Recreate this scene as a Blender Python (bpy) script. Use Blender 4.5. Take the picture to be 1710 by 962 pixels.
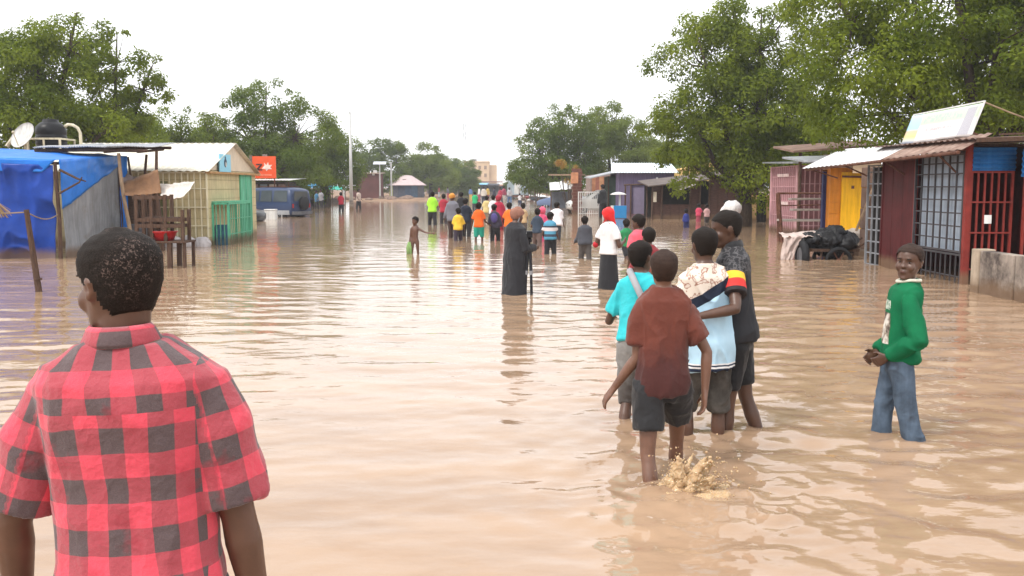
import bpy, bmesh, math, random
import numpy as np
from mathutils import Vector, Matrix

for o in list(bpy.data.objects):
    bpy.data.objects.remove(o)
scene = bpy.context.scene
COL = scene.collection
random.seed(7)
RNG = np.random.default_rng(7)
R = math.radians

# ------------------------------------------------------------------ camera
CAM_H = 1.6            # metres above the flood water (water level is z = 0)
FPX = 1600.0           # focal length in pixels of the 1710 px wide photograph
TILT = math.atan(169 / FPX)
cam_data = bpy.data.cameras.new('camera')
cam_data.sensor_width = 36.0
cam_data.lens = 36.0 * FPX / 1710.0
cam_data.clip_start = 0.05
cam_data.clip_end = 3000
cam = bpy.data.objects.new('camera', cam_data)
COL.objects.link(cam)
cam.location = (0, 0, CAM_H)
cam.rotation_euler = (math.pi / 2 - TILT, 0, 0)
scene.camera = cam

# ------------------------------------------------------------------ sky, sun, exposure
SUN_EL, SUN_AZ = R(52), R(232)          # soft high sun behind thin cloud
world = bpy.data.worlds.new('World')
scene.world = world
world.use_nodes = True
wn, wl = world.node_tree.nodes, world.node_tree.links
wn.clear()
w_out = wn.new('ShaderNodeOutputWorld')
w_bg = wn.new('ShaderNodeBackground')
w_sky = wn.new('ShaderNodeTexSky')
w_sky.sky_type = 'NISHITA'
w_sky.sun_disc = False
w_sky.sun_elevation = SUN_EL
w_sky.sun_rotation = SUN_AZ
w_sky.dust_density = 4.0
w_mix = wn.new('ShaderNodeMix'); w_mix.data_type = 'RGBA'
w_cl = wn.new('ShaderNodeTexNoise'); w_cl.inputs['Scale'].default_value = 1.6; w_cl.inputs['Detail'].default_value = 4
w_map = wn.new('ShaderNodeMapping'); w_map.inputs['Scale'].default_value = (1, 1, 2.5)
w_tc = wn.new('ShaderNodeTexCoord')
w_cr = wn.new('ShaderNodeValToRGB')
w_cr.color_ramp.elements[0].position = 0.3; w_cr.color_ramp.elements[0].color = (9.4, 9.5, 9.7, 1)
w_cr.color_ramp.elements[1].position = 0.7; w_cr.color_ramp.elements[1].color = (10.6, 10.6, 10.6, 1)
wl.new(w_tc.outputs['Generated'], w_map.inputs['Vector'])
wl.new(w_map.outputs['Vector'], w_cl.inputs['Vector'])
wl.new(w_cl.outputs['Fac'], w_cr.inputs['Fac'])
w_mix.inputs['Factor'].default_value = 0.9           # closed white cloud over the blue
wl.new(w_sky.outputs['Color'], w_mix.inputs[6])
wl.new(w_cr.outputs['Color'], w_mix.inputs[7])
wl.new(w_mix.outputs[2], w_bg.inputs['Color'])
w_bg.inputs['Strength'].default_value = 0.1
wl.new(w_bg.outputs['Background'], w_out.inputs['Surface'])

sun_d = bpy.data.lights.new('sun', 'SUN')
sun_d.energy = 1.45
sun_d.angle = R(18)
sun_d.color = (1.0, 0.96, 0.9)
sun = bpy.data.objects.new('sun', sun_d)
COL.objects.link(sun)
_sd = Vector((math.sin(SUN_AZ) * math.cos(SUN_EL), math.cos(SUN_AZ) * math.cos(SUN_EL), math.sin(SUN_EL)))
sun.rotation_euler = _sd.to_track_quat('Z', 'Y').to_euler()
sun.location = (0, 0, 40)

vs = scene.view_settings
vs.view_transform = 'Standard'
vs.look = 'None'
vs.gamma = 1.0
vs.use_curve_mapping = False
vs.exposure = 0.90

# ------------------------------------------------------------------ helpers
GZ = -0.3                                # street bed below the water

def at(px, py, Y):
    """world X, Z of a photograph pixel at distance Y"""
    u, v = (px - 855) / FPX, (481 - py) / FPX
    k = Y / (math.cos(TILT) + v * math.sin(TILT))
    return u * k, CAM_H + k * (-math.sin(TILT) + v * math.cos(TILT))

def onwater(px, py):
    u, v = (px - 855) / FPX, (481 - py) / FPX
    dz = -math.sin(TILT) + v * math.cos(TILT)
    k = -CAM_H / dz
    return u * k, k * (math.cos(TILT) + v * math.sin(TILT))

def ground_z(x, y):
    x = np.asarray(x, float); y = np.asarray(y, float)
    def ss(a, b, t):
        t = np.clip((t - a) / (b - a), 0, 1); return t * t * (3 - 2 * t)
    left = ss(100, 112, y) * ss(-7.5, -10.5, x)
    right = ss(66, 90, y) * ss(4.6, 7.5, x)
    end = ss(205, 225, y)
    side = ss(26, 34, np.abs(x))
    r = np.maximum.reduce([left * .48, right * .5, end * .5, side * .6])
    return GZ + r

def tag(o, label=None, cat=None, group=None, kind=None):
    if label: o['label'] = label
    if cat: o['category'] = cat
    if group: o['group'] = group
    if kind: o['kind'] = kind
    return o

def link(name, me, mat=None, parent=None):
    o = bpy.data.objects.new(name, me)
    COL.objects.link(o)
    if mat is not None and me is not None and len(me.materials) == 0:
        me.materials.append(mat)
    if parent is not None:
        o.parent = parent
    return o

def empty(name, loc, rz=0.0):
    o = bpy.data.objects.new(name, None)
    o.empty_display_size = 0.1
    COL.objects.link(o)
    o.location = loc
    o.rotation_euler = (0, 0, rz)
    return o

def thing(name, label, cat, loc=(0, 0, 0), rz=0.0, group=None):
    return tag(empty(name, loc, rz), label, cat, group)

def copy_tree(o, parent=None):
    c = o.copy(); COL.objects.link(c)
    if parent is not None:
        c.parent = parent
    for ch in list(o.children):
        copy_tree(ch, c)
    return c

def pmesh(name, V, F, smooth=False):
    me = bpy.data.meshes.new(name)
    me.from_pydata([tuple(v) for v in V], [], F)
    me.update()
    if smooth:
        me.polygons.foreach_set('use_smooth', [True] * len(me.polygons))
    return me

class MB:
    """collects simple closed pieces into one mesh"""
    def __init__(s): s.V = []; s.F = []
    def add(s, V, F):
        n = len(s.V); s.V += [tuple(v) for v in V]; s.F += [tuple(i + n for i in f) for f in F]; return s
    def box(s, x0, x1, y0, y1, z0, z1):
        V = [(x, y, z) for x in (x0, x1) for y in (y0, y1) for z in (z0, z1)]
        return s.add(V, [(0, 1, 3, 2), (4, 6, 7, 5), (0, 4, 5, 1), (2, 3, 7, 6), (0, 2, 6, 4), (1, 5, 7, 3)])
    def bar(s, p, q, w, h=None, roll=0.0):
        p, q = Vector(p), Vector(q); d = (q - p).normalized(); h = h or w
        up = Vector((0, 0, 1)) if abs(d.z) < .95 else Vector((0, 1, 0))
        a = d.cross(up).normalized(); b = a.cross(d)
        V = [e + a * sx * w / 2 + b * sz * h / 2 for e in (p, q) for sx, sz in ((-1, -1), (1, -1), (1, 1), (-1, 1))]
        return s.add(V, [(3, 2, 1, 0), (4, 5, 6, 7), (0, 1, 5, 4), (1, 2, 6, 5), (2, 3, 7, 6), (3, 0, 4, 7)])
    def tube(s, pts, r, n=8, cap=True):
        V, F = tube_vf(pts, r, n, cap); return s.add(V, F)
    def prism(s, poly, h):
        """poly: list of 3d points (planar), extruded along vector h"""
        n = len(poly); h = Vector(h)
        V = [Vector(p) for p in poly] + [Vector(p) + h for p in poly]
        F = [tuple(range(n - 1, -1, -1)), tuple(range(n, 2 * n))] + [(i, (i + 1) % n, n + (i + 1) % n, n + i) for i in range(n)]
        return s.add(V, F)
    def ell(s, c, r, n=14, m=9):
        V, F = ell_vf(c, np.diag(r), n, m); return s.add(V, F)
    def lathe(s, prof, c=(0, 0, 0), n=20):
        V = []; F = []
        for r, z in prof:
            for i in range(n):
                a = 2 * math.pi * i / n; V.append((c[0] + r * math.cos(a), c[1] + r * math.sin(a), c[2] + z))
        for j in range(len(prof) - 1):
            for i in range(n):
                F.append((j * n + i, j * n + (i + 1) % n, (j + 1) * n + (i + 1) % n, (j + 1) * n + i))
        F.append(tuple(range(n - 1, -1, -1))); F.append(tuple((len(prof) - 1) * n + i for i in range(n)))
        return s.add(V, F)
    def build(s, name, mat, parent=None, smooth=False, bevel=0.0):
        me = pmesh(name, s.V, s.F, smooth)
        if bevel:
            bm = bmesh.new(); bm.from_mesh(me)
            bmesh.ops.bevel(bm, geom=list(bm.edges), offset=bevel, segments=2, profile=.6, affect='EDGES', clamp_overlap=True)
            bm.to_mesh(me); bm.free()
        return link(name, me, mat, parent)

def ring_frames(P):
    P = np.asarray(P, float)
    T = np.gradient(P, axis=0)
    T /= np.linalg.norm(T, axis=1)[:, None] + 1e-9
    ref = np.array([0, 1., 0]) if abs(T[0][1]) < .9 else np.array([1., 0, 0])
    A = []
    for t in T:
        a = ref - t * ref.dot(t); a /= np.linalg.norm(a) + 1e-9
        A.append(a); ref = a
    A = np.array(A); B = np.cross(T, A)
    return A, B

def tube_vf(pts, r, n=8, cap=True):
    P = np.asarray(pts, float); m = len(P)
    r = np.broadcast_to(np.asarray(r, float), (m,))
    A, B = ring_frames(P)
    th = np.linspace(0, 2 * np.pi, n, endpoint=False)
    V = P[:, None, :] + r[:, None, None] * (np.cos(th)[None, :, None] * A[:, None, :] + np.sin(th)[None, :, None] * B[:, None, :])
    V = V.reshape(-1, 3).tolist()
    F = [(j * n + i, j * n + (i + 1) % n, (j + 1) * n + (i + 1) % n, (j + 1) * n + i) for j in range(m - 1) for i in range(n)]
    if cap:
        F += [tuple(range(n - 1, -1, -1)), tuple((m - 1) * n + i for i in range(n))]
    return V, F

def loft_vf(rings):
    """rings: list of (n,3) arrays, closed with caps"""
    n = len(rings[0]); m = len(rings)
    V = np.concatenate(rings).tolist()
    F = [(j * n + i, j * n + (i + 1) % n, (j + 1) * n + (i + 1) % n, (j + 1) * n + i) for j in range(m - 1) for i in range(n)]
    F += [tuple(range(n - 1, -1, -1)), tuple((m - 1) * n + i for i in range(n))]
    return V, F

def ell_vf(c, A, n=12, m=8):
    """ellipsoid: unit sphere times rows of A plus centre"""
    c = np.asarray(c, float); A = np.asarray(A, float)
    V = [(0, 0, -1)]
    for j in range(1, m):
        p = -np.pi / 2 + np.pi * j / m
        for i in range(n):
            a = 2 * np.pi * i / n; V.append((math.cos(p) * math.cos(a), math.cos(p) * math.sin(a), math.sin(p)))
    V.append((0, 0, 1))
    F = [(0, 1 + (i + 1) % n, 1 + i) for i in range(n)]
    for j in range(m - 2):
        for i in range(n):
            F.append((1 + j * n + i, 1 + j * n + (i + 1) % n, 1 + (j + 1) * n + (i + 1) % n, 1 + (j + 1) * n + i))
    L = len(V) - 1; b = 1 + (m - 2) * n
    F += [(b + i, b + (i + 1) % n, L) for i in range(n)]
    return (np.array(V) @ A + c).tolist(), F

# smooth value noise, vectorised
_perm = np.random.default_rng(3).random((32, 32, 32))
def vnoise(P):
    P = np.asarray(P, float); i = np.floor(P).astype(int); f = P - i; f = f * f * (3 - 2 * f)
    r = 0
    for dx in (0, 1):
        for dy in (0, 1):
            for dz in (0, 1):
                w = (f[:, 0] if dx else 1 - f[:, 0]) * (f[:, 1] if dy else 1 - f[:, 1]) * (f[:, 2] if dz else 1 - f[:, 2])
                r = r + w * _perm[(i[:, 0] + dx) % 32, (i[:, 1] + dy) % 32, (i[:, 2] + dz) % 32]
    return r * 2 - 1

# ------------------------------------------------------------------ materials
MATS = {}
def nodes_of(m):
    m.use_nodes = True
    nt = m.node_tree
    return nt, nt.nodes, nt.links, nt.nodes['Principled BSDF']

def math_node(N, L, op, a, b=None, c=None):
    n = N.new('ShaderNodeMath'); n.operation = op
    for k, v in enumerate((a, b, c)):
        if v is None: continue
        if isinstance(v, (int, float)): n.inputs[k].default_value = v
        else: L.new(v, n.inputs[k])
    return n.outputs[0]

def mixc(N, L, fac, a, b, blend='MIX'):
    n = N.new('ShaderNodeMix'); n.data_type = 'RGBA'; n.blend_type = blend
    for k, v in ((0, fac), (6, a), (7, b)):
        if isinstance(v, (int, float)): n.inputs[k].default_value = v
        elif isinstance(v, tuple): n.inputs[k].default_value = (*v[:3], 1)
        else: L.new(v, n.inputs[k])
    return n.outputs[2]

def noise_node(N, L, scale, detail=4, vec=None, rough=.6):
    n = N.new('ShaderNodeTexNoise'); n.inputs['Scale'].default_value = scale; n.inputs['Detail'].default_value = detail
    n.inputs['Roughness'].default_value = rough
    if vec is not None: L.new(vec, n.inputs['Vector'])
    return n.outputs['Fac']

def ramp(N, L, fac, stops, interp='LINEAR'):
    n = N.new('ShaderNodeValToRGB'); e = n.color_ramp.elements; n.color_ramp.interpolation = interp
    while len(e) < len(stops): e.new(0.5)
    for k, (p, c) in enumerate(stops):
        e[k].position = p; e[k].color = (*c[:3], 1) if isinstance(c, tuple) else (c, c, c, 1)
    L.new(fac, n.inputs['Fac'])
    return n.outputs['Color']

def bump(N, L, B, h, strength=.3, dist=.01):
    n = N.new('ShaderNodeBump'); n.inputs['Strength'].default_value = strength; n.inputs['Distance'].default_value = dist
    L.new(h, n.inputs['Height']); L.new(n.outputs['Normal'], B.inputs['Normal'])

def mat(name, col, rough=.8, var=.25, scale=4.0, metal=0.0, dirt=None, dirt_amt=.55, bmp=.25, bscale=60, spec=.3, stretch=(1, 1, 1)):
    """plain weathered surface: colour varied by two noises, optional dirt colour in blotches"""
    if name in MATS: return MATS[name]
    m = bpy.data.materials.new(name); MATS[name] = m
    nt, N, L, B = nodes_of(m)
    tc = N.new('ShaderNodeTexCoord'); mp = N.new('ShaderNodeMapping'); mp.inputs['Scale'].default_value = stretch
    L.new(tc.outputs['Object'], mp.inputs['Vector']); v = mp.outputs['Vector']
    n1 = noise_node(N, L, scale, 5, v)
    lo = tuple(c * (1 - var) for c in col); hi = tuple(min(1, c * (1 + var)) for c in col)
    c = ramp(N, L, n1, [(.3, lo), (.7, hi)])
    if dirt:
        n2 = noise_node(N, L, scale * .6 + .7, 8, v, .7)
        f = ramp(N, L, n2, [(1 - dirt_amt - .06, 0.0), (1 - dirt_amt + .16, 1.0)])
        c = mixc(N, L, f, c, dirt)
        m3 = N.new('ShaderNodeMapping'); m3.inputs['Scale'].default_value = (5, 5, .45); L.new(tc.outputs['Object'], m3.inputs['Vector'])
        c = mixc(N, L, .55, c, ramp(N, L, noise_node(N, L, 2.2, 6, m3.outputs['Vector'], .7), [(.32, .42), (.6, 1.0)]), 'MULTIPLY')   # rain streaks
    L.new(c, B.inputs['Base Color'])
    B.inputs['Roughness'].default_value = rough
    B.inputs['Metallic'].default_value = metal
    B.inputs['Specular IOR Level'].default_value = spec * .6
    if bmp:
        bump(N, L, B, noise_node(N, L, bscale, 4, v), bmp, .01)
    return m

def waterline(m, top=.16, col=(.16, .10, .06)):
    """soaked and mud-splashed band just above the flood, ragged at its top"""
    nt, N, L, B = nodes_of(m)
    src = B.inputs['Base Color'].links[0].from_socket
    g = N.new('ShaderNodeNewGeometry'); sp = N.new('ShaderNodeSeparateXYZ'); L.new(g.outputs['Position'], sp.inputs[0])
    z = math_node(N, L, 'SUBTRACT', sp.outputs[2], math_node(N, L, 'MULTIPLY', noise_node(N, L, 2.5, 6, g.outputs['Position'], .7), .34))
    r = N.new('ShaderNodeMapRange'); r.inputs['From Min'].default_value = top - .06; r.inputs['From Max'].default_value = top - .22
    L.new(z, r.inputs['Value'])
    L.new(mixc(N, L, math_node(N, L, 'MULTIPLY', r.outputs['Result'], .85), src, col), B.inputs['Base Color'])
    return m
MUD = (.20, .115, .06)
m_wood = mat('weathered wood', (.085, .05, .035), .85, .45, 6, stretch=(6, 6, 1), bmp=.4)
m_palewood = mat('pale wood', (.33, .23, .15), .85, .35, 6, stretch=(6, 6, 1))
m_rust = mat('rusty steel', (.13, .06, .04), .75, .5, 8, metal=.2)
m_zinc = mat('zinc sheet', (.42, .43, .46), .42, .2, 3, metal=.55, dirt=(.16, .10, .07), dirt_amt=.32)
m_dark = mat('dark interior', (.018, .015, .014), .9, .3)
m_concrete = mat('raw concrete', (.30, .25, .21), .9, .3, 3, dirt=(.07, .055, .05), dirt_amt=.5)
m_white = mat('white paint', (.72, .72, .70), .55, .06, 5, dirt=(.45, .38, .30), dirt_amt=.25)
m_rubber = mat('tyre rubber', (.02, .02, .022), .7, .2)
m_glass = mat('window glass', (.06, .075, .085), .06, .1, bmp=0, spec=.8)
m_rope = mat('rope', (.25, .18, .11), .9, .3)
m_blackp = mat('black plastic', (.012, .012, .014), .35, .3, bmp=.1)
# ------------------------------------------------------------------ ground, water, far air
def build_ground():
    xs = np.concatenate([np.linspace(-900, -60, 14), np.linspace(-55, 55, 111), np.linspace(60, 900, 14)])
    ys = np.concatenate([np.linspace(-60, 60, 13), np.linspace(63, 240, 119), np.linspace(250, 1600, 24)])
    X, Y = np.meshgrid(xs, ys)
    Z = ground_z(X, Y)
    P = np.stack([X.ravel() * .5, Y.ravel() * .5, np.zeros(X.size)], 1)
    Z = Z + np.where(Z > -.2, .07 * vnoise(P * .9).reshape(Z.shape), 0)
    n = len(xs)
    V = np.stack([X.ravel(), Y.ravel(), Z.ravel()], 1)
    F = [(j * n + i, j * n + i + 1, (j + 1) * n + i + 1, (j + 1) * n + i) for j in range(len(ys) - 1) for i in range(n - 1)]
    m = mat('muddy earth', (.30, .19, .12), .95, .35, .7, dirt=(.12, .085, .06), dirt_amt=.45, bmp=.6, bscale=6)
    o = link('ground', pmesh('ground', V, F, True), m)
    tag(o, 'brown muddy earth under and beyond the flood', 'ground', kind='structure')
build_ground()

# feet that stir the water: (x, y, strength)
STIR = [(*onwater(a, b), c) for a, b, c in ((1112, 815, 1.0), (1135, 748, .6), (1183, 735, .5), (1203, 725, .5), (1240, 718, .5), (1475, 733, .55), (1518, 735, .55), (1062, 690, .4), (860, 491, .6), (1016, 482, .6), (977, 432, .5), (919, 424, .5), (693, 424, .5))]

def wave_height(X, Y):
    rng = np.random.default_rng(21)
    H = np.zeros_like(X)
    # broken wind ripples; crests run mostly across the street
    for k in range(60):
        lam = .15 * (6.5 ** (k / 59.0)); lam *= rng.uniform(.85, 1.15)
        ang = rng.normal(R(80), R(34)); kx, ky = math.cos(ang) * 2 * np.pi / lam, math.sin(ang) * 2 * np.pi / lam
        ph = rng.uniform(0, 2 * np.pi)
        wob = .9 * np.sin(X * rng.uniform(.3, 1.1) + Y * rng.uniform(.2, .9) + rng.uniform(0, 6))
        amp = .00205 * lam ** .92
        env = .45 + .55 * np.sin(X * rng.uniform(.15, .6) + Y * rng.uniform(.15, .6) + rng.uniform(0, 6))
        H += amp * env * np.sin(kx * X + ky * Y + ph + wob)
    # livelier on the right where people wade, calmer in the middle
    side = .75 + .65 / (1 + np.exp(-(X - .4) * 2.2)) + .5 / (1 + np.exp((X + .22 * Y + 1.2) * 2))
    H *= side
    for (x, y, s) in STIR:
        r = np.hypot(X - x, (Y - y)) + 1e-3
        H += s * .014 * np.sin(r * 21 + 1.2 * np.sin(3 * np.arctan2(Y - y, X - x))) * np.exp(-r * 2.1) * (r > .04)
    # wake folds thrown up around the boy's step
    P = np.stack([X.ravel() * 7, Y.ravel() * 7, np.zeros(X.size)], 1)
    near = np.exp(-(((X - 1.05) / .75) ** 2 + ((Y - 4.75) / .7) ** 2)).ravel()
    idx = near > .02
    add = np.zeros(X.size)
    add[idx] = near[idx] * .020 * (1 - np.abs(vnoise(P[idx]))) ** 2 + near[idx] * .008 * vnoise(P[idx] * 2.7)
    return H + add.reshape(X.shape)

def build_water():
    ys = [-3.0, 0.5, 1.2]
    y = 1.5; d = .018
    while y < 30:
        ys.append(y); d = .018 + .0048 * max(0, y - 3); y += d
    while y < 330:
        ys.append(y); d *= 1.10; y += d
    ys = np.array(ys)
    u = np.linspace(-1, 1, 325); u = np.sign(u) * (np.abs(u) * .72 + .28 * np.abs(u) ** 6)
    half = np.clip(1.8 + ys * .62, 2.8, 24)
    # columns are straight fans only as tessellation; the outer strips reach the banks
    X = u[None, :] * half[:, None]
    X = np.concatenate([np.full((len(ys), 1), -60.0), X, np.full((len(ys), 1), 60.0)], 1)
    Y = np.repeat(ys[:, None], X.shape[1], 1)
    H = wave_height(X, Y)
    fade = np.clip((42 - Y) / 18, 0, 1) * (np.abs(X) < 25) * np.clip(Y, 0, 1)
    Z = H * fade
    V = np.stack([X.ravel(), Y.ravel(), Z.ravel()], 1)
    n = X.shape[1]; rows = len(ys)
    idx = np.arange(rows * n).reshape(rows, n)
    F = np.stack([idx[:-1, :-1], idx[:-1, 1:], idx[1:, 1:], idx[1:, :-1]], -1).reshape(-1, 4)
    me = bpy.data.meshes.new('water')
    me.vertices.add(len(V)); me.vertices.foreach_set('co', V.ravel())
    me.loops.add(F.size); me.loops.foreach_set('vertex_index', F.ravel().astype(np.int32))
    me.polygons.add(len(F)); me.polygons.foreach_set('loop_start', np.arange(0, F.size, 4, dtype=np.int32))
    me.update(calc_edges=True)
    me.polygons.foreach_set('use_smooth', [True] * len(F))
    return tag(link('water', me, water_material()), 'muddy brown flood water filling the whole street', 'water', kind='structure')

def water_material():
    m = bpy.data.materials.new('flood water'); MATS['flood water'] = m
    nt, N, L, B = nodes_of(m)
    tc = N.new('ShaderNodeTexCoord'); v = tc.outputs['Object']
    c = ramp(N, L, noise_node(N, L, .35, 6, v), [(.3, (.308, .203, .132)), (.7, (.368, .247, .163))])
    c = mixc(N, L, math_node(N, L, 'MULTIPLY', noise_node(N, L, 2.6, 6, v), .30), c, (.42, .285, .175))
    ms = N.new('ShaderNodeMapping'); ms.inputs['Scale'].default_value = (.5, 1.6, 1); L.new(v, ms.inputs['Vector'])
    silt = ramp(N, L, noise_node(N, L, 1.1, 8, ms.outputs['Vector'], .68), [(.40, (.74, .70, .66)), (.56, (1.0, 1.0, 1.0))])      # drifting bands of darker silt
    c = mixc(N, L, .6, c, silt, 'MULTIPLY')
    L.new(c, B.inputs['Base Color'])
    B.inputs['Roughness'].default_value = .045
    B.inputs['IOR'].default_value = 1.333
    B.inputs['Specular IOR Level'].default_value = .5
    mp = N.new('ShaderNodeMapping'); mp.inputs['Scale'].default_value = (.6, 1.0, 1)
    L.new(v, mp.inputs['Vector'])
    h1 = noise_node(N, L, 5.5, 3, mp.outputs['Vector'], .5)
    h2 = noise_node(N, L, 1.6, 2, mp.outputs['Vector'], .5)
    hs = math_node(N, L, 'ADD', math_node(N, L, 'MULTIPLY', h1, .35), h2)
    h3 = noise_node(N, L, 17, 2, mp.outputs['Vector'], .5)
    hs = math_node(N, L, 'ADD', hs, math_node(N, L, 'MULTIPLY', h3, .16))
    bump(N, L, B, hs, .5, .022)
    return m
build_water()
# ------------------------------------------------------------------ people: one skinned-over body each, clothes as children
def rotm(rx=0, ry=0, rz=0):
    return np.array(Matrix.Rotation(rz, 3, 'Z') @ Matrix.Rotation(ry, 3, 'Y') @ Matrix.Rotation(rx, 3, 'X'))

def unit(v):
    v = np.asarray(v, float); return v / (np.linalg.norm(v) + 1e-9)

_tmp_ob = None
def fuse(vfs, voxel, smooth=4, fac=.5):
    """union of closed pieces -> one continuous surface"""
    mb = MB()
    for V, F in vfs: mb.add(V, F)
    me = pmesh('tmp', mb.V, mb.F)
    ob = bpy.data.objects.new('tmp', me); COL.objects.link(ob)
    md = ob.modifiers.new('r', 'REMESH'); md.mode = 'VOXEL'; md.voxel_size = voxel; md.adaptivity = 0
    if smooth:
        s = ob.modifiers.new('s', 'SMOOTH'); s.factor = fac; s.iterations = smooth
    dg = bpy.context.evaluated_depsgraph_get()
    out = bpy.data.meshes.new_from_object(ob.evaluated_get(dg))
    bpy.data.objects.remove(ob); bpy.data.meshes.remove(me)
    out.polygons.foreach_set('use_smooth', [True] * len(out.polygons))
    return out

def mverts(me):
    a = np.empty(len(me.vertices) * 3); me.vertices.foreach_get('co', a); return a.reshape(-1, 3)
def mnormals(me):
    a = np.empty(len(me.vertices) * 3); me.vertices.foreach_get('normal', a); return a.reshape(-1, 3)
def setverts(me, V):
    me.vertices.foreach_set('co', np.ascontiguousarray(V).ravel()); me.update()

def wrinkle(me, amp, freq=9.0, seed=0, vert=.45):
    V = mverts(me); Nn = mnormals(me)
    q = V * np.array([freq, freq, freq * vert]) + seed * 3.7
    warp = np.stack([vnoise(q * .6 + 5), vnoise(q * .6 + 11), vnoise(q * .6 + 17)], 1)
    n = 1.3 * (1 - np.abs(vnoise(q + warp * .9))) ** 3 - .35 + .7 * vnoise(q * .45 + 3) + .35 * (1 - np.abs(vnoise(q * 1.9 + warp))) ** 3
    setverts(me, V + Nn * (amp * n)[:, None])

def limb(p, q, prof, n=14, ease=0.0):
    """tube from p to q with (t, r) stations"""
    p, q = np.asarray(p, float), np.asarray(q, float)
    pts = [p + (q - p) * t for t, r in prof]
    return tube_vf(pts, [r + ease for t, r in prof], n)

HEAD = [(-.02, .26, .04, .07), (.02, .345, .0, .145), (.07, .385, -.06, .195), (.15, .385, -.16, .235), (.25, .375, -.30, .265), (.38, .37, -.385, .295),
        (.50, .362, -.435, .318), (.60, .385, -.458, .328), (.72, .378, -.462, .33), (.82, .335, -.425, .308), (.90, .255, -.345, .255),
        (.96, .155, -.235, .17), (.995, .04, -.10, .06)]

def head_ring(f, b, w, z, hh, n, grow=0.0):
    th = np.linspace(0, 2 * np.pi, n, endpoint=False)
    cy, ry = (f + b) / 2 * hh, (f - b) / 2 * hh + grow
    return np.stack([(w * hh + grow) * np.sin(th), cy + ry * np.cos(th), np.full(n, z * hh)], 1)

def head_interp(t):
    H = np.array(HEAD); return [np.interp(t, H[:, 0], H[:, k]) for k in (1, 2, 3)]

def head_shell(hh, grow, keep, nr=34, n=44, lo=-.02, rough=0.0, thick=.004, seed=0):
    """cap of hair or cloth following the skull; keep(t, angle) says where it covers (angle 0 = face)"""
    H = np.array(HEAD); ts = np.linspace(lo, .995, nr)
    V = []; 
    for t in ts:
        f, b, w = head_interp(t)
        V.append(head_ring(f, b, w, t, hh, n, grow))
    V.append(np.array([[0, (H[-1, 1] + H[-1, 2]) / 2 * hh, 1.0 * hh + grow]]))
    Vv = np.concatenate(V); top = len(Vv) - 1
    Vv[-1 - n:-1, 2] += grow * .8
    if rough:
        nn = vnoise(Vv / hh * 16 + seed); c = np.array([0, -.03 * hh, .6 * hh]); d = Vv - c; d /= np.linalg.norm(d, axis=1)[:, None]
        Vv = Vv + d * (rough * nn)[:, None]
    F = []
    for j in range(nr - 1):
        for i in range(n):
            a = 2 * math.pi * (i + .5) / n
            if a > math.pi: a -= 2 * math.pi
            if keep((ts[j] + ts[j + 1]) / 2, a):
                F.append((j * n + i, (j + 1) * n + i, (j + 1) * n + (i + 1) % n, j * n + (i + 1) % n))
    F += [((nr - 1) * n + i, top, (nr - 1) * n + (i + 1) % n) for i in range(n)]
    return Vv, F

def hairline(t, a):
    a = abs(a)
    line = np.interp(a, [0, .55, .95, 1.25, 1.5, 1.75, 2.0, 2.4, 3.2], [.80, .80, .72, .60, .48, .52, .30, .17, .15])
    return t > line

SKIN = {}
def skin_mat(tone):
    key = 'skin %.2f' % tone
    if key in MATS: return MATS[key]
    m = bpy.data.materials.new(key); MATS[key] = m
    nt, N, L, B = nodes_of(m)
    tc = N.new('ShaderNodeTexCoord'); v = tc.outputs['Object']
    base = np.array((.100, .048, .030)) * tone
    c = ramp(N, L, noise_node(N, L, 9, 5, v), [(.3, tuple(base * .78)), (.7, tuple(base * 1.22))])
    L.new(c, B.inputs['Base Color'])
    B.inputs['Roughness'].default_value = .40
    B.inputs['Specular IOR Level'].default_value = .5
    B.inputs['Subsurface Weight'].default_value = .08
    B.inputs['Subsurface Radius'].default_value = (.02, .008, .005)
    bump(N, L, B, noise_node(N, L, 160, 3, v), .12, .002)
    return m

def hair_mat(wet=0.0):
    key = 'hair %.1f' % wet
    if key in MATS: return MATS[key]
    m = bpy.data.materials.new(key); MATS[key] = m
    nt, N, L, B = nodes_of(m)
    tc = N.new('ShaderNodeTexCoord'); v = tc.outputs['Object']
    fine = noise_node(N, L, 260, 4, v)
    c = ramp(N, L, fine, [(.35, (.008, .006, .005)), (.7, (.024, .018, .015))])
    if wet:
        w = N.new('ShaderNodeTexNoise'); w.inputs['Scale'].default_value = 150; w.inputs['Detail'].default_value = 3; w.inputs['Distortion'].default_value = 1.2
        L.new(v, w.inputs['Vector'])
        f = ramp(N, L, w.outputs['Fac'], [(.57, 0.0), (.62, 1.0)])
        patch = ramp(N, L, noise_node(N, L, 7, 2, v), [(.45, 0.0), (.62, 1.0)])
        f = math_node(N, L, 'MULTIPLY', math_node(N, L, 'MULTIPLY', f, patch), wet)
        c = mixc(N, L, math_node(N, L, 'MULTIPLY', f, .75), c, (.15, .105, .09))  # pale flecks paint the glints of wet hair into the colour
    L.new(c, B.inputs['Base Color'])
    B.inputs['Roughness'].default_value = .7
    B.inputs['Specular IOR Level'].default_value = .12
    bump(N, L, B, fine, .45, .005)
    return m

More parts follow.
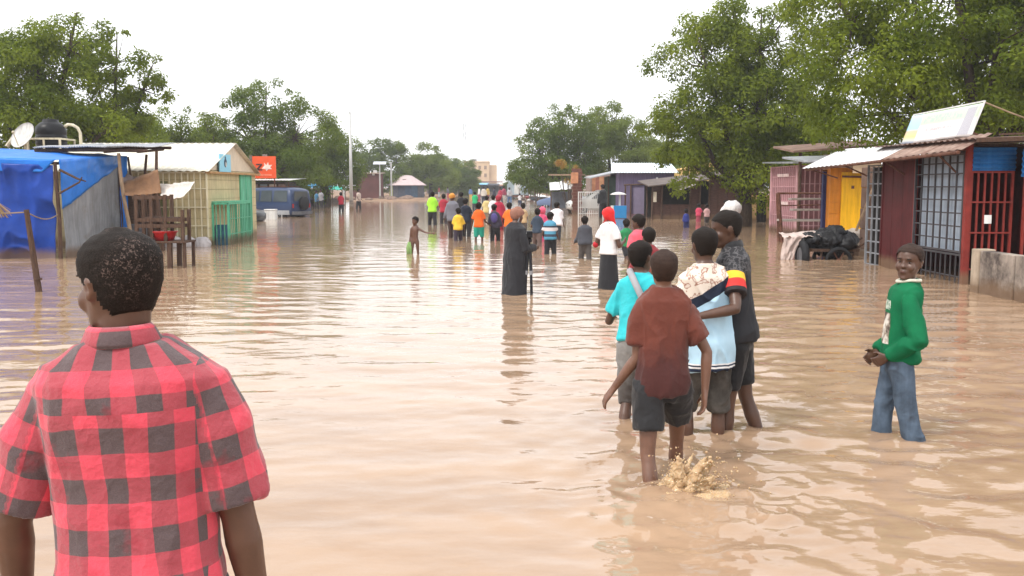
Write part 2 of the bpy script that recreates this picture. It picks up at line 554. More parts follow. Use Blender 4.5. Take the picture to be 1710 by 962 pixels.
def cloth(name, col, var=.14, rough=.85, wet=None, weave=220):
    """plain fabric; wet=(z, colour) darkens it below a ragged soaked line"""
    if name in MATS: return MATS[name]
    m = bpy.data.materials.new(name); MATS[name] = m
    nt, N, L, B = nodes_of(m)
    tc = N.new('ShaderNodeTexCoord'); v = tc.outputs['Object']
    lo = tuple(c * (1 - var) for c in col); hi = tuple(min(1, c * (1 + var)) for c in col)
    c = ramp(N, L, noise_node(N, L, 7, 5, v), [(.3, lo), (.7, hi)])
    if wet:
        sep = N.new('ShaderNodeSeparateXYZ'); L.new(v, sep.inputs[0])
        z = math_node(N, L, 'ADD', sep.outputs[2], math_node(N, L, 'MULTIPLY', noise_node(N, L, 6, 4, v), .30))
        f = math_node(N, L, 'SMOOTHSTEP' if False else 'LESS_THAN', z, wet[0] + .15)
        s = N.new('ShaderNodeMapRange'); s.interpolation_type = 'SMOOTHSTEP'
        s.inputs['From Min'].default_value = wet[0] + .24; s.inputs['From Max'].default_value = wet[0] + .06
        L.new(z, s.inputs['Value'])
        c = mixc(N, L, s.outputs['Result'], c, wet[1])
    L.new(c, B.inputs['Base Color'])
    B.inputs['Roughness'].default_value = rough
    B.inputs['Specular IOR Level'].default_value = .2
    B.inputs['Sheen Weight'].default_value = .15
    crease = math_node(N, L, 'ABSOLUTE', math_node(N, L, 'SUBTRACT', noise_node(N, L, 13, 3, v, .5), .5))
    bump(N, L, B, math_node(N, L, 'ADD', math_node(N, L, 'MULTIPLY', crease, -5.0), math_node(N, L, 'MULTIPLY', noise_node(N, L, weave, 3, v), .5)), .45, .006)
    return m

class Person:
    def __init__(s, x, y, h, yaw=0, label='', tone=1.0, vox=.022, group=None, z0=None, hk=None, build=1.0, sw=1.0,
                 lean=0, roll=0, twist=0, head=(0, 0), nod=0,
                 la=((-.18, .02, -1), (-.05, .15, -1)), ra=((.18, .02, -1), (.05, .15, -1)),
                 ll=((-.05, 0, -1), (-.02, -.02, -1)), rl=((.05, 0, -1), (.02, -.02, -1)), curl=.35, cat='person'):
        k = s.k = h / 1.75; s.h = h; s.vox = vox; s.b = build; s.label = label
        hk = hk if hk is not None else float(np.interp(h, [1.0, 1.4, 1.75], [1.28, 1.12, 1.0]))
        s.hh = .232 * k * hk; s.curl = curl
        zt = h - s.hh                       # chin height
        s.zs = zt - .054 * k; s.zh = .925 * k * (1 - .10 * (hk - 1)); s.shw = .165 * k * sw
        Lt, Ls = (s.zh - .08 * k) * .505, (s.zh - .08 * k) * .495
        s.Lu, s.Lf = .285 * k, .25 * k
        s.T = rotm(-lean, roll, twist); s.piv = np.array((0, 0, s.zh))
        tf = s.tf
        s.S = {-1: tf((-s.shw, -.005 * k, s.zs - .090 * k)), 1: tf((s.shw, -.005 * k, s.zs - .090 * k))}
        s.A = {}; s.Lg = {}
        for sd, arm, leg in ((-1, la, ll), (1, ra, rl)):
            E = s.S[sd] + unit(arm[0]) * s.Lu; W = E + unit(arm[1]) * s.Lf; s.A[sd] = (s.S[sd], E, W)
            Hp = np.array((sd * .085 * k, 0, s.zh)); K = Hp + unit(leg[0]) * Lt; An = K + unit(leg[1]) * Ls
            s.Lg[sd] = (Hp, K, An)
        low = min(s.Lg[-1][2][2], s.Lg[1][2][2])
        s.dz = .08 * k - low
        s.neck = tf((0, -.012 * k, s.zs + .03 * k))
        s.Hm = rotm(0, 0, head[0]) @ rotm(-nod, head[1], 0)      # head frame
        s.hc = s.neck + s.T @ np.array((0, .012 * k, .024 * k))
        gz = float(ground_z(x, y)) if z0 is None else z0
        s.root = thing('person', label, cat, (x, y, gz + s.dz), yaw, group)
        s.tone = tone
        s.body()

    def tf(s, p): return s.piv + s.T @ (np.asarray(p, float) - s.piv)

    def torso_rings(s, z0, z1, ease, n=28, flare=0.0, sq=2.5, neck_ease=None):
        k = s.k; zh, zs = s.zh, s.zs
        # stations from crotch to neck: (z, rx, ry, cy)
        st = [(zh - .09 * k, .135, .085, 0), (zh - .02 * k, .160, .105, -.008), (zh + .05 * k, .160, .108, -.01), (zh + .16 * k, .138, .092, .0),
              (zh + .28 * k, .150, .102, .004), (zs - .10 * k, .168, .112, .0), (zs - .035 * k, .178, .098, -.008), (zs - .004 * k, .158, .082, -.012),
              (zs + .032 * k, .104, .068, -.012), (zs + .062 * k, .062, .058, -.012)]
        Z = np.array([a[0] for a in st]); RX = np.array([a[1] for a in st]) * k * s.b; RY = np.array([a[2] for a in st]) * k * s.b; CY = np.array([a[3] for a in st]) * k
        rings = []
        th = np.linspace(0, 2 * np.pi, n, endpoint=False)
        c_, s_ = np.cos(th), np.sin(th)
        px = np.sign(c_) * np.abs(c_) ** (2 / sq); py = np.sign(s_) * np.abs(s_) ** (2 / sq)
        for z in np.linspace(z0, z1, 16):
            rx, ry, cy = np.interp(z, Z, RX), np.interp(z, Z, RY), np.interp(z, Z, CY)
            e = ease
            if z > zs: e = ease * .5
            fl = flare * max(0, (zs - .15 * k - z)) / (.5 * k)
            # loose cloth hangs straight from the chest instead of following the waist
            if ease > .012 * k and z < zs - .1 * k:
                rx = max(rx, .150 * k * s.b); ry = max(ry, .100 * k * s.b)
            r = np.stack([px * (rx + e + fl), cy + py * (ry + e + fl), np.full(n, z)], 1)
            rings.append(np.array([s.tf(p) for p in r]))
        return rings

    def hand(s, sd, out):
        k = s.k; S_, E, W = s.A[sd]
        d = unit(W - E)
        inn = np.array((-sd, 0, 0.)); inn = inn - d * inn.dot(d)
        if np.linalg.norm(inn) < .2: inn = np.array((0, 1., 0)) - d * d[1]
        nrm = unit(inn)                        # palm normal faces the body
        wid = np.cross(d, nrm) * (-sd)         # towards the thumb side
        if wid[1] < 0 and abs(d[2]) > .5: wid = -wid
        wid = unit(wid)
        L_ = .088 * k
        rings = []
        th = np.linspace(0, 2 * np.pi, 14, endpoint=False)
        for t, w, h_ in ((-.15, .026, .019), (.1, .030, .018), (.5, .039, .017), (.9, .041, .0145), (1.05, .036, .011)):
            c = W + d * L_ * t
            rings.append(c + (np.cos(th)[:, None] * wid * w + np.sin(th)[:, None] * nrm * h_) * k)
        out.append(loft_vf(rings))
        cu = s.curl
        for off, ln in ((.030, .070), (.0105, .078), (-.0095, .073), (-.029, .058)):
            p0 = W + d * L_ * .9 + wid * off * k
            sp = d + wid * off * 4.2
            d1 = unit(sp + nrm * cu * .6); d2 = unit(sp * .8 + nrm * cu * 1.8)
            p1 = p0 + d1 * ln * .55 * k; p2 = p1 + d2 * ln * .5 * k
            out.append(tube_vf([p0 - d1 * .015 * k, p0, p1, p1 + (p2 - p1) * .7, p2], np.array([.0095, .0098, .009, .0085, .005]) * k, 8))
        p0 = W + d * L_ * .25 + wid * .026 * k
        p1 = p0 + unit(d * .7 + wid * .75 + nrm * .35) * .045 * k; p2 = p1 + unit(d * .95 + wid * .25 + nrm * .4) * .036 * k
        out.append(tube_vf([p0 - d * .01 * k, p0, p1, p2], np.array([.014, .0135, .0115, .007]) * k, 8))

    def body(s):
        k, b = s.k, s.b; P = []
        P.append(loft_vf(s.torso_rings(s.zh - .09 * k, s.zs + .062 * k, 0)))
        nb = s.neck; 
        P.append(tube_vf([nb - s.T @ np.array((0, 0, .06 * k)), nb, nb + (s.hc - nb) * .6, s.hc + s.Hm @ np.array((0, -.06 * s.hh, .28 * s.hh))],
                         np.array([.075, .058, .053, .055]) * k * (.5 + .5 * b), 16))
        for sd in (-1, 1):
            S_, E, W = s.A[sd]
            inn = S_ + (s.tf((0, 0, s.zs - .12 * k)) - S_) * .4
            P.append(tube_vf([inn, S_, S_ + (E - S_) * .25, S_ + (E - S_) * .55, E + (S_ - E) * .12, E, E + (W - E) * .22, E + (W - E) * .6, W, W + (W - E) * .1],
                             np.array([.055, .056, .051, .047, .040, .0385, .0415, .034, .0255, .024]) * k * (.35 + .65 * b), 14))
            s.hand(sd, P)
            Hp, K, An = s.Lg[sd]
            P.append(tube_vf([Hp + np.array((0, 0, .03 * k)), Hp + (K - Hp) * .15, Hp + (K - Hp) * .5, K + (Hp - K) * .1, K, K + (An - K) * .12, K + (An - K) * .32, K + (An - K) * .65, An, An + (An - K) * .08],
                             np.array([.075, .080, .069, .055, .053, .050, .055, .042, .034, .033]) * k * (.4 + .6 * b), 14))
            fl = unit(An - K)
            pitch = max(0, min(1.0, (An[2] + s.dz - .12 * k) * 5)); fw = unit(np.array((sd * .12, 1 - pitch * .6, -pitch * 1.1)))
            heel = An + np.array((0, -.035 * k, -.035 * k)); toe = An + fw * .175 * k + np.array((0, 0, -.048 * k))
            P.append(tube_vf([heel - fw * .015 * k, heel, An + fw * .05 * k + np.array((0, 0, -.03 * k)), toe - fw * .05 * k, toe], np.array([.02, .036, .042, .036, .018]) * k, 12))
        hh = s.hh; H = lambda p: s.hc + s.Hm @ (np.asarray(p, float) * hh)
        rings = []
        for t in [q[0] for q in HEAD]:
            f, bb, w = head_interp(t); r = head_ring(f, bb, w, t, hh, 28); rings.append(s.hc + r @ s.Hm.T)
        P.append(loft_vf(rings))
        def blob(c, r): P.append(ell_vf(H(c), (np.diag(r) * hh) @ s.Hm.T, 12, 8))
        blob((0, .405, .385), (.088, .060, .050)); blob((0, .375, .47), (.04, .055, .10))
        blob((.048, .385, .37), (.038, .04, .034)); blob((-.048, .385, .37), (.038, .04, .034))
        blob((0, .372, .262), (.105, .052, .034)); blob((0, .372, .212), (.095, .052, .036))
        blob((0, .360, .61), (.19, .035, .05)); blob((.16, .26, .36), (.12, .11, .13)); blob((-.16, .26, .36), (.12, .11, .13))
        blob((0, .335, .06), (.11, .07, .06))
        for sd in (-1, 1):
            blob((sd * .335, -.035, .47), (.030, .075, .105)); blob((sd * .352, -.055, .52), (.026, .065, .055)); blob((sd * .325, -.01, .385), (.03, .04, .045))
        me = fuse(P, s.vox, 4 if s.vox < .01 else 2, .45)
        if s.vox < .008:      # eye sockets, ear hollow
            V = mverts(me); L_ = (V - s.hc) @ s.Hm / hh
            for sd in (-1, 1):
                d = np.exp(-(((L_[:, 0] - sd * .135) / .085) ** 2 + ((L_[:, 2] - .505) / .05) ** 2)) * (L_[:, 1] > .2)
                V = V - (s.Hm @ np.array((0, 1., 0)))[None, :] * (d * .022 * hh)[:, None]
                d = np.exp(-(((L_[:, 1] + .03) / .04) ** 2 + ((L_[:, 2] - .47) / .05) ** 2)) * (L_[:, 0] * sd > .33)
                V = V - (s.Hm @ np.array((sd * 1., 0, 0)))[None, :] * (d * .03 * hh)[:, None]
            setverts(me, V)
        s.body_o = link('body', me, skin_mat(s.tone), s.root)

    # ---- clothes and hair
    def hair(s, grow=.010, wet=0.0, mat_=None, rough=.003, keep=None, name='hair'):
        keep = keep or (lambda t, a: hairline(t + .030 * float(vnoise(np.array([[t * 30, a * 14, 1.5]]))[0]) + .012 * math.sin(a * 9), a))
        grow = grow + (.3 * s.vox if s.vox > .012 else 0)
        V, F = head_shell(s.hh, grow, keep, rough=rough, seed=s.h * 5, lo=.0, nr=60 if s.vox < .009 else 26, n=84 if s.vox < .009 else 32)
        V = s.hc + V @ s.Hm.T
        me = pmesh('hair', V, [f[::-1] for f in F], True)
        return link(name, me, mat_ or hair_mat(wet), s.root)

    def eyes(s):
        for sd in (-1, 1):
            c = s.hc + s.Hm @ (np.array((sd * .135, .312, .505)) * s.hh)
            mb = MB(); V, F = ell_vf(c, (np.diag((.046, .030, .019)) * s.hh) @ s.Hm.T, 12, 8); mb.add(V, F)
            e = mb.build('eye', mat('eye white', (.13, .10, .085), .3, .05, bmp=0), s.root, True)
            c2 = s.hc + s.Hm @ (np.array((sd * .135, .336, .505)) * s.hh)
            mb = MB(); V, F = ell_vf(c2, (np.diag((.021, .012, .0185)) * s.hh) @ s.Hm.T, 10, 6); mb.add(V, F)
            mb.build('iris', mat('iris', (.012, .008, .006), .15, .05, bmp=0), e, True)
        mb = MB()
        for sd in (-1, 1):
            V, F = ell_vf(s.hc + s.Hm @ (np.array((sd * .14, .385, .60)) * s.hh), (np.diag((.075, .02, .013)) * s.hh) @ s.Hm.T, 10, 6); mb.add(V, F)
        mb.build('eyebrow', hair_mat(0), s.root, True)
        V, F = ell_vf(s.hc + s.Hm @ (np.array((0, .412, .232)) * s.hh), (np.diag((.070, .014, .016)) * s.hh) @ s.Hm.T, 12, 6)
        MB().add(V, F).build('lips', mat('lips', (.10, .042, .036), .4, .15, bmp=0), s.root, True)

    def shirt(s, m, hem=.0, sleeve=.8, ease=.022, flare=.02, fold=.005, name='shirt', sl_ease=.018, pat=False, vox=None, open_neck=False, freq=9):
        """hem: metres above the hip joint at full size; sleeve 0..2 (1 elbow, 2 wrist)"""
        k = s.k; vox = vox or s.vox; extra = .35 * s.vox if s.vox > .012 else 0
        P = [loft_vf(s.torso_rings(s.zh + hem * k, s.zs + (.045 if open_neck else .058) * k, (ease * k + extra), flare=flare * k))]
        for sd in (-1, 1):
            if sleeve <= 0: continue
            S_, E, W = s.A[sd]
            inn = S_ + (s.tf((0, 0, s.zs - .13 * k)) - S_) * .45
            e = sl_ease * k + extra; q = .35 + .65 * s.b
            up = S_ + (E - S_) * min(1, sleeve)
            pts = [inn, S_, S_ + (up - S_) * .3, S_ + (up - S_) * .6, up]
            rr = [.056, .056, .055, .052, .046 if sleeve >= 1 else .053]
            if sleeve > 1:
                f = sleeve - 1
                pts += [E + (W - E) * f * .35, E + (W - E) * f * .7, E + (W - E) * f]
                rr += [.044, .036, .031]
            ro = [r * k * q + e * x for r, x in zip(rr, [.35, .5, .8, 1.0] + [1.1] * 9)]
            if s.vox < .009:                 # a real hem: cloth with an open mouth
                dd = unit(pts[-1] - pts[-2])
                pts2 = pts + [pts[-1] + dd * .001, pts[-1] - dd * .03 * k]
                th_ = max(.007, 1.6 * vox)
                V1, F1 = tube_vf(pts, ro, 18)
                P.append((V1, F1))
            else:
                P.append(tube_vf(pts, ro, 14))
        me = fuse(P, vox, 5 if vox < .012 else 2, .5)
        if fold: wrinkle(me, fold * k, freq, seed=s.h * 11)
        if pat: s.pattern(me, ease)
        return link(name, me, m, s.root)

    def pattern(s, me, ease):
        """cloth coordinates: u round the body or sleeve, v up or along it, w = 1 on sleeves"""
        k = s.k; lim = s.shw * 1.03 - .012 * k
        bm = bmesh.new(); bm.from_mesh(me)                      # a clean seam where the sleeves are set in
        for sd in (-1, 1):
            co = s.tf((sd * lim, 0, s.zs)); no = s.T @ np.array((sd * 1., 0, 0))
            bmesh.ops.bisect_plane(bm, geom=bm.verts[:] + bm.edges[:] + bm.faces[:], plane_co=co, plane_no=no, dist=1e-5)
        bm.to_mesh(me); bm.free(); me.polygons.foreach_set('use_smooth', [True] * len(me.polygons))
        V = mverts(me); L_ = (V - s.piv) @ s.T + s.piv
        body = np.stack([(.20 * k) * np.arctan2(L_[:, 0] / .185, -L_[:, 1] / .135), L_[:, 2], np.zeros(len(V))], 1)
        nl = len(me.loops); lv = np.empty(nl, np.int32); me.loops.foreach_get('vertex_index', lv)
        npoly = len(me.polygons); lt = np.empty(npoly, np.int32); me.polygons.foreach_get('loop_total', lt); pf = np.repeat(np.arange(npoly), lt)
        cen = np.zeros((npoly, 3)); np.add.at(cen, pf, V[lv]); cen /= lt[:, None]
        cl = (cen - s.piv) @ s.T + s.piv
        out = body[lv].copy()
        for sd in (-1, 1):
            S_, E, W = s.A[sd]; d = unit(E - S_); ax = unit(np.cross(d, (0, 1., 0))); ay = np.cross(d, ax)
            def prm(Q):
                rel = Q - S_; t = rel @ d; perp = rel - t[:, None] * d; return t, perp
            t, perp = prm(cen); dist = np.linalg.norm(perp, axis=1)
            on = (cl[:, 0] * sd > lim) & ((t < .05) | (dist < .115 * k))
            t, perp = prm(V); ang = np.arctan2(perp @ ax, -(perp @ ay))
            arm = np.stack([.075 * k * ang + .02, -t, np.ones(len(V))], 1)
            out[on[pf]] = arm[lv][on[pf]]
        at_ = me.attributes.new('pat', 'FLOAT_VECTOR', 'CORNER')
        at_.data.foreach_set('vector', out.ravel().astype(np.float32))

    def legs(s, m, length=2.0, ease=.018, name='trousers', fold=.004, top=.10, vox=None, hem_ease=None, rag=0):
        """length 0..2: 1 = knee, 2 = ankle"""
        k = s.k; vox = vox or s.vox; extra = .35 * s.vox if s.vox > .012 else 0; e = ease * k + extra
        P = [loft_vf(s.torso_rings(s.zh - .10 * k, s.zh + top * k, .008 * k + extra * .8, sq=2.3))]
        q = .4 + .6 * s.b
        for sd in (-1, 1):
            Hp, K, An = s.Lg[sd]
            he = e if hem_ease is None else hem_ease * k + extra
            f1 = min(1, length)
            prof = [(Hp + np.array((0, 0, .03 * k)), .078), (Hp + (K - Hp) * .2 * f1, .082), (Hp + (K - Hp) * .6 * f1, .066 + .012 * (1 - f1)), (Hp + (K - Hp) * f1, .054 + .02 * (1 - f1))]
            if length > 1:
                f = length - 1
                prof += [(K + (An - K) * .3 * f, .054), (K + (An - K) * .7 * f, .048), (K + (An - K) * f, .046)]
            es = np.linspace(e, he, len(prof))
            P.append(tube_vf([p for p, r in prof], [r * k * q + x for (p, r), x in zip(prof, es)], 16))
        me = fuse(P, vox, 4 if vox < .012 else 2, .5)
        if fold: wrinkle(me, fold * k, 10, seed=s.h * 17 + 2, vert=.8)
        return link(name, me, m, s.root)

    def skirt(s, m, z_top=.12, z_bot=-.75, r0=.15, r1=.24, name='skirt', vox=None, fold=.008, yoff=0.0):
        k = s.k; th = np.linspace(0, 2 * np.pi, 26, endpoint=False); rings = []
        for t in np.linspace(0, 1, 10):
            z = s.zh + (z_top + (z_bot - z_top) * t) * k; r = (r0 + (r1 - r0) * t) * k
            rings.append(np.stack([r * np.cos(th), yoff * t + r * .78 * np.sin(th), np.full(26, z)], 1))
        me = fuse([loft_vf(rings)], vox or s.vox, 2, .5)
        wrinkle(me, fold * k, 7, seed=s.h * 5, vert=.12)
        return link(name, me, m, s.root)

    def scarf(s, m, face=.95, drop=.16, name='headscarf', wide=1.0):
        k = s.k; hh = s.hh
        keep = lambda t, a: not (abs(a) < face and .02 < t < .86)
        V, F = head_shell(hh, .018 + .4 * s.vox * (s.vox > .012), keep, lo=-.02, rough=.004, seed=s.h * 3)
        n = 44
        # skirt of cloth over neck and shoulders
        V = list(s.hc + V @ s.Hm.T); base = V[:n]; j0 = len(V); rows = 6
        c0 = np.mean(base, axis=0); bot = s.tf((0, -.01 * k, s.zs - drop * k + .05 * k))
        for j in range(1, rows + 1):
            t = j / rows
            for i in range(n):
                a = 2 * math.pi * i / n
                tgt = s.tf((math.sin(a) * .185 * k * wide, -.01 * k + math.cos(a) * .135 * k * wide, s.zs - drop * k + .13 * k * (1 - abs(math.sin(a)))))
                f = t ** .8; p = base[i] * (1 - f) + tgt * f
                mid = c0 * (1 - t) + bot * t
                V.append(p + unit(p - mid) * (.035 * k * math.sin(t * math.pi)) )
        F = [f[::-1] for f in F]
        prev = 0
        for j in range(rows):
            for i in range(n):
                F.append((prev + i, prev + (i + 1) % n, j0 + (i + 1) % n, j0 + i))
            prev = j0; j0 += n
        me = pmesh('scarf', V, F, True); wrinkle(me, .006 * k, 10, seed=3)
        return link(name, me, m, s.root)
# ------------------------------------------------------------------ sheets, grilles
def sheet_mesh(c00, c10, c01, c11, nu, nv, fn=None, thick=.004, smooth=True):
    """bilinear sheet u: c00->c10, v: c00->c01; fn(u, v) gives offset along normal; with thickness"""
    c00, c10, c01, c11 = (np.asarray(c, float) for c in (c00, c10, c01, c11))
    u, v = np.meshgrid(np.linspace(0, 1, nu), np.linspace(0, 1, nv))
    P = ((1 - u) * (1 - v))[..., None] * c00 + (u * (1 - v))[..., None] * c10 + ((1 - u) * v)[..., None] * c01 + (u * v)[..., None] * c11
    nrm = unit(np.cross(c10 - c00, c01 - c00))
    if fn is not None:
        P = P + fn(u, v)[..., None] * nrm
    top = P.reshape(-1, 3); bot = (P - nrm * thick).reshape(-1, 3); n = len(top)
    V = np.concatenate([top, bot]); F = []
    for j in range(nv - 1):
        for i in range(nu - 1):
            a = j * nu + i; F.append((a, a + 1, a + nu + 1, a + nu)); F.append((n + a, n + a + nu, n + a + nu + 1, n + a + 1))
    edge = [(i, i + 1) for i in range(nu - 1)] + [((nv - 1) * nu + i + 1, (nv - 1) * nu + i) for i in range(nu - 1)]
    edge += [((j + 1) * nu, j * nu) for j in range(nv - 1)] + [(j * nu + nu - 1, (j + 1) * nu + nu - 1) for j in range(nv - 1)]
    F += [(b, a, n + a, n + b) for a, b in edge]
    return pmesh('sheet', V, F, smooth)

def corr(name, c00, c10, c01, c11, waves, amp, m, parent=None, nv=3, wob=.0):
    def fn(u, v):
        return amp * np.sin(u * waves * 2 * np.pi) + wob * np.sin(v * 5 + u * 3)
    return link(name, sheet_mesh(c00, c10, c01, c11, waves * 6 + 1, nv, fn), m, parent)

def tarp(name, c00, c10, c01, c11, m, parent=None, amp=.05, freq=4, nu=40, nv=30, sag=0.0, seed=0):
    def fn(u, v):
        P = np.stack([u.ravel() * freq + seed, v.ravel() * freq * .45 + seed * 2, np.full(u.size, seed * .7)], 1)
        n = (1 - 2 * np.abs(vnoise(P))) * .7 + .5 * vnoise(P * 2.3 + 4)
        n = n + .55 * (1 - np.abs(vnoise(P * np.array((1.7, .8, 1)) + 9 + .8 * n[:, None]))) ** 4
        return amp * n.reshape(u.shape) - sag * 4 * u * (1 - u) * (4 * v * (1 - v)) ** .5
    return link(name, sheet_mesh(c00, c10, c01, c11, nu, nv, fn), m, parent)

def grille(parent, p0, p1, z0, z1, nbar, rails, m, w=.022, name='grille', frame=.04):
    """upright bars between p0 and p1 (x, y), each bar a piece of its own"""
    p0, p1 = np.array(p0, float), np.array(p1, float)
    fr = MB()
    for p in (p0, p1): fr.bar((*p, z0), (*p, z1), frame)
    fr.bar((*p0, z1 - frame / 2), (*p1, z1 - frame / 2), frame * .8).bar((*p0, z0 + frame / 2), (*p1, z0 + frame / 2), frame * .8)
    g = fr.build(name, m, parent)
    mb = MB().bar((0, 0, z0 + frame), (0, 0, z1 - frame), w); me = pmesh('bar', mb.V, mb.F)
    for i in range(1, nbar + 1):
        q = p0 + (p1 - p0) * i / (nbar + 1); o = link('bar', me, m, g); o.location = (*q, 0)
    d = unit(np.array((*(p1 - p0), 0)))[:2]
    nrm = np.array((d[1], -d[0])) * .6 * w
    for z in rails:
        MB().bar((*(p0 + nrm), z), (*(p1 + nrm), z), w * .9).build('rail', m, g)
    return g

# ------------------------------------------------------------------ left side: blue tarpaulin stall
m_tarp_d = mat('royal blue tarpaulin', (.012, .050, .29), .34, .25, 2.5, bmp=.15, bscale=40)
m_tarp_l = mat('bright blue tarpaulin', (.02, .17, .60), .40, .18, 2.5, bmp=.15, bscale=40)
m_tarp_g = mat('grey plastic sheet', (.27, .28, .30), .6, .2, 2.0, dirt=(.20, .17, .14), dirt_amt=.4)
X0, X1, Ya, Yb = -14.2, -10.12, 21.55, 25.1
st = thing('tarpaulin_stall', 'market stall wrapped in royal blue tarpaulin with grey side sheet', 'stall', (0, 0, 0))
for (x, y, h_, dx) in ((X1 - .02, Ya - .08, 2.15, .02), (X0, Ya, 2.2, 0), (X1 - .12, Yb, 2.35, .03), (X0, Yb, 2.4, 0), (-12.1, Ya + .1, 2.2, 0)):
    MB().tube([(x, y, GZ), (x + dx, y, .9), (x - dx, y, h_)], [.05, .045, .04], 8).build('post', m_wood, st)
MB().tube([(X0, Ya, 2.18), (-12, Ya, 2.2), (X1, Ya, 2.12)], .035, 7).tube([(X0, Yb, 2.4), (X1 - .1, Yb, 2.36)], .035, 7).tube([(X1 - .04, Ya, 2.12), (X1 - .1, Yb, 2.34)], .035, 7).build('beam', m_wood, st)
tarp('front_sheet', (X0, Ya - .04, GZ), (X1 - .12, Ya - .06, GZ), (X0, Ya - .04, 2.22), (X1 - .06, Ya - .06, 2.08), m_tarp_d, st, .15, 5, 110, 70, seed=2)
tarp('side_sheet', (X1 + .02, Ya + .06, GZ), (X1 - .16, Yb, GZ), (X1, Ya + .06, 2.1), (X1 - .14, Yb, 2.33), m_tarp_g, st, .05, 3.5, 40, 30, seed=4)
tarp('roof_sheet', (X0 - .2, Ya - .12, 2.26), (X1 + .02, Ya - .12, 2.18), (X0 - .2, Yb + .1, 2.62), (X1 - .02, Yb + .05, 2.40), m_tarp_l, st, .03, 4, 40, 30, sag=-.06, seed=7)
tarp('roof_flap', (X0 - .2, Ya - .16, 2.02), (X1 - .3, Ya - .15, 1.92), (X0 - .2, Ya - .13, 2.28), (X1 + .02, Ya - .13, 2.20), m_tarp_l, st, .03, 6, 60, 8, seed=9)
# flap hanging down the street side, long at the front post and short at the back
tarp('side_flap', (X1 + .07, Ya - .1, 1.10), (X1 - .05, Yb - .1, 2.15), (X1 + .06, Ya - .1, 2.20), (X1 - .04, Yb, 2.42), m_tarp_l, st, .05, 4, 36, 14, seed=12)
tarp('rear_flap', (X1 - .10, Yb - .05, .2), (X1 - .02, Yb + .22, .4), (X1 - .06, Yb - .05, 2.40), (X1 + .02, Yb + .22, 2.40), m_tarp_l, st, .03, 4, 10, 24, seed=15)
MB().tube([(X1 + .1, Ya - .2, 1.98), (X1 + .45, Ya - .1, 1.78), (X1 + .62, Ya - .05, 1.72)], [.03, .025, .015], 6).tube([(X1 + .05, Ya - .15, 1.45), (X1 + .5, Ya - .12, 1.70), (X1 + .56, Ya - .1, 1.82)], [.025, .02, .012], 6).build('branch_prop', m_wood, st)

x, y = onwater(65, 487); tx, tz = at(44, 350, y)
po = MB().tube([(x + .02, y, GZ), (x, y, 0), (tx, y, tz)], [.055, .05, .038], 9).tube([(x + .005, y - .01, .18), (x + .005, y - .01, .21)], .058, 9)
tag(po.build('leaning_post', m_wood, None), 'leaning dark wooden post standing alone in the water with a rope', 'post')
rp = MB(); a, b = np.array((tx, y, tz - .04)), np.array((X1, Ya - .16, .98)); a2 = np.array((tx - 2.2, y + .6, tz + .02))
rp.tube([a + (b - a) * t + np.array((0, 0, -.10 * math.sin(t * math.pi))) for t in np.linspace(0, 1, 12)], .011, 5)
rp.tube([a2 + (a - a2) * t + np.array((0, 0, -.06 * math.sin(t * math.pi))) for t in np.linspace(0, 1, 8)], .011, 5)
tag(rp.build('rope', m_rope), 'thin rope tied from the leaning post to the blue stall', 'rope')
# straw broom hanging on the rope at the far end
sb = MB(); sx_, sz_ = at(2, 345, y + .2)
for i in range(60):
    a = random.uniform(0, 6.28); r = random.uniform(.02, .16)
    sb.bar((sx_ - .1, y + .2, sz_ + .1), (sx_ + r * math.cos(a) * 1.0, y + .2 + r * math.sin(a), sz_ - .12 + random.uniform(-.06, .06)), .006)
tag(sb.build('straw_bundle', mat('straw', (.36, .24, .11), .9, .3)), 'small bundle of dry straw tied to the rope', 'straw')

# ------------------------------------------------------------------ open shed with zinc roof
sh = thing('open_shed', 'open wooden pole shed under a rusty corrugated zinc roof', 'shed')
rx0, rx1, ry0, ry1 = -11.75, -9.0, 23.7, 25.75
zf, zb = 2.55, 2.72
for i, (a, b) in enumerate(((rx0, -10.85), (-10.9, -9.9), (-9.95, rx1))):
    corr('roof_sheet', (a, ry0 - .05 * i, zf + .012 * i), (b, ry0 + .08 * (i - 1), zf + .012 * i), (a, ry1, zb + .012 * i), (b, ry1 + .05 * i, zb + .012 * i), 16, .014, m_zinc, sh, 6, .02)
MB().tube([(rx0, ry0 + .12, zf - .06), (-10.5, ry0 + .15, zf - .05), (rx1 + .02, ry0 + .12, zf - .07)], .04, 7).build('beam', m_wood, sh)
MB().tube([(rx0, ry1 - .2, zb - .09), (rx1, ry1 - .2, zb - .10)], .04, 7).build('beam', m_wood, sh)
for (xx, lean_) in ((-9.25, .04), (-10.0, -.03)):
    MB().tube([(xx + lean_, ry0 + .1, zf - .1), (xx, ry1 - .1, zb - .14)], .032, 7).build('rafter', m_wood, sh)
def pole(px_t, py_t, px_b, Y_, m_=m_wood, r=.042, bend=.04):
    xt, zt = at(px_t, py_t, Y_); xb = at(px_b, 390, Y_)[0]
    pts = [(xb + (xt - xb) * t + bend * math.sin(t * 7), Y_, GZ + (zt - GZ) * t) for t in np.linspace(0, 1, 9)]
    MB().tube(pts, np.linspace(r * 1.15, r * .85, 9), 8).build('pole', m_, sh)
pole(197, 256, 222, 23.9, m_palewood, .05, .02)
pole(243, 258, 243, 25.0)
pole(260, 252, 270, 24.0, m_wood, .045, .03)
pole(212, 262, 250, 25.4, m_wood, .035)
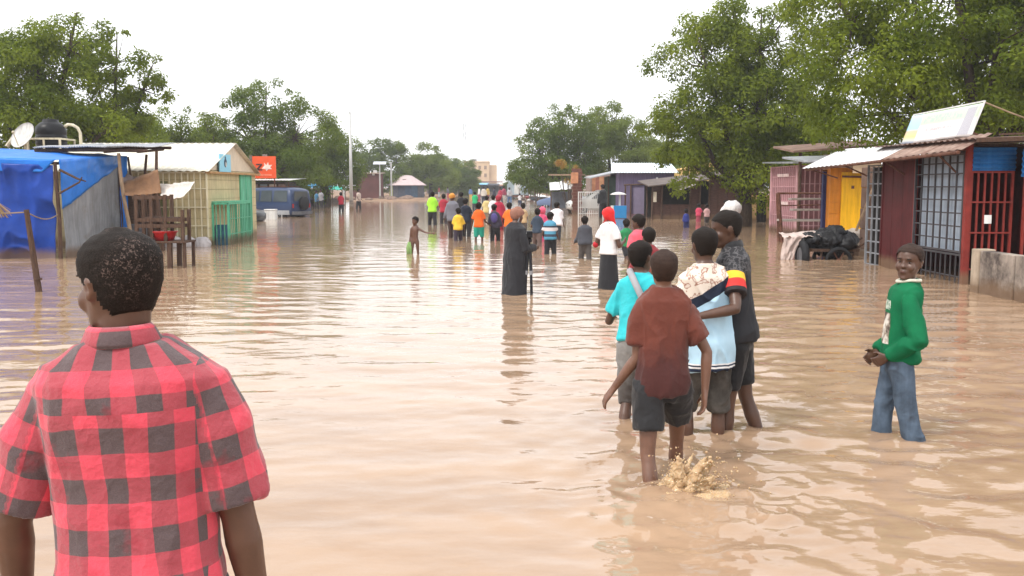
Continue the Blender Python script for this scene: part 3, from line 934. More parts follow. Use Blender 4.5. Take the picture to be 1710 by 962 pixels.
# cloths slung between the poles
m_br = cloth('brown sacking cloth', (.25, .135, .07)); m_wh = cloth('off white awning cloth', (.60, .55, .50), wet=None)
def slung(name, pts4, m_, label, sag, seed):
    me = tarp(name, *pts4, m_, None, .03, 4, 30, 14, sag=sag, seed=seed); return tag(me, label, 'cloth')
def p3(px, py, Y_): a_, b_ = at(px, py, Y_); return (a_, Y_, b_)
slung('hanging_cloth', (p3(208, 328, 23.8), p3(270, 324, 23.8), p3(205, 305, 24.3), p3(264, 284, 23.9)), m_br, 'brown sacking cloth slung between the shed poles', .16, 1)
slung('hanging_cloth', (p3(270, 332, 23.6), p3(308, 330, 23.3), p3(266, 308, 24.2), p3(326, 304, 23.6)), m_wh, 'off white cloth slung beside the brown sacking', .10, 3)
slung('hanging_cloth', (p3(205, 312, 24.9), p3(238, 312, 24.9), p3(203, 288, 25.3), p3(240, 300, 25.2)), mat('grey pink cloth', (.34, .27, .25), .9), 'grey pink cloth hanging behind the brown sacking', .08, 5)

# table with upturned furniture in front of the shed
x, y = onwater(284, 447); xr = onwater(316, 445)[0]; xl = at(236, 400, y)[0]
tb = thing('wooden_table', 'low dark wooden table standing in the flood in front of the shed', 'table', (0, 0, 0))
zt = at(284, 403, y)[1]
for i in range(4):
    yy = y - .06 + .17 * i; MB().box(xl, xr + .05, yy, yy + .155, zt - .035, zt + .002 * (i % 2)).build('plank', m_wood, tb, bevel=.004)
for xx, yy in ((x, y), (xr, y + .02), (xl + .1, y + .02), (x, y + .55), (xr, y + .55), (xl + .1, y + .55)):
    MB().bar((xx, yy, GZ), (xx + .01, yy, zt - .036), .085 if xx == x else .055).build('leg', m_wood, tb)
cr = thing('upturned_stool_rack', 'dark wooden rack turned upside down on the low table', 'rack', (0, 0, 0))
zc = zt + .002
ax0, ax1 = at(226, 380, y)[0], at(303, 380, y)[0]
for xx in (ax0, ax0 + .30, ax1 - .34, ax1):
    for yy in (y + .06, y + .44):
        MB().bar((xx, yy, zc), (xx + .01, yy, zc + (.92 if xx != ax1 else .62)), .06).build('leg', m_wood, cr)
for zz, aa, bb in ((.86, ax0 - .05, ax1 - .35), (.42, ax0, ax1 + .03), (.30, ax0, ax1)):
    for yy in (y + .05, y + .45): MB().bar((aa, yy, zc + zz), (bb, yy, zc + zz), .045, .07).build('rail', m_wood, cr)
MB().box(ax0 + .1, ax1 - .1, y + .1, y + .4, zc + .44, zc + .47).build('board', m_wood, cr)
bk = thing('red_basin', 'red plastic basin set on the low table', 'basin', ((ax0 + ax1) / 2 + .02, y + .25, zc))
MB().lathe([(.17, 0), (.22, .10), (.25, .17), (.262, .18), (.25, .185), (.21, .10), (.16, .02)], n=24).build('bowl', mat('red plastic', (.40, .02, .02), .35, .1, bmp=0), bk, True)
MB().lathe([(.255, .165), (.268, .17), (.268, .19), (.255, .19)], n=24).build('rim', mat('red plastic', (.4, .02, .02)), bk, True)

sc = thing('mat_screen', 'dark brown woven mat screen standing under the zinc roofed shed', 'screen')
for i in range(5):
    a, b = at(199 + i * 13, 350, 25.45)[0], at(211.4 + i * 13, 350, 25.45)[0]; MB().box(a, b, 25.44 + .02 * (i % 2), 25.48 + .02 * (i % 2), GZ, 1.72 - .12 * (i % 3)).build('mat_panel', mat('woven mat', (.10, .060, .040), .95, .4, 6, stretch=(1, 1, 6)), sc)
for i, (px, z0_, w_, h__, c_, n_) in enumerate(((222, GZ, .5, .62, (.07, .05, .04), 'dark'), (246, GZ, .42, .5, (.22, .15, .10), 'tan'), (232, .33, .38, .34, (.10, .10, .11), 'grey'))):
    t = thing('crate', 'small %s crate stacked under the zinc roofed shed' % n_, 'crate', (at(px, 380, 24.6)[0], 24.6, z0_), R(8 * i))
    for j in range(4): MB().box(-w_ / 2, w_ / 2, -.2, -.18, .01 + j * h__ / 4, (j + .86) * h__ / 4).build('slat', mat('crate %s' % n_, c_, .9, .3, 5), t)
    MB().box(-w_ / 2 + .01, w_ / 2 - .01, -.179, .2, .0, h__ - .02).build('body', mat('crate %s' % n_, c_), t)
# ------------------------------------------------------------------ water tank, dish
tk = thing('water_tank', 'black ribbed plastic water tank in a cream steel cage', 'tank', (0, 0, 0))
tx0, tz0 = at(62, 252, 28.0); tx1, tz1 = at(109, 199, 28.0); tcx, tr = (tx0 + tx1) / 2, (tx1 - tx0) / 2 * .98; ty = 28.0; tb0 = tz0 - .25
prof = [(tr, tb0)]
H_ = tz1 - tb0
for i in range(5):
    z = tb0 + H_ * (.06 + .13 * i); prof += [(tr, z), (tr * .97, z + .02), (tr * .97, z + .04), (tr, z + .06)]
prof += [(tr, tb0 + H_ * .74), (tr * .93, tb0 + H_ * .82), (tr * .70, tb0 + H_ * .90), (tr * .52, tb0 + H_ * .93), (tr * .50, tb0 + H_ * .99), (tr * .30, tb0 + H_)]
MB().lathe(prof, (tcx, ty, 0), 28).build('tank', m_blackp, tk, True)
m_cream = mat('cream steel', (.62, .56, .42), .5, .15, 4, dirt=(.3, .2, .12), dirt_amt=.25)
for sx in (-1, 1):
    for sy in (-1, 1):
        MB().tube([(tcx + sx * tr * 1.08, ty + sy * tr * 1.08, GZ), (tcx + sx * tr * 1.08, ty + sy * tr * 1.08, tb0 + H_ * .52)], .035, 8).build('cage_post', m_cream, tk)
for z in (tb0 - .05, tb0 + H_ * .50):
    q = tr * 1.08; pts = [(tcx + a * q, ty + b * q, z) for a, b in ((-1, -1), (1, -1), (1, 1), (-1, 1), (-1, -1))]
    mb = MB()
    for a, b in zip(pts[:-1], pts[1:]): mb.bar(a, b, .05)
    if z < tb0: mb.box(tcx - q, tcx + q, ty - q, ty + q, tb0 - .03, tb0 - .002)
    mb.build('cage_ring', m_cream, tk)
MB().tube([(tcx, ty - tr * 1.1, tb0), (tcx, ty - tr * 1.1, tb0 + H_ * .50)], .03, 8).build('cage_post', m_cream, tk)
ho = [p3(px, py, 28.0) for px, py in ((108, 212), (113, 208), (122, 209), (130, 214), (134, 222), (135, 236), (135, 262))]
tag(MB().tube(ho, .045, 9).build('overflow_pipe', m_cream, None, True), 'cream overflow pipe curving down beside the black tank', 'pipe')
dsh = thing('satellite_dish', 'pale grey satellite dish on a mast above the blue stall', 'satellite dish')
dxm, dzm = at(41, 228, 27.0)
n = 28; V = []; F = []
axis = unit(np.array((-.35, -.8, .48))); A_ = unit(np.cross(axis, (0, 0, 1))); B_ = np.cross(A_, axis)
for side in (0, 1):
    for j in range(6):
        rr = .40 * j / 5
        for i in range(n):
            a = 2 * math.pi * i / n
            V.append(np.array((dxm, 27.0, dzm)) + (A_ * math.cos(a) + B_ * math.sin(a)) * rr + axis * (rr * rr * .55 - .012 * side))
for side in (0, 1):
    for j in range(5):
        for i in range(n):
            o_ = side * 6 * n; f = (o_ + j * n + i, o_ + j * n + (i + 1) % n, o_ + (j + 1) * n + (i + 1) % n, o_ + (j + 1) * n + i); F.append(f if not side else f[::-1])
F += [(5 * n + i, 11 * n + i, 11 * n + (i + 1) % n, 5 * n + (i + 1) % n) for i in range(n)]
link('reflector', pmesh('reflector', V, F, True), mat('dish grey', (.55, .54, .52), .5, .1, dirt=(.3, .25, .2), dirt_amt=.3), dsh)
c_ = np.array((dxm, 27.0, dzm))
MB().tube([c_ - B_ * .38, c_ + axis * .35 - B_ * .1], .015, 6).ell(c_ + axis * .36 - B_ * .08, (.04, .05, .04)).build('feed_arm', m_cream, dsh)
MB().tube([c_ - axis * .05, (dxm - .12, 27.25, dzm - .25), (dxm - .15, 27.3, GZ)], .035, 8).build('mast', m_cream, dsh)
MB().tube([p3(12, 244, 27.2), p3(28, 222, 27.2), p3(40, 214, 27.2)], .06, 8).build('bracket', m_cream, dsh)

# ------------------------------------------------------------------ cream kiosk with gabled roof
m_kc = mat('cream metal siding', (.62, .52, .30), .6, .10, 3, dirt=(.36, .25, .13), dirt_amt=.25)
m_kroof = mat('cream roof sheet', (.78, .74, .62), .45, .06, 2, dirt=(.55, .45, .33), dirt_amt=.25)
m_green = mat('sea green paint', (.13, .48, .30), .55, .12, 3, dirt=(.35, .35, .25), dirt_amt=.2)
m_kbar = mat('cream bar', (.66, .60, .42), .5, .1)
kx0, kx1, ky0, ky1, kze, kzr = -12.6, -8.25, 26.1, 31.0, 2.06, 2.86
kk = thing('cream_kiosk', 'cream metal kiosk with pale gabled roof and green door', 'kiosk')
# walls as boards (horizontal siding), street side and front
for i in range(9):
    z0_ = GZ + i * .262; z1_ = z0_ + .252
    MB().box(kx1 - .05, kx1, ky0, ky1, z0_, z1_).build('siding_board', m_kc, kk)
    MB().box(kx0, kx1 - .051, ky0 + .02, ky0 + .07, z0_, z1_).build('siding_board', m_kc, kk)
MB().box(kx0 + .02, kx1 - .06, ky0 + .08, ky1 - .02, GZ, kze).build('core', mat('kiosk core', (.35, .28, .16), .8), kk)
ym = (ky0 + ky1) / 2
MB().prism([(kx1 - .01, ky0 + .03, kze + .002), (kx1 - .01, ky1 - .03, kze + .002), (kx1 - .01, ym, kzr - .03)], (-.05, 0, 0)).build('gable', mat('gable cream', (.68, .58, .45), .6, .1), kk)
corr('roof_sheet', (kx0 - .1, ky0 - .22, kze - .04), (kx1 + .12, ky0 - .22, kze - .04), (kx0 - .1, ym, kzr + .02), (kx1 + .12, ym, kzr + .02), 22, .012, m_kroof, kk)
corr('roof_sheet', (kx1 + .12, ky1 + .22, kze - .04), (kx0 - .1, ky1 + .22, kze - .04), (kx1 + .12, ym + .002, kzr + .02), (kx0 - .1, ym + .002, kzr + .02), 22, .012, m_kroof, kk)
MB().box(kx1 - .02, kx1 + .12, ky0 - .1, ky1 + .2, kze - .10, kze - .045).build('cornice', mat('ochre trim', (.42, .24, .10), .6), kk)
MB().box(kx1 + .002, kx1 + .03, 29.15, 30.35, GZ, kze - .1).build('green_door', m_green, kk)
for yy in (29.15, 29.75, 30.32): MB().box(kx1 + .031, kx1 + .05, yy, yy + .05, GZ, kze - .11).build('door_rib', m_green, kk)
grille(kk, (-11.6, ky0 - .06), (kx1 + .0, ky0 - .06), GZ, 2.0, 19, (.55, 1.05, 1.55), m_kbar, .03)
for xx in (-11.9, -10.85, -9.95):
    MB().box(xx, xx + .62, ky0 + .004, ky0 + .019, .35, 1.75).build('window', m_dark if xx < -10 else mat('olive pane', (.22, .22, .10), .5), kk)
# green cage on the street side
cg = MB()
cgx = kx1 + .45
for xx, yy in ((cgx, 26.4), (cgx, 28.6), (kx1 + .03, 26.4), (kx1 + .03, 28.6)): cg.bar((xx, yy, GZ), (xx, yy, 1.16), .05)
for z in (1.14, -.2):
    cg.bar((cgx, 26.4, z), (cgx, 28.6, z), .05).bar((kx1 + .03, 26.4, z), (cgx, 26.4, z), .05).bar((kx1 + .03, 28.6, z), (cgx, 28.6, z), .05)
cage = cg.build('counter_cage', m_green, kk)
MB().box(kx1 + .01, cgx, 26.38, 28.62, 1.17, 1.20).build('counter_top', m_green, cage)
mb = MB().bar((0, 0, -.2), (0, 0, 1.13), .022); me = pmesh('bar', mb.V, mb.F)
for i in range(12): o = link('bar', me, m_green, cage); o.location = (cgx, 26.55 + i * .17, 0)
for i in range(3): o = link('bar', me, m_green, cage); o.location = (kx1 + .12 + i * .11, 26.4, 0)
for z in (.3, .72): MB().bar((cgx + .018, 26.4, z), (cgx + .018, 28.6, z), .02).build('rail', m_green, cage)
MB().box(kx1 + .05, kx1 + .35, 26.5, 26.9, -.2, .55).build('goods_box', mat('blue goods', (.05, .13, .20), .6), cage)
# pale blue sign on the gable
sg = thing('blue_sign', 'small light blue sign with a dark and white emblem on the kiosk gable', 'sign')
MB().box(kx1 + .05, kx1 + .085, 27.0, 28.05, 2.02, 2.52).build('board', mat('sky blue sign', (.28, .62, .80), .4, .04, bmp=0), sg, bevel=.006)
def disc(cx, cy, cz, ry, rz, th_=.006, n_=18): return MB().prism([(cx, cy + ry * math.cos(a), cz + rz * math.sin(a)) for a in np.linspace(0, 2 * np.pi, n_, endpoint=False)], (th_, 0, 0))
disc(kx1 + .086, 27.52, 2.27, .13, .12).build('emblem', mat('emblem dark', (.05, .07, .11), .5, bmp=0), sg)
disc(kx1 + .093, 27.54, 2.23, .06, .07).build('emblem_centre', m_white, sg)
disc(kx1 + .086, 27.52, 2.41, .05, .05).build('emblem_tip', mat('emblem dark', (.05, .07, .11)), sg)
for i in range(3):
    tb_ = tarp('sack', (0, 0, 0), (.3, 0, 0), (0, 0, .3), (.3, 0, .3), m_white, None); bpy.data.objects.remove(tb_)
    V, F = ell_vf((0, 0, 0), np.diag((.24, .17, .26))); me = fuse([(V, F)], .03, 2); wrinkle(me, .03, 6, i)
    so = link('grain_sack', me, mat('pale sacking', (.45, .42, .42), .9, .2)); so.location = (-9.1 + i * .38, ky0 - .35, GZ + .22 + .1)
    tag(so, ('grey white sack at the foot of the barred kiosk front, %s' % ('beside the shed', 'in the middle', 'beside the green cage')[i]), 'sack', 'sacks before the kiosk')

# ------------------------------------------------------------------ orange sign and shack behind
def glyph(parent, polys, o, ux, uz, m_, nrm=(0, -.012, 0), name='lettering'):
    mb = MB()
    for poly in polys: mb.prism([tuple(np.array(o) + np.array(ux) * a + np.array(uz) * b) for a, b in poly], nrm)
    return mb.build(name, m_, parent)
sk_ = thing('awning_shack', 'dark shack with a thin white awning behind the cream kiosk', 'shack')
ax0, az0 = at(405, 303, 57); ax1, az1 = at(486, 300, 57)
MB().box(ax0 - .6, ax1 - .7, 58.2, 61.5, GZ, 1.9).build('wall', mat('dark boards', (.06, .05, .045), .9), sk_)
corr('awning', (ax0 - .8, 56.6, 1.98), (ax1, 56.6, 1.98), (ax0 - .8, 61.6, 2.14), (ax1, 61.6, 2.14), 20, .012, m_white, sk_)
for xx in (ax0, ax1 - .1): MB().tube([(xx, 56.8, GZ), (xx, 56.8, 1.95)], .04, 7).build('post', m_wood, sk_)
for i in range(4): MB().box(ax0 + .2 + i * .55, ax0 + .6 + i * .55, 58.1, 58.19, .7, 1.75).build('shelf_panel', mat('shelf %d' % (i % 3), ((.25, .2, .2), (.2, .25, .3), (.5, .48, .45))[i % 3], .7), sk_)
os_ = thing('orange_sign', 'orange square sign with dark letter and white bird emblem', 'sign')
SY = 56.2
ox0, oz0 = at(422, 298, SY); ox1, oz1 = at(460, 261, SY)
MB().box(ox0, ox1, SY, SY + .10, oz0, oz1).build('panel', mat('orange sign paint', (.76, .10, .03), .45, .05, bmp=0), os_, bevel=.012)
MB().box(ox0 - .16, ox0 - .01, SY - .01, SY + .11, oz0 - .02, oz1 + .06).build('frame_edge', m_concrete, os_)
MB().bar((ox0 + .1, SY + .05, GZ), (ox0 + .1, SY + .05, oz0), .06).bar((ox1 - .1, SY + .05, GZ), (ox1 - .1, SY + .05, oz0), .06).build('support', m_rust, os_)
MB().box(ox0 + .60, ox0 + .86, SY, SY + .08, oz1 + .002, oz1 + .12).build('cap', m_concrete, os_)
w_, h_ = ox1 - ox0, oz1 - oz0
glyph(os_, [[(.16, .66), (.42, .66), (.42, .60), (.28, .42), (.42, .42), (.42, .36), (.16, .36), (.16, .42), (.32, .60), (.16, .60)]], (ox0, SY - .002, oz0), (w_, 0, 0), (0, 0, h_), mat('sign letter', (.07, .02, .02), .5, bmp=0))
glyph(os_, [[(.40, .44), (.52, .58), (.50, .72), (.60, .60), (.68, .74), (.70, .60), (.86, .62), (.76, .50), (.84, .42), (.68, .42), (.60, .33), (.56, .42)]], (ox0, SY - .002, oz0), (w_, 0, 0), (0, 0, h_), mat('sign bird', (.80, .62, .55), .5, bmp=0), name='bird_emblem')
glyph(os_, [[(.14, .12), (.82, .12), (.82, .20), (.14, .20)]], (ox0, SY - .002, oz0), (w_, 0, 0), (0, 0, h_), mat('sign strip', (.80, .22, .13), .5, bmp=0), name='lower_strip')

# ------------------------------------------------------------------ poles and solar lamps
m_pole = mat('galvanised pole', (.50, .50, .49), .45, .1, 2, metal=.3)
x, y = onwater(587, 350); _, zt = at(587, 190, y)
uq = thing('utility_pole', 'tall slim pale pole standing in the flood on the left', 'pole', (x, y, GZ))
MB().tube([(0, 0, 0), (0, 0, 3), (0, 0, zt - GZ)], [.13, .11, .075], 14).build('shaft', m_pole, uq, True)
MB().lathe([(.16, 0), (.16, .9), (.14, .95)], n=16).build('base_sleeve', m_concrete, uq)
MB().bar((-.22, 0, 2.0), (.32, 0, 2.0), .06).build('bracket', m_pole, uq)
MB().box(-.06, .06, -.06, .06, zt - GZ, zt - GZ + .12).build('cap', m_pole, uq)
def solar(px, top_py, Y_, label, base=None):
    x_ = at(px, top_py, Y_)[0]; zt_ = at(px, top_py, Y_)[1]; g = float(ground_z(x_, Y_))
    t = thing('solar_street_lamp', label, 'street lamp', (x_, Y_, g)); H = zt_ - g; sc = max(.8, H / 6)
    MB().tube([(0, 0, 0), (0, 0, H - .3)], [.09, .06], 12).build('shaft', m_pole, t)
    V = [(-.75, -.25, H - .28), (.75, -.25, H - .28), (.75, .45, H + .05), (-.75, .45, H + .05)]
    MB().prism(V, (0, -.02, .04)).prism([(x * .05, y, z - .05) for x, y, z in V], (0, 0, .04)).build('solar_panel', mat('solar panel back', (.55, .58, .62), .4, .05), t)
    MB().bar((0, 0, H - 1.15), (-.55, -.1, H - 1.05), .05).build('arm', m_pole, t)
    MB().box(-.75, -.35, -.22, .05, H - 1.25, H - .95).build('lamp_head', m_white, t, bevel=.02)
    MB().box(-.12, .12, -.16, .16, .0, .35).build('footing', m_concrete, t)
solar(573, 246, 85, 'solar street lamp with panel beside the tall pale pole')
solar(634, 271, 116, 'solar street lamp in front of the brown hut')
solar(708, 284, 140, 'solar street lamp beyond the round shelter')
for px, py, Y_, lb in ((653, 272, 119, 'plain white post behind the round shelter'), (690, 276, 150, 'thin grey post among the far left trees')):
    x_, z_ = at(px, py, Y_); g = float(ground_z(x_, Y_))
    t = thing('post', lb, 'post', (x_, Y_, g)); MB().tube([(0, 0, 0), (0, 0, z_ - g)], [.11, .09], 10).build('shaft', m_pole, t); MB().lathe([(.13, z_ - g), (.13, z_ - g + .06), (.05, z_ - g + .1)], n=10).build('cap', m_pole, t)

# ------------------------------------------------------------------ far left huts
def box_house(name, label, cat, x0, x1, y0, y1, zb, zt, m_w, m_r, over=.25, slope=.0, gable=None):
    t = thing(name, label, cat)
    MB().box(x0, x1, y0, y1, zb, zt).build('wall', m_w, t)
    if gable is None:
        MB().prism([(x0 - over, y0 - over, zt + .002), (x1 + over, y0 - over, zt + .002 + slope), (x1 + over, y1 + over, zt + .002 + slope + .1), (x0 - over, y1 + over, zt + .102)], (0, 0, .08)).build('roof', m_r, t)
    else:
        ym_ = (y0 + y1) / 2
        MB().prism([(x0 - over, y0 - over, zt), (x0 - over, ym_, zt + gable), (x0 - over, y1 + over, zt), (x0 - over, ym_, zt + gable - .1)], (x1 - x0 + 2 * over, 0, 0)).build('roof', m_r, t)
    return t
hx0 = at(588, 330, 118)[0]; hx1 = at(633, 330, 118)[0]
t = box_house('brown_hut', 'reddish brown windowless hut beside the solar lamps', 'hut', hx0, hx1, 118, 122, .0, at(600, 290, 118)[1], mat('red brown mud', (.13, .055, .05), .9, .2, 1.0), mat('dusty sheet roof', (.45, .34, .28), .8, .15))
MB().box(hx1 - .8, hx1 - .5, 117.97, 117.995, 3.0, 3.3).build('window', m_white, t)
ux0 = at(646, 325, 124)[0]; ux1 = at(706, 325, 124)[0]; um = (ux0 + ux1) / 2
t = thing('round_shelter', 'low shelter with a pale conical roof and blue and yellow walls', 'shelter')
z_e, z_p = at(650, 309, 124)[1], at(668, 293, 124)[1]; rr = (ux1 - ux0) / 2
mb = MB(); nn = 16; cy_ = 124 + rr
mb.lathe([(rr * 1.12, z_e - .06), (rr * 1.12, z_e), (rr * .3, z_p), (.02, z_p + .1)], (um, cy_, 0), 24).build('roof', mat('pinkish sheet roof', (.50, .40, .40), .7, .12), t)
cols = [(.28, .30, .08), (.09, .09, .11), (.07, .08, .11), (.06, .09, .14), (.06, .10, .15), (.09, .09, .10)]
for i in range(nn):
    a0, a1 = 2 * math.pi * i / nn, 2 * math.pi * (i + .97) / nn
    pts = [(um + rr * .97 * math.cos(a), cy_ + rr * .97 * math.sin(a)) for a in (a0, a1)]
    ci = 0 if i in (8, 9) else 1 + (i % 5)
    MB().bar((*pts[0], (z_e + .15) / 2), (*pts[1], (z_e + .15) / 2), .06, z_e - .2).build('wall_panel', mat('shelter panel %d' % ci, cols[ci], .7), t)
mb = MB(); mb.box(um - .35, um + .1, cy_ - rr * .66, cy_ - rr * .60, z_e + .45, z_e + .75); mb.build('roof_vent', m_wood, t)
for i in range(40):
    pass
# rubble heaps on the bank
for i in range(26):
    x_ = random.uniform(-21, -12); y_ = random.uniform(109, 117); r_ = random.uniform(.2, .6)
    V, F = ell_vf((0, 0, 0), np.diag((r_, r_ * .9, r_ * .6)), 9, 6); V = np.array(V); V = V * (1 + .35 * vnoise(V * 3 + i))[:, None]
    o = link('rubble_heap', pmesh('rubble', V, F), mat('rubble', (.20, .14, .11), .95, .4, 1.5)); o.location = (x_, y_, float(ground_z(x_, y_)) + .05)
    tag(o, 'small heap of brown rubble on the muddy bank below the huts', 'rubble', 'rubble heaps on the left bank')

# ------------------------------------------------------------------ far end: market row, cream building, mast
fx0, fx1 = at(776, 300, 300)[0], at(829, 300, 300)[0]
fz = at(800, 271, 300)[1]
t = thing('cream_building', 'far flat roofed cream building at the end of the street', 'building')
m_fc = mat('far cream plaster', (.60, .44, .28), .9, .12, .4)
MB().box(fx0, fx1 - 2.3, 300, 312, .1, fz).box(fx1 - 2.299, fx1, 301, 311, .1, fz - .8).build('wall', m_fc, t)
MB().box(fx0 - .2, fx1 - 2.2, 299.8, 312.2, fz + .003, fz + .35).build('parapet', m_fc, t)
MB().box(fx0 + 2.2, fx0 + 3.6, 304, 306, fz + .36, fz + 1.1).build('roof_hut', mat('grey block', (.2, .2, .22), .8), t)
for r_ in range(2):
    for c_i in range(4):
        a = fx0 + .8 + c_i * 1.75; z_ = 4.6 + r_ * 2.4
        f_ = MB().box(a, a + .8, 299.90, 299.995, z_, z_ + 1.1).build('window', mat('far window', (.25, .17, .12), .6), t)
        MB().box(a - .08, a + .88, 299.80, 299.89, z_ - .12, z_ - .02).build('sill', m_fc, f_)
MB().box(fx0 - 3, fx1 + 2, 297.5, 299.75, 2.9, 3.3).build('awning', mat('rust awning', (.22, .10, .07), .8), t)
mx, mz = at(775, 206, 330)
t = thing('telecom_mast', 'slim lattice telecom mast rising beyond the cream building', 'mast', (mx, 330, .15))
H = mz - .15; m_mast = mat('pale mast steel', (.45, .46, .48), .6, .1)
for k in range(3):
    a = k * 2.094; MB().tube([(.55 * math.cos(a), .55 * math.sin(a), 0), (.30 * math.cos(a), .30 * math.sin(a), H)], .06, 6).build('leg', m_mast, t)
mb = MB()
for j in range(22):
    z0_, z1_ = H * j / 22, H * (j + 1) / 22; r0, r1 = .55 - .25 * j / 22, .55 - .25 * (j + 1) / 22
    for k in range(3):
        a, b = k * 2.094, (k + 1) * 2.094; mb.bar((r0 * math.cos(a), r0 * math.sin(a), z0_), (r1 * math.cos(b), r1 * math.sin(b), z1_), .05)
mb.build('lattice', m_mast, t)
for k, z in ((0, .97), (1, .93), (2, .97), (0, .86), (1, .82), (2, .84), (0, .79)):
    a = k * 2.094; MB().box(.55 * math.cos(a) - .12, .55 * math.cos(a) + .12, .55 * math.sin(a) - .12, .55 * math.sin(a) + .12, H * z - .8, H * z + .6).build('antenna', m_mast, t)
stall_cols = [(.25, .10, .07), (.12, .13, .16), (.04, .10, .18), (.28, .14, .10), (.07, .07, .08), (.20, .42, .58), (.05, .05, .06), (.22, .10, .07), (.35, .30, .25)]
stall_words = ['rust red', 'slate', 'dark blue', 'brick', 'black', 'light blue', 'charcoal', 'dull red', 'beige']
for i in range(9):
    px = 722 + i * 17; Y_ = 195 + (i * 7) % 18
    x_ = at(px, 320, Y_)[0]; g = float(ground_z(x_, Y_)); zt = at(px, 305 + (i * 5) % 4, Y_)[1]
    t = thing('market_stall', 'distant low market stall with a %s awning at the street end' % stall_words[i], 'stall', (x_, Y_, g), 0, 'market stalls at the street end')
    hgt = zt - g
    MB().prism([(-1.25, -1.2, hgt - .35), (1.25, -1.2, hgt - .35), (1.25, 1.2, hgt), (-1.25, 1.2, hgt)], (0, 0, .08)).build('awning', mat('stall cloth %d' % i, stall_cols[i], .8), t)
    for sx in (-1.1, 1.1):
        for sy in (-1.05, 1.05): MB().bar((sx, sy, 0), (sx, sy, hgt - .36 if sy < 0 else hgt - .04), .08).build('post', m_wood, t)
    MB().box(-1.0, 1.0, -.6, .9, .0, .85).build('counter', mat('stall counter %d' % (i % 3), ((.10, .08, .07), (.2, .16, .13), (.08, .09, .11))[i % 3], .8), t)
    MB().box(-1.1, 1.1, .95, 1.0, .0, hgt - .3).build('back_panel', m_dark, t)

# more low stalls under the left trees and along the right bank
for i, (px, py, Y_, c_, w_, sd) in enumerate(((497, 309, 82, (.05, .20, .38), 'sky blue', 'under the left trees'), (516, 311, 86, (.20, .19, .19), 'grey', 'under the left trees'), (534, 307, 84, (.05, .30, .55), 'bright blue', 'under the left trees'), (556, 311, 90, (.04, .33, .25), 'green', 'under the left trees'),
        (884, 309, 118, (.30, .34, .38), 'pale slate', 'on the right bank'), (899, 312, 108, (.14, .10, .09), 'brown', 'on the right bank'), (912, 311, 98, (.08, .09, .11), 'charcoal', 'on the right bank'), (755, 308, 168, (.16, .08, .06), 'dark red', 'in the middle of the far market'), (846, 306, 172, (.42, .36, .30), 'cream', 'in the middle of the far market'))):
    x_ = at(px, 320, Y_)[0]; g = float(ground_z(x_, Y_)); hgt = at(px, py, Y_)[1] - g
    t = thing('market_stall', 'low market stall with a %s awning %s' % (w_, sd), 'stall', (x_, Y_, g), R(-20 + 13 * (i % 4)), 'market stalls along the banks')
    tarp('awning', (-1.1, -1.0, hgt - .35), (1.1, -1.0, hgt - .30), (-1.1, 1.0, hgt), (1.1, 1.0, hgt - .05), mat('bank stall cloth %d' % i, c_, .7), t, .06, 3, 14, 10, sag=.1, seed=i)
    for sx in (-1.0, 1.0):
        for sy in (-.9, .9): MB().bar((sx, sy, 0), (sx, sy, hgt - .38 if sy < 0 else hgt - .12), .07).build('post', m_wood, t)
    MB().box(-.8, .8, -.5, .6, .0, .8).build('counter', mat('stall counter %d' % (i % 3), (.1, .08, .07)), t)
# ------------------------------------------------------------------ right side: dark red barred kiosk
m_red = mat('dark red paint', (.075, .010, .011), .6, .2, 4, dirt=(.05, .015, .012), dirt_amt=.35)
m_redbar = mat('red oxide bars', (.19, .026, .020), .6, .25, 6)
m_gbar = mat('dark grey bars', (.055, .05, .055), .5, .2)
m_pale = mat('pale blue sheet', (.36, .42, .50), .7, .12, 3, dirt=(.30, .25, .25), dirt_amt=.3)
m_bluec = mat('blue corrugated paint', (.02, .13, .36), .45, .15, 3, dirt=(.25, .28, .33), dirt_amt=.18)
kx, ka, kb = 7.45, 15.75, 19.35
kr = thing('red_kiosk', 'dark red barred market kiosk with blue corrugated fascia', 'kiosk')
MB().bar((kx, ka, GZ), (kx, ka, 2.32), .085).build('corner_post', m_redbar, kr)
MB().bar((kx + .02, 17.82, GZ), (kx + .02, 17.82, 2.3), .06).build('post', m_redbar, kr)
MB().bar((kx + .02, kb, GZ), (kx + .02, kb, 2.3), .07).build('post', m_red, kr)
# red sheet door in three panels
for i in range(3):
    a = 17.88 + i * .485; MB().box(kx + .0, kx + .03, a, a + .475, GZ, 2.2).build('door_panel', m_red, kr)
MB().bar((kx - .01, 15.8, 2.22), (kx - .01, kb, 2.22), .06).build('lintel', m_rust, kr)
grille(kr, (kx - .01, 15.86), (kx - .01, 17.76), .50, 2.16, 6, (.72, .94, 1.16, 1.38, 1.60, 1.82, 2.0), m_gbar, .026, 'window_grille')
grille(kr, (kx + .0, 15.86), (kx + .0, 17.76), GZ, .49, 9, (.1,), m_gbar, .02, 'lower_grille')
for i in range(3):
    a = 15.9 + i * .63; MB().box(kx + .10, kx + .115, a, a + .615, .52, 2.14).build('pale_sheet', m_pale, kr)
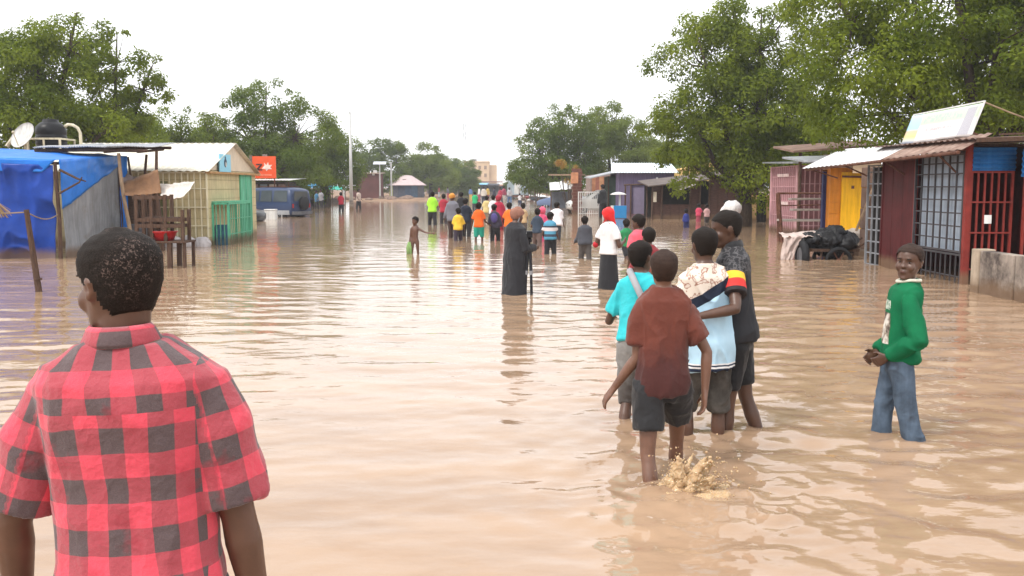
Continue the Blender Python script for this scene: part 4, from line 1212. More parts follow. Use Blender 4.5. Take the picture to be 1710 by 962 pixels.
# front (towards the camera side) bars and recess
grille(kr, (kx + .05, ka - .01), (kx + .72, ka - .01), GZ, 1.86, 5, (.25, .85, 1.35), m_redbar, .03, 'front_grille')
grille(kr, (kx + .80, ka - .25), (kx + 2.4, ka - .25), GZ, 1.86, 10, (.25, 1.2), m_redbar, .03, 'front_grille')
corr('blue_fascia', (kx + .04, ka - .05, 1.86), (kx + .04, ka - .05, 2.24), (kx + .74, ka - .05, 1.86), (kx + .74, ka - .05, 2.24), 5, .018, m_bluec, kr)
corr('blue_fascia', (kx + .70, ka - .32, 1.76), (kx + .70, ka - .32, 2.20), (kx + 2.5, ka - .36, 1.76), (kx + 2.5, ka - .36, 2.20), 5, .018, m_bluec, kr)
MB().box(kx + 1.6, kx + 3.2, ka + .35, ka + .40, GZ, 2.2).box(kx + .1, kx + 3.2, kb - .02, kb + .03, GZ, 2.2).box(kx + 3.2, kx + 3.25, ka, kb, GZ, 2.2).box(kx + 1.55, kx + 1.6, ka + .4, kb - .03, GZ, 2.2).build('inner_wall', mat('red brown inner wall', (.06, .012, .012), .9, .3, spec=.1), kr)
tag(MB().box(kx + .28, kx + .40, ka - .035, ka - .03, 1.0, 1.14).build('pasted_note', m_white, kr))
corr('roof_sheet', (kx - .12, ka - .5, 2.36), (kx - .12, kb + .3, 2.40), (kx + 3.4, ka - .5, 2.48), (kx + 3.4, kb + .3, 2.52), 20, .014, mat('rusty zinc', (.18, .12, .10), .6, .35, 3, metal=.3), kr)
MB().bar((kx - .13, ka - .52, 2.33), (kx + 3.4, ka - .52, 2.44), .07).bar((kx + .2, ka - .54, 2.42), (kx + 1.1, ka - .56, 2.45), .03).build('eave_beam', m_wood, kr)
MB().box(kx - .05, kx + 3.2, 15.8, kb, 2.26, 2.30).build('ceiling', m_wood, kr)
# lattice leaf standing open at the back corner
grille(kr, (kx + .03, kb + .06), (kx - .02, kb + .75), GZ, 2.05, 2, tuple(np.linspace(0, 1.9, 9)), mat('grey steel leaf', (.22, .23, .25), .5), .03, 'door_leaf')
MB().box(kx + .08, kx + .10, kb + .1, kb + .72, GZ, 2.0).build('door_backing', m_dark, kr)

aw = thing('sheet_awning', 'sloping white and rusty metal awning over the barred kiosk front', 'awning')
corr('awning_sheet', (6.72, 22.4, 2.02), (7.02, 18.2, 2.10), (7.55, 22.6, 2.40), (7.62, 18.2, 2.44), 18, .010, mat('white awning sheet', (.74, .74, .74), .4, .05, 2, dirt=(.45, .40, .35), dirt_amt=.2), aw)
corr('awning_sheet', (6.98, 18.3, 2.11), (7.18, 15.4, 2.20), (7.60, 18.3, 2.42), (7.66, 15.4, 2.46), 12, .010, mat('rusty awning sheet', (.36, .25, .20), .6, .25, 3, dirt=(.16, .08, .06), dirt_amt=.5), aw)
MB().tube([(6.80, 22.3, 1.99), (7.16, 15.5, 2.15)], .03, 7).build('edge_rail', m_rust, aw)
for yy in (16.2, 18.3, 20.2, 22.2):
    xa = 6.80 + (22.3 - yy) * .052; MB().tube([(xa, yy, 2.02 + (22.3 - yy) * .02), (7.62, yy, 2.36)], .022, 6).build('rib', m_rust, aw)
    MB().tube([(xa + .04, yy, 2.0 + (22.3 - yy) * .02), (7.5, yy, 1.80)], .018, 6).build('strut', m_rust, aw)

# banner board on the roof edge
bn = thing('banner_sign', 'leaning printed banner in pale green, white and blue on the kiosk roof', 'sign')
def banner_material():
    m = bpy.data.materials.new('printed banner'); nt, N, L, B = nodes_of(m)
    tc = N.new('ShaderNodeTexCoord'); sp = N.new('ShaderNodeSeparateXYZ'); L.new(tc.outputs['UV'], sp.inputs[0])
    u, v = sp.outputs[0], sp.outputs[1]
    def win(a, lo, hi): return math_node(N, L, 'MULTIPLY', math_node(N, L, 'GREATER_THAN', a, lo), math_node(N, L, 'LESS_THAN', a, hi))
    c = ramp(N, L, v, [(0, (.66, .63, .62)), (.55, (.70, .66, .66)), (.62, (.48, .64, .46)), (1, (.56, .70, .52))])
    mp = N.new('ShaderNodeMapping'); mp.inputs['Scale'].default_value = (46, 9, 1); L.new(tc.outputs['UV'], mp.inputs['Vector'])
    tx = math_node(N, L, 'GREATER_THAN', noise_node(N, L, 1.0, 1, mp.outputs['Vector']), .5)
    c = mixc(N, L, math_node(N, L, 'MULTIPLY', math_node(N, L, 'MULTIPLY', win(v, .66, .88), win(u, .24, .80)), math_node(N, L, 'MULTIPLY', tx, .5)), c, (.30, .50, .42))
    c = mixc(N, L, math_node(N, L, 'MULTIPLY', math_node(N, L, 'MULTIPLY', win(v, .36, .45), win(u, .26, .74)), math_node(N, L, 'MULTIPLY', tx, .6)), c, (.40, .30, .32))
    c = mixc(N, L, math_node(N, L, 'MULTIPLY', math_node(N, L, 'MULTIPLY', win(v, .18, .25), win(u, .30, .70)), math_node(N, L, 'MULTIPLY', tx, .35)), c, (.55, .42, .35))
    left = ramp(N, L, v, [(0, (.45, .52, .66)), (.22, (.62, .52, .22)), (.42, (.66, .46, .30)), (.5, (.35, .62, .72)), (.8, (.40, .60, .75)), (1, (.5, .66, .7))])
    c = mixc(N, L, math_node(N, L, 'LESS_THAN', u, .19), c, left)
    fig = ramp(N, L, noise_node(N, L, 5, 3, mp.outputs['Vector']), [(.4, (.34, .33, .38)), (.6, (.48, .47, .50))])
    c = mixc(N, L, math_node(N, L, 'MULTIPLY', win(u, .84, .965), win(v, .06, .93)), c, fig)
    L.new(c, B.inputs['Base Color']); B.inputs['Roughness'].default_value = .45
    return m
def banner_sheet():
    # bottom edge slightly crumpled; u runs from the far end towards the camera
    c00, c10, c01, c11 = (7.55, 18.75, 2.42), (7.58, 16.08, 2.44), (7.70, 18.68, 2.95), (7.73, 15.98, 2.97)
    def fn(u, v): return .02 * np.sin(u * 9 + 1) * (1 - v) ** 2 + .012 * np.sin(u * 23) * (1 - v)
    me = sheet_mesh(c00, c10, c01, c11, 40, 12, fn, .02)
    uv = me.uv_layers.new(name='UVMap')
    n = 40 * 12
    for lp in me.loops:
        i = lp.vertex_index % n; uv.data[lp.index].uv = ((i % 40) / 39, (i // 40) / 11)
    return link('panel', me, banner_material(), bn)
banner_sheet()
MB().bar((7.585, 18.74, 2.44), (7.735, 18.67, 2.98), .03).bar((7.61, 16.06, 2.46), (7.76, 15.96, 2.99), .03).bar((7.74, 18.67, 2.975), (7.765, 15.96, 3.00), .025).build('frame', m_white, bn)
MB().bar((7.72, 17.2, 2.75), (8.4, 17.2, 2.46), .03).build('prop', m_rust, bn)
a, b = np.array((7.76, 15.96, 2.98)), np.array((8.9, 15.4, 2.46))
tag(MB().tube([a + (b - a) * t + np.array((0, 0, -.03 * math.sin(t * 3.14))) for t in np.linspace(0, 1, 8)], .014, 6).build('guy_rope', m_rope), 'brown guy rope running down from the banner corner', 'rope')

# low concrete wall slab
cw = thing('concrete_wall', 'low blackened raw concrete wall standing in the water', 'wall')
for i in range(4):
    y1_ = 14.42 - i * .98; MB().box(7.06 + .02 * i, 7.26 + .02 * i, y1_ - .972, y1_, GZ, .64 + .004 * (i % 2)).build('block', m_concrete, cw, bevel=.015)
MB().box(7.04, 7.30, 14.425, 14.66, GZ, .66).build('end_block', mat('pale concrete', (.36, .29, .22), .9, .25, 4), cw, bevel=.015)
MB().tube([(7.5, 13.6, .3), (7.62, 13.7, .8), (7.8, 13.75, 1.0)], .03, 7).build('rod', m_rust, cw)

# pillar, orange kiosk with yellow door
pl = thing('clay_pillar', 'weathered brown clay pillar between the kiosk and the yellow door', 'pillar')
px0, px1 = at(1446, 400, 21.9)[0], at(1471, 400, 21.9)[0]
for i in range(5):
    z0_ = GZ + i * .47; MB().box(px0 + .01 * (i % 2), px1, 21.9, 22.35, z0_, z0_ + .465).build('block', mat('brown clay', (.20, .13, .10), .9, .25, 3, dirt=(.12, .07, .05), dirt_amt=.4) if i else m_concrete, pl, bevel=.02)
MB().tube([(px0 - .25, 21.85, .6), (px1 - .1, 21.88, 1.95)], .03, 7).build('leaning_stick', m_palewood, pl)
ok = thing('orange_kiosk', 'orange kiosk with a bright yellow metal door', 'kiosk')
oa, ob_ = at(1386, 350, 25.2)[0], at(1470, 350, 25.2)[0]
m_or = mat('orange paint', (.55, .20, .02), .5, .12, 3, dirt=(.35, .14, .03), dirt_amt=.3)
ztk = 2.12
for i in range(8):
    z0_ = GZ + i * .30; MB().box(oa, ob_, 25.25, 25.32, z0_, min(z0_ + .292, ztk)).build('siding_board', m_or, ok)
MB().box(oa + .02, ob_, 25.33, 25.8, GZ, ztk - .02).build('core', m_or, ok)
da, db = at(1404, 350, 25.2)[0], at(1440, 350, 25.2)[0]
d_ = MB().box(da, db, 25.19, 25.245, GZ, 1.98).build('door', mat('bright yellow paint', (.80, .43, .012), .45, .06, 3, dirt=(.6, .32, .03), dirt_amt=.2), ok, bevel=.006)
MB().bar((da, 25.17, 1.87), (db + .5, 25.17, 1.84), .05).build('door_bar', m_rust, ok)
MB().box((da + db) / 2 - .03, (da + db) / 2 + .04, 25.17, 25.188, 1.55, 1.63).build('lock', m_rust, d_)
MB().prism([(oa - .9, 24.6, 2.22), (ob_ + .3, 24.6, 2.30), (ob_ + .3, 26.6, 2.45), (oa - .9, 26.6, 2.37)], (0, 0, .05)).build('roof', m_zinc, ok)
for i in range(3): MB().box(oa + .4 + i * .75, oa + 1.1 + i * .75, 24.72, 24.76, 1.95, 2.2).build('fascia_board', mat('sandy board', (.48, .36, .24), .8, .15), ok)
br = thing('lean_to_roof', 'brown timber lean-to roof behind the orange kiosk', 'roof')
b0x, b0z = at(1325, 255, 29.2); b1x, b1z = at(1490, 243, 29.2)
for i in range(7):
    a = b0x + (b1x - b0x) * i / 7; e = b0x + (b1x - b0x) * (i + .97) / 7; z_ = b0z + (b1z - b0z) * i / 7
    MB().prism([(a, 29.2 + .1 * (i % 2), z_), (e, 29.2, z_ + .03), (e, 31.5, z_ + .25), (a, 31.5, z_ + .22)], (0, 0, .06)).build('board', mat('roof timber', (.20, .13, .10), .85, .3, 3), br)
for xx in (b0x + .3, b1x - .3): MB().tube([(xx, 29.5, GZ), (xx, 29.5, b0z)], .05, 7).build('post', m_wood, br)
MB().box(b0x + 1.2, b1x, 30, 30.1, 1.9, b0z - .03).build('wall', mat('pale clay wall', (.42, .33, .27), .9), br)
bp = thing('blue_post', 'dark blue painted post beside the orange kiosk', 'post'); xx = at(1379, 350, 25.6)[0]
MB().box(xx - .09, xx + .09, 25.6, 25.75, GZ, 2.0).build('shaft', mat('navy paint', (.02, .025, .09), .5), bp, bevel=.01)
MB().box(xx - .11, xx + .11, 25.58, 25.77, 2.003, 2.05).build('cap', m_rust, bp)

# pink barred kiosk
m_pk = mat('pink paint', (.58, .34, .36), .6, .12, 3, dirt=(.25, .13, .13), dirt_amt=.35)
m_pkd = mat('dull mauve panel', (.27, .13, .14), .7, .15, 3)
pk = thing('pink_kiosk', 'pink kiosk with barred sides under a thin zinc roof', 'kiosk')
qx, qa, qb, qz = 9.55, 32.2, 35.4, 2.32
MB().box(qx + .05, 13.0, qa + .05, qb - .05, GZ, qz).build('wall', m_pkd, pk)
for p_ in ((qx, qa), (qx, qb), (qx + 1.2, qa)): MB().bar((*p_, GZ), (*p_, qz), .11).build('post', m_pk, pk)
grille(pk, (qx - .01, qa + .06), (qx - .01, qb - .06), GZ, qz, 12, (.1, .6, 1.1, 1.6, 1.95), m_pk, .032)
grille(pk, (qx + .06, qa - .01), (12.8, qa - .01), GZ, qz, 18, (.3, 1.0, 1.7), m_pk, .032)
for z_ in (1.95, .98): MB().box(qx - .035, qx - .02, 33.2, 34.6, z_, z_ + .10).build('pale_slat', mat('pale pink', (.62, .48, .46), .6), pk)
MB().prism([(qx - .3, qa - .4, qz + .04), (13.2, qa - .4, qz + .10), (13.2, qb + .3, qz + .2), (qx - .3, qb + .3, qz + .14)], (0, 0, .05)).build('roof', m_zinc, pk)

# steel and plank bench frame before it
bf = thing('bench_frame', 'dark frame stand with plank shelves before the pink kiosk', 'stand')
fy = 27.6
def bx_(px): return at(px, 380, fy)[0]
zt_, zb_ = at(1300, 323, fy)[1], at(1300, 370, fy)[1]
MB().tube([(bx_(1308), fy, GZ), (bx_(1299), fy, zt_)], .045, 8).build('post', m_rust, bf)
MB().tube([(bx_(1388), fy, GZ), (bx_(1388), fy, zt_)], .045, 8).build('post', m_rust, bf)
MB().tube([(bx_(1312), fy + .6, GZ), (bx_(1306), fy + .6, zt_)], .045, 8).build('post', m_rust, bf)
MB().tube([(bx_(1390), fy + .6, GZ), (bx_(1390), fy + .6, zt_)], .045, 8).build('post', m_rust, bf)
MB().tube([(bx_(1299), fy, zt_), (bx_(1388), fy, zt_)], .028, 7).tube([(bx_(1306), fy + .6, zt_), (bx_(1390), fy + .6, zt_)], .028, 7).build('top_rail', m_rust, bf)
for i in range(3): MB().box(bx_(1306), bx_(1389), fy + .02 + i * .19, fy + .20 + i * .19, zb_, zb_ + .05 + .004 * i).build('bench_plank', mat('grey plank', (.34, .30, .27), .85, .2, 5), bf)
for (pa, pb, pz) in ((1322, 1372, 331), (1325, 1370, 349)):
    z_ = at(1340, pz, fy)[1]; MB().box(bx_(pa), bx_(pb), fy + .1, fy + .45, z_ - .06, z_).build('shelf_plank', mat('grey plank', (.34, .3, .27)), bf, bevel=.01)
MB().tube([(bx_(1304), fy, .25), (bx_(1388), fy, .22)], .022, 6).tube([(bx_(1304), fy, zt_ - .35), (bx_(1388), fy, zt_ - .32)], .018, 6).build('cross_rail', m_rust, bf)

# hand cart under black plastic
ct = thing('hand_cart', 'wooden hand cart covered by a crumpled black plastic sheet', 'cart')
cx, cy = onwater(1392, 434); ca, cb = onwater(1342, 434)[0], at(1440, 400, cy)[0]
MB().box(ca + .1, cb - .05, cy, cy + .8, .18, .24).build('bed', m_wood, ct)
for yy in (cy - .06, cy + .84):
    V, F = tube_vf([((ca + .75) + .26 * math.cos(a), yy, -.02 + .26 * math.sin(a)) for a in np.linspace(0, 2 * np.pi, 25)], .045, 8, False); w_ = link('wheel', pmesh('w', V, F, True), m_rubber, ct)
    mb = MB().tube([(ca + .75, yy - .05, -.02), (ca + .75, yy + .05, -.02)], .05, 10)
    for k in range(6): mb.bar((ca + .75, yy, -.02), (ca + .75 + .24 * math.cos(k * 1.047), yy, -.02 + .24 * math.sin(k * 1.047)), .02)
    mb.build('hub', m_rust, w_)
for xx in (ca + .35, ca + 1.05): MB().tube([(xx, cy + .05, GZ), (xx + .06, cy + .05, .2)], .025, 6).build('leg', m_wood, ct)
MB().tube([(cb - .1, cy + .1, .25), (cb + .25, cy + .1, .45)], .025, 6).tube([(cb - .1, cy + .7, .25), (cb + .25, cy + .7, .45)], .025, 6).build('handle', m_wood, ct)
def heap(c, r, vox, amp, fr, seed, sq=1.0):
    V, F = ell_vf((0, 0, 0), np.diag(r), 20, 12); V = np.array(V); me = fuse([(V, F)], vox, 2); wrinkle(me, amp, fr, seed, 1.0)
    return me
mb = MB()
P = []
for (dx, dz, rx, ry, rz) in ((.28, .40, .22, .42, .16), (.62, .42, .32, .46, .22), (.95, .36, .26, .44, .20), (.70, .20, .26, .44, .18), (.80, .60, .16, .25, .10), (1.1, .44, .14, .4, .12), (.75, .02, .08, .12, .16)):
    P.append(ell_vf((ca + dx, cy + .4, dz), np.diag((rx, ry, rz)), 16, 10))
me = fuse(P, .022, 3); wrinkle(me, .05, 6.5, 5, 1.0); wrinkle(me, .02, 14, 9, .8)
bs = link('black_sheet', me, mat('crumpled black plastic', (.016, .016, .018), .38, .3, bmp=.5, bscale=25)); tag(bs, 'crumpled black plastic sheet heaped over the hand cart', 'plastic sheet')
ty_ = thing('standing_tyre', 'black tyre standing in the water at the end of the cart', 'tyre', (ca - .02, cy + .06, 0))
V, F = tube_vf([(.0, .27 * math.cos(a), .08 + .27 * math.sin(a)) for a in np.linspace(0, 2 * np.pi, 33)], .085, 12, False); link('tyre', pmesh('t', V, F, True), m_rubber, ty_)
MB().tube([(-.06, 0, .08), (.06, 0, .08)], .19, 20).build('rim', mat('grey rim', (.12, .12, .13), .5), ty_)
cl = tarp('pale_cloth', (ca - .55, cy - .05, -.12), (ca - .3, cy - .02, -.05), (ca - .42, cy + .1, .48), (ca + .0, cy + .12, .52), cloth('dirty pale cloth', (.48, .38, .34)), None, .05, 4, 20, 24, seed=3); tag(cl, 'dirty pale cloth hanging into the water at the cart end', 'cloth')
cl = tarp('pale_cloth', (ca - .42, cy + .08, .47), (ca + .5, cy + .05, .50), (ca - .40, cy + .6, .55), (ca + .55, cy + .6, .58), cloth('dirty pale cloth', (.48, .38, .34)), None, .05, 4, 24, 14, seed=6); tag(cl, 'dirty pale cloth laid flat over the cart front', 'cloth')
me = heap(None, (.42, .35, .26), .03, .04, 5, 3); so = link('white_sack', me, cloth('cream sack', (.60, .52, .44))); so.location = (at(1432, 392, 22.6)[0], 22.7, .34); tag(so, 'cream sack heaped behind the black plastic sheet', 'sack')
bx2 = thing('sack_plinth', 'low clay plinth under the cream sack', 'plinth', (so.location.x, 22.7, GZ)); MB().box(-.4, .4, -.3, .3, 0, .44).build('block', m_concrete, bx2, bevel=.02); MB().box(-.42, .42, -.32, .32, .442, .49).build('cap', m_concrete, bx2, bevel=.015)

# ------------------------------------------------------------------ yellow posts, dark shack
for i, (pa, pb) in enumerate(((1249, 1263), (1281, 1293))):
    x0_, x1_ = at(pa, 350, 43.5)[0], at(pb, 350, 43.5)[0]; t = thing('clay_gatepost', ('ochre clay gatepost at the dark shack corner', 'ochre clay gatepost beside the pink kiosk')[i], 'gatepost')
    for j in range(4): MB().box(x0_ + .01 * (j % 2), x1_, 43.5, 43.9, GZ + j * .36, GZ + j * .36 + .355).build('block', mat('ochre clay', (.42, .27, .12), .9, .2, 2), t, bevel=.01)
    MB().box(x0_ - .04, x1_ + .04, 43.46, 43.94, GZ + 1.45, GZ + 1.52).build('cap', mat('ochre clay', (.42, .27, .12)), t)
gt = thing('dark_gate', 'dark sheet gate between the two ochre gateposts', 'gate')
for i in range(3):
    a, b = at(1264 + i * 6, 350, 43.7)[0], at(1269.6 + i * 6, 350, 43.7)[0]; MB().box(a, b, 43.68, 43.72, GZ, 1.3).build('sheet', m_dark, gt)
sk2 = thing('dark_market_shack', 'long dark brown mat shack with black window openings', 'shack')
y_ = 48.0; xa, xb = at(1088, 350, y_)[0], at(1262, 350, y_)[0]
m_mat = mat('brown straw mats', (.085, .045, .035), .95, .35, 5, stretch=(1, 1, 5))
n_p = 11; zl, zr = 1.62, 2.25
for i in range(n_p):
    a = xa + (xb - xa) * i / n_p; b = xa + (xb - xa) * (i + .97) / n_p; zt_ = zl + (zr - zl) * i / n_p
    op = i in (1, 2, 3, 5)
    MB().box(a, b, y_, y_ + .06, GZ, .72 if op else zt_).build('mat_panel', m_mat, sk2)
    if op: MB().box(a, b, y_ + .4, y_ + .45, .5, zt_).build('shade_sheet', m_dark, sk2)  # near-black sheet, the shade inside the opening put into its colour
for i in (0, 1, 4, 5, 6, 9, 11):
    xx = xa + (xb - xa) * i / n_p; MB().tube([(xx, y_ - .08, GZ), (xx + .03, y_ - .08, zl + (zr - zl) * i / n_p)], .05, 6).build('post', m_wood, sk2)
for i in range(5):
    a = xa - .25 + (xb - xa + .3) * i / 5; b = xa - .25 + (xb - xa + .3) * (i + 1.02) / 5; z0_ = zl + .03 + (zr - zl) * i / 5; z1_ = zl + .03 + (zr - zl) * (i + 1) / 5
    MB().prism([(a, y_ - .7 + .1 * (i % 2), z0_ - .06), (b, y_ - .7, z1_ - .06), (b, y_ + 3.6, z1_ + .22), (a, y_ + 3.6, z0_ + .22)], (0, 0, .06)).build('roof_sheet', mat('dark zinc', (.11, .085, .075), .7, .35, 2), sk2)
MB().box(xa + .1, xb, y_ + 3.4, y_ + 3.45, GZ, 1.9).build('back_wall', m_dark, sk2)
MB().box(xa + .06, xa + .22, y_ - .16, y_ - .14, .85, 1.35).build('pale_tag', mat('pale tag', (.6, .55, .45), .8), sk2)
tag(tarp('roof_cloth', (at(1135, 312, 47.3)[0], 47.25, at(1135, 318, 47.3)[1]), (at(1165, 312, 47.3)[0], 47.25, 1.72), (at(1135, 308, 47.6)[0], 47.6, 1.9), (at(1165, 305, 47.6)[0], 47.6, 2.05), cloth('pale roof cloth', (.45, .40, .38)), sk2, .06, 3, 14, 8))
yb = thing('yellow_house', 'yellow clay house gable showing between the trees', 'house'); xa2, xb2 = at(1150, 300, 60)[0], at(1192, 300, 60)[0]
MB().box(xa2, xb2, 60, 66, GZ, at(1170, 282, 60)[1]).build('wall', mat('yellow plaster', (.55, .38, .14), .85, .12, 1), yb)
MB().prism([(xa2 - .1, 60, at(1150, 282, 60)[1] + .003), (xb2 + .1, 60, at(1150, 282, 60)[1] + .003), (xb2, 60, at(1150, 271, 60)[1])], (0, 6, 0)).build('gable', mat('yellow plaster', (.55, .38, .14)), yb)

# ------------------------------------------------------------------ purple building and yard
m_pur = mat('purple plaster', (.155, .125, .21), .85, .10, 1.2, dirt=(.12, .09, .13), dirt_amt=.3)
pb_ = thing('purple_building', 'purple walled shop with a pale blue white metal roof', 'shop')
y_ = 53.0; xa, xb = at(1034, 350, y_)[0], at(1125, 350, y_)[0]; zw = at(1070, 288, y_)[1]; zr_ = at(1070, 274, y_)[1]
MB().box(xa, xb, y_, y_ + 5, .12, zw).build('wall', m_pur, pb_)
MB().box(xa - .03, xb + .03, y_ - .03, y_ + 5.03, GZ, .117).build('plinth', mat('red brown plinth', (.17, .10, .12), .9), pb_)
corr('roof_sheet', (xa - .5, y_ - .35, zw - .02), (xb + .2, y_ - .35, zw - .02), (xa - .2, y_ + 2.5, zr_ + .12), (xb + .2, y_ + 2.5, zr_ + .12), 24, .015, mat('pale blue roof', (.66, .74, .78), .35, .05, 1), pb_)
MB().prism([(xa - .02, y_, zw + .002), (xa - .02, y_ + 5, zw + .002), (xa - .02, y_ + 2.5, zr_ + .05)], (.1, 0, 0)).build('gable', mat('grey gable', (.35, .37, .40), .7), pb_)
MB().box(xa + .75, xa + 1.75, y_ - .02, y_ - .002, .12, 1.55).build('door', mat('mauve door', (.20, .17, .25), .6, .08), pb_, )
MB().box(xa + .66, xa + .74, y_ - .06, y_ - .004, .12, 1.66).box(xa + 1.76, xa + 1.84, y_ - .06, y_ - .004, .12, 1.66).box(xa + .66, xa + 1.84, y_ - .058, y_ - .005, 1.662, 1.74).build('door_frame', mat('dark purple trim', (.06, .045, .08), .6), pb_)
MB().box(xa + 2.0, xa + 2.1, y_ - .1, y_ - .002, zw - .35, zw - .27).build('wall_lamp', m_white, pb_)
dp = thing('porch_frame', 'thin dark pole frame standing before the purple shop', 'frame')
for px in (1044, 1053, 1079): xx = at(px, 350, 50.5)[0]; MB().tube([(xx, 50.5, GZ), (xx + (.05 if px == 1079 else 0), 50.5, .7), (xx, 50.5, at(px, 309, 50.5)[1])], .045, 7).build('pole', m_wood, dp)
MB().tube([(at(1042, 309, 50.5)[0], 50.5, at(px, 309, 50.5)[1]), (at(1092, 309, 50.5)[0], 50.5, at(px, 307, 50.5)[1])], .04, 7).build('beam', m_wood, dp)
ln = thing('side_lean_to', 'dark green lean-to with a thin grey roof beside the purple shop', 'lean-to')
la_, lb_ = at(984, 330, 55)[0], at(1033, 330, 55)[0]
MB().box(lb_ - .55, lb_ - .02, 55, 58, GZ, 2.2).build('wall', mat('dark green panel', (.055, .085, .065), .7), ln)
MB().box(lb_ - .62, lb_ - .56, 54.9, 55.0, GZ, 2.2).build('post', m_wood, ln)
MB().prism([(la_, 54.5, 2.05), (lb_, 54.5, 2.42), (lb_, 59, 2.5), (la_, 59, 2.13)], (0, 0, .06)).build('roof', m_zinc, ln)
rs = thing('shuttered_shop', 'rust and orange shuttered shop front behind the white car', 'shop')
ra, rb_ = at(986, 320, 62)[0], at(1022, 320, 62)[0]
MB().box(ra, rb_ + .5, 62, 66, GZ, at(1000, 292, 62)[1]).build('wall', mat('grey brown wall', (.24, .18, .16), .9), rs)
for i in range(6):
    a = ra + .1 + i * (rb_ - ra) / 6; MB().box(a, a + (rb_ - ra) / 6.3, 61.95, 61.99, .2, 2.25).build('shutter', mat('shutter %d' % (i % 3), ((.33, .15, .08), (.25, .10, .07), (.42, .22, .12))[i % 3], .7), rs)
br_ = thing('brick_pillar', 'brown brick pillar with a broken top beside the white gate', 'pillar')
x0_, x1_ = at(955, 350, 57)[0], at(971, 350, 57)[0]; zt_ = at(960, 281, 57)[1]
rows = 17; hb = (zt_ - GZ) / rows
mbr = MB().box(0, (x1_ - x0_) / 2 - .012, 0, .5, 0, hb - .014); me_b = pmesh('brick', mbr.V, mbr.F)
for j in range(rows):
    for i in range(2):
        o = link('brick', me_b.copy() if False else me_b, mat('brown brick', (.15, .065, .05), .9, .3, 2), br_)
        o.location = (x0_ + i * (x1_ - x0_) / 2 + (.06 if j % 2 else 0), 57 + .02 * random.random(), GZ + j * hb)
MB().box(x0_ + .04, x1_, 57.03, 57.48, GZ, zt_ - .05).build('mortar', mat('mortar', (.25, .18, .14), .95), br_)
MB().box(x0_ - .05, x1_ - .2, 56.95, 57.4, zt_ - .9, zt_ - .25).build('orange_patch', mat('orange clay patch', (.48, .22, .12), .9), br_, bevel=.03)
MB().bar((x0_ - 1.4, 57.2, at(960, 292, 57)[1]), (x1_ + .2, 57.2, at(960, 292, 57)[1]), .08).build('crossbar', m_palewood, br_)
wg = thing('white_gate', 'white welded bar gate in front of the white car', 'gate')
ga, gb = at(966, 350, 54.2)[0], at(1003, 350, 54.2)[0]; gz_ = at(980, 320, 54.2)[1]
grille(wg, (ga, 54.2), (gb, 54.2), GZ, gz_, 11, (0.1, .45, .8), m_white, .03, 'gate_leaf', .06)
MB().bar((gb + .12, 54.2, GZ), (gb + .12, 54.2, gz_ + .1), .09).build('hinge_post', m_white, wg)
# vendor's stand: small white canopy over a blue box
x_, yv = onwater(1034, 365)
vs_ = thing('vendor_stand', 'white canopied vendor stand with a bright blue box', 'stand', (x_, yv, GZ))
MB().box(-.30, .34, -.25, .25, .32, .95).build('blue_box', mat('bright blue panel', (.03, .22, .50), .5, .08), vs_, bevel=.01)
MB().box(-.42, -.305, -.22, .22, .0, .95).build('side_panel', m_white, vs_)
for sx in (-.25, .3): MB().bar((sx, 0, 0), (sx, 0, .32), .05).build('leg', m_rust, vs_)
MB().bar((.02, .02, .952), (.02, .02, 1.52), .09).build('column', m_white, vs_)
MB().lathe([(.40, 1.50), (.42, 1.52), (.25, 1.60), (.05, 1.64)], (-.06, 0, 0), 20).build('canopy', m_white, vs_)
yd = thing('tarp_stall', 'low dark stall with a pale tarp roof behind the brick pillar', 'stall')
ya, yb2 = at(918, 330, 72)[0], at(955, 330, 72)[0]
MB().box(ya + .2, yb2, 72.5, 75, GZ, 1.2).build('counter', mat('slate stall cloth', (.09, .10, .12), .8), yd)
tarp('roof', (ya, 71.8, 1.35), (yb2 + .2, 71.8, 1.45), (ya + .1, 75.5, 1.95), (yb2 + .2, 75.5, 2.05), m_white, yd, .08, 3, 20, 12)
for xx in (ya + .1, yb2): MB().tube([(xx, 72, GZ), (xx, 72, 1.4)], .045, 7).build('post', m_wood, yd)

for _m in (m_kc, m_green, m_tarp_d, m_tarp_g, m_red, m_redbar, m_concrete, m_or, m_pk, m_pkd, m_pur, m_mat, m_kbar, m_palewood, MATS['bright yellow paint'], MATS['brown clay'], MATS['pale concrete'], MATS['brown brick'], MATS['ochre clay']):
    waterline(_m)
# ------------------------------------------------------------------ trees
def leaf_material(name, dark, light):
    m = bpy.data.materials.new(name); nt, N, L, B = nodes_of(m); MATS[name] = m
    a = N.new('ShaderNodeAttribute'); a.attribute_name = 'tint'
    c = ramp(N, L, a.outputs['Fac'], [(0, dark), (1, light)])
    L.new(c, B.inputs['Base Color']); B.inputs['Roughness'].default_value = .6; B.inputs['Specular IOR Level'].default_value = .08
    tr = N.new('ShaderNodeBsdfTranslucent'); L.new(mixc(N, L, .5, c, (.24, .30, .02)), tr.inputs['Color'])
    ms = N.new('ShaderNodeMixShader'); ms.inputs[0].default_value = .48
    L.new(B.outputs[0], ms.inputs[1]); L.new(tr.outputs[0], ms.inputs[2])
    L.new(ms.outputs[0], N['Material Output'].inputs['Surface'])
    return m
m_leaf = leaf_material('neem leaves', (.070, .106, .012), (.225, .272, .026))
m_leaf2 = leaf_material('pale leaves', (.090, .130, .024), (.225, .275, .052))
m_leaf3 = leaf_material('deep green leaves', (.055, .094, .020), (.155, .205, .038))
m_bark = mat('bark', (.075, .055, .042), .95, .4, 6, stretch=(4, 4, 1), bmp=.6, bscale=20)

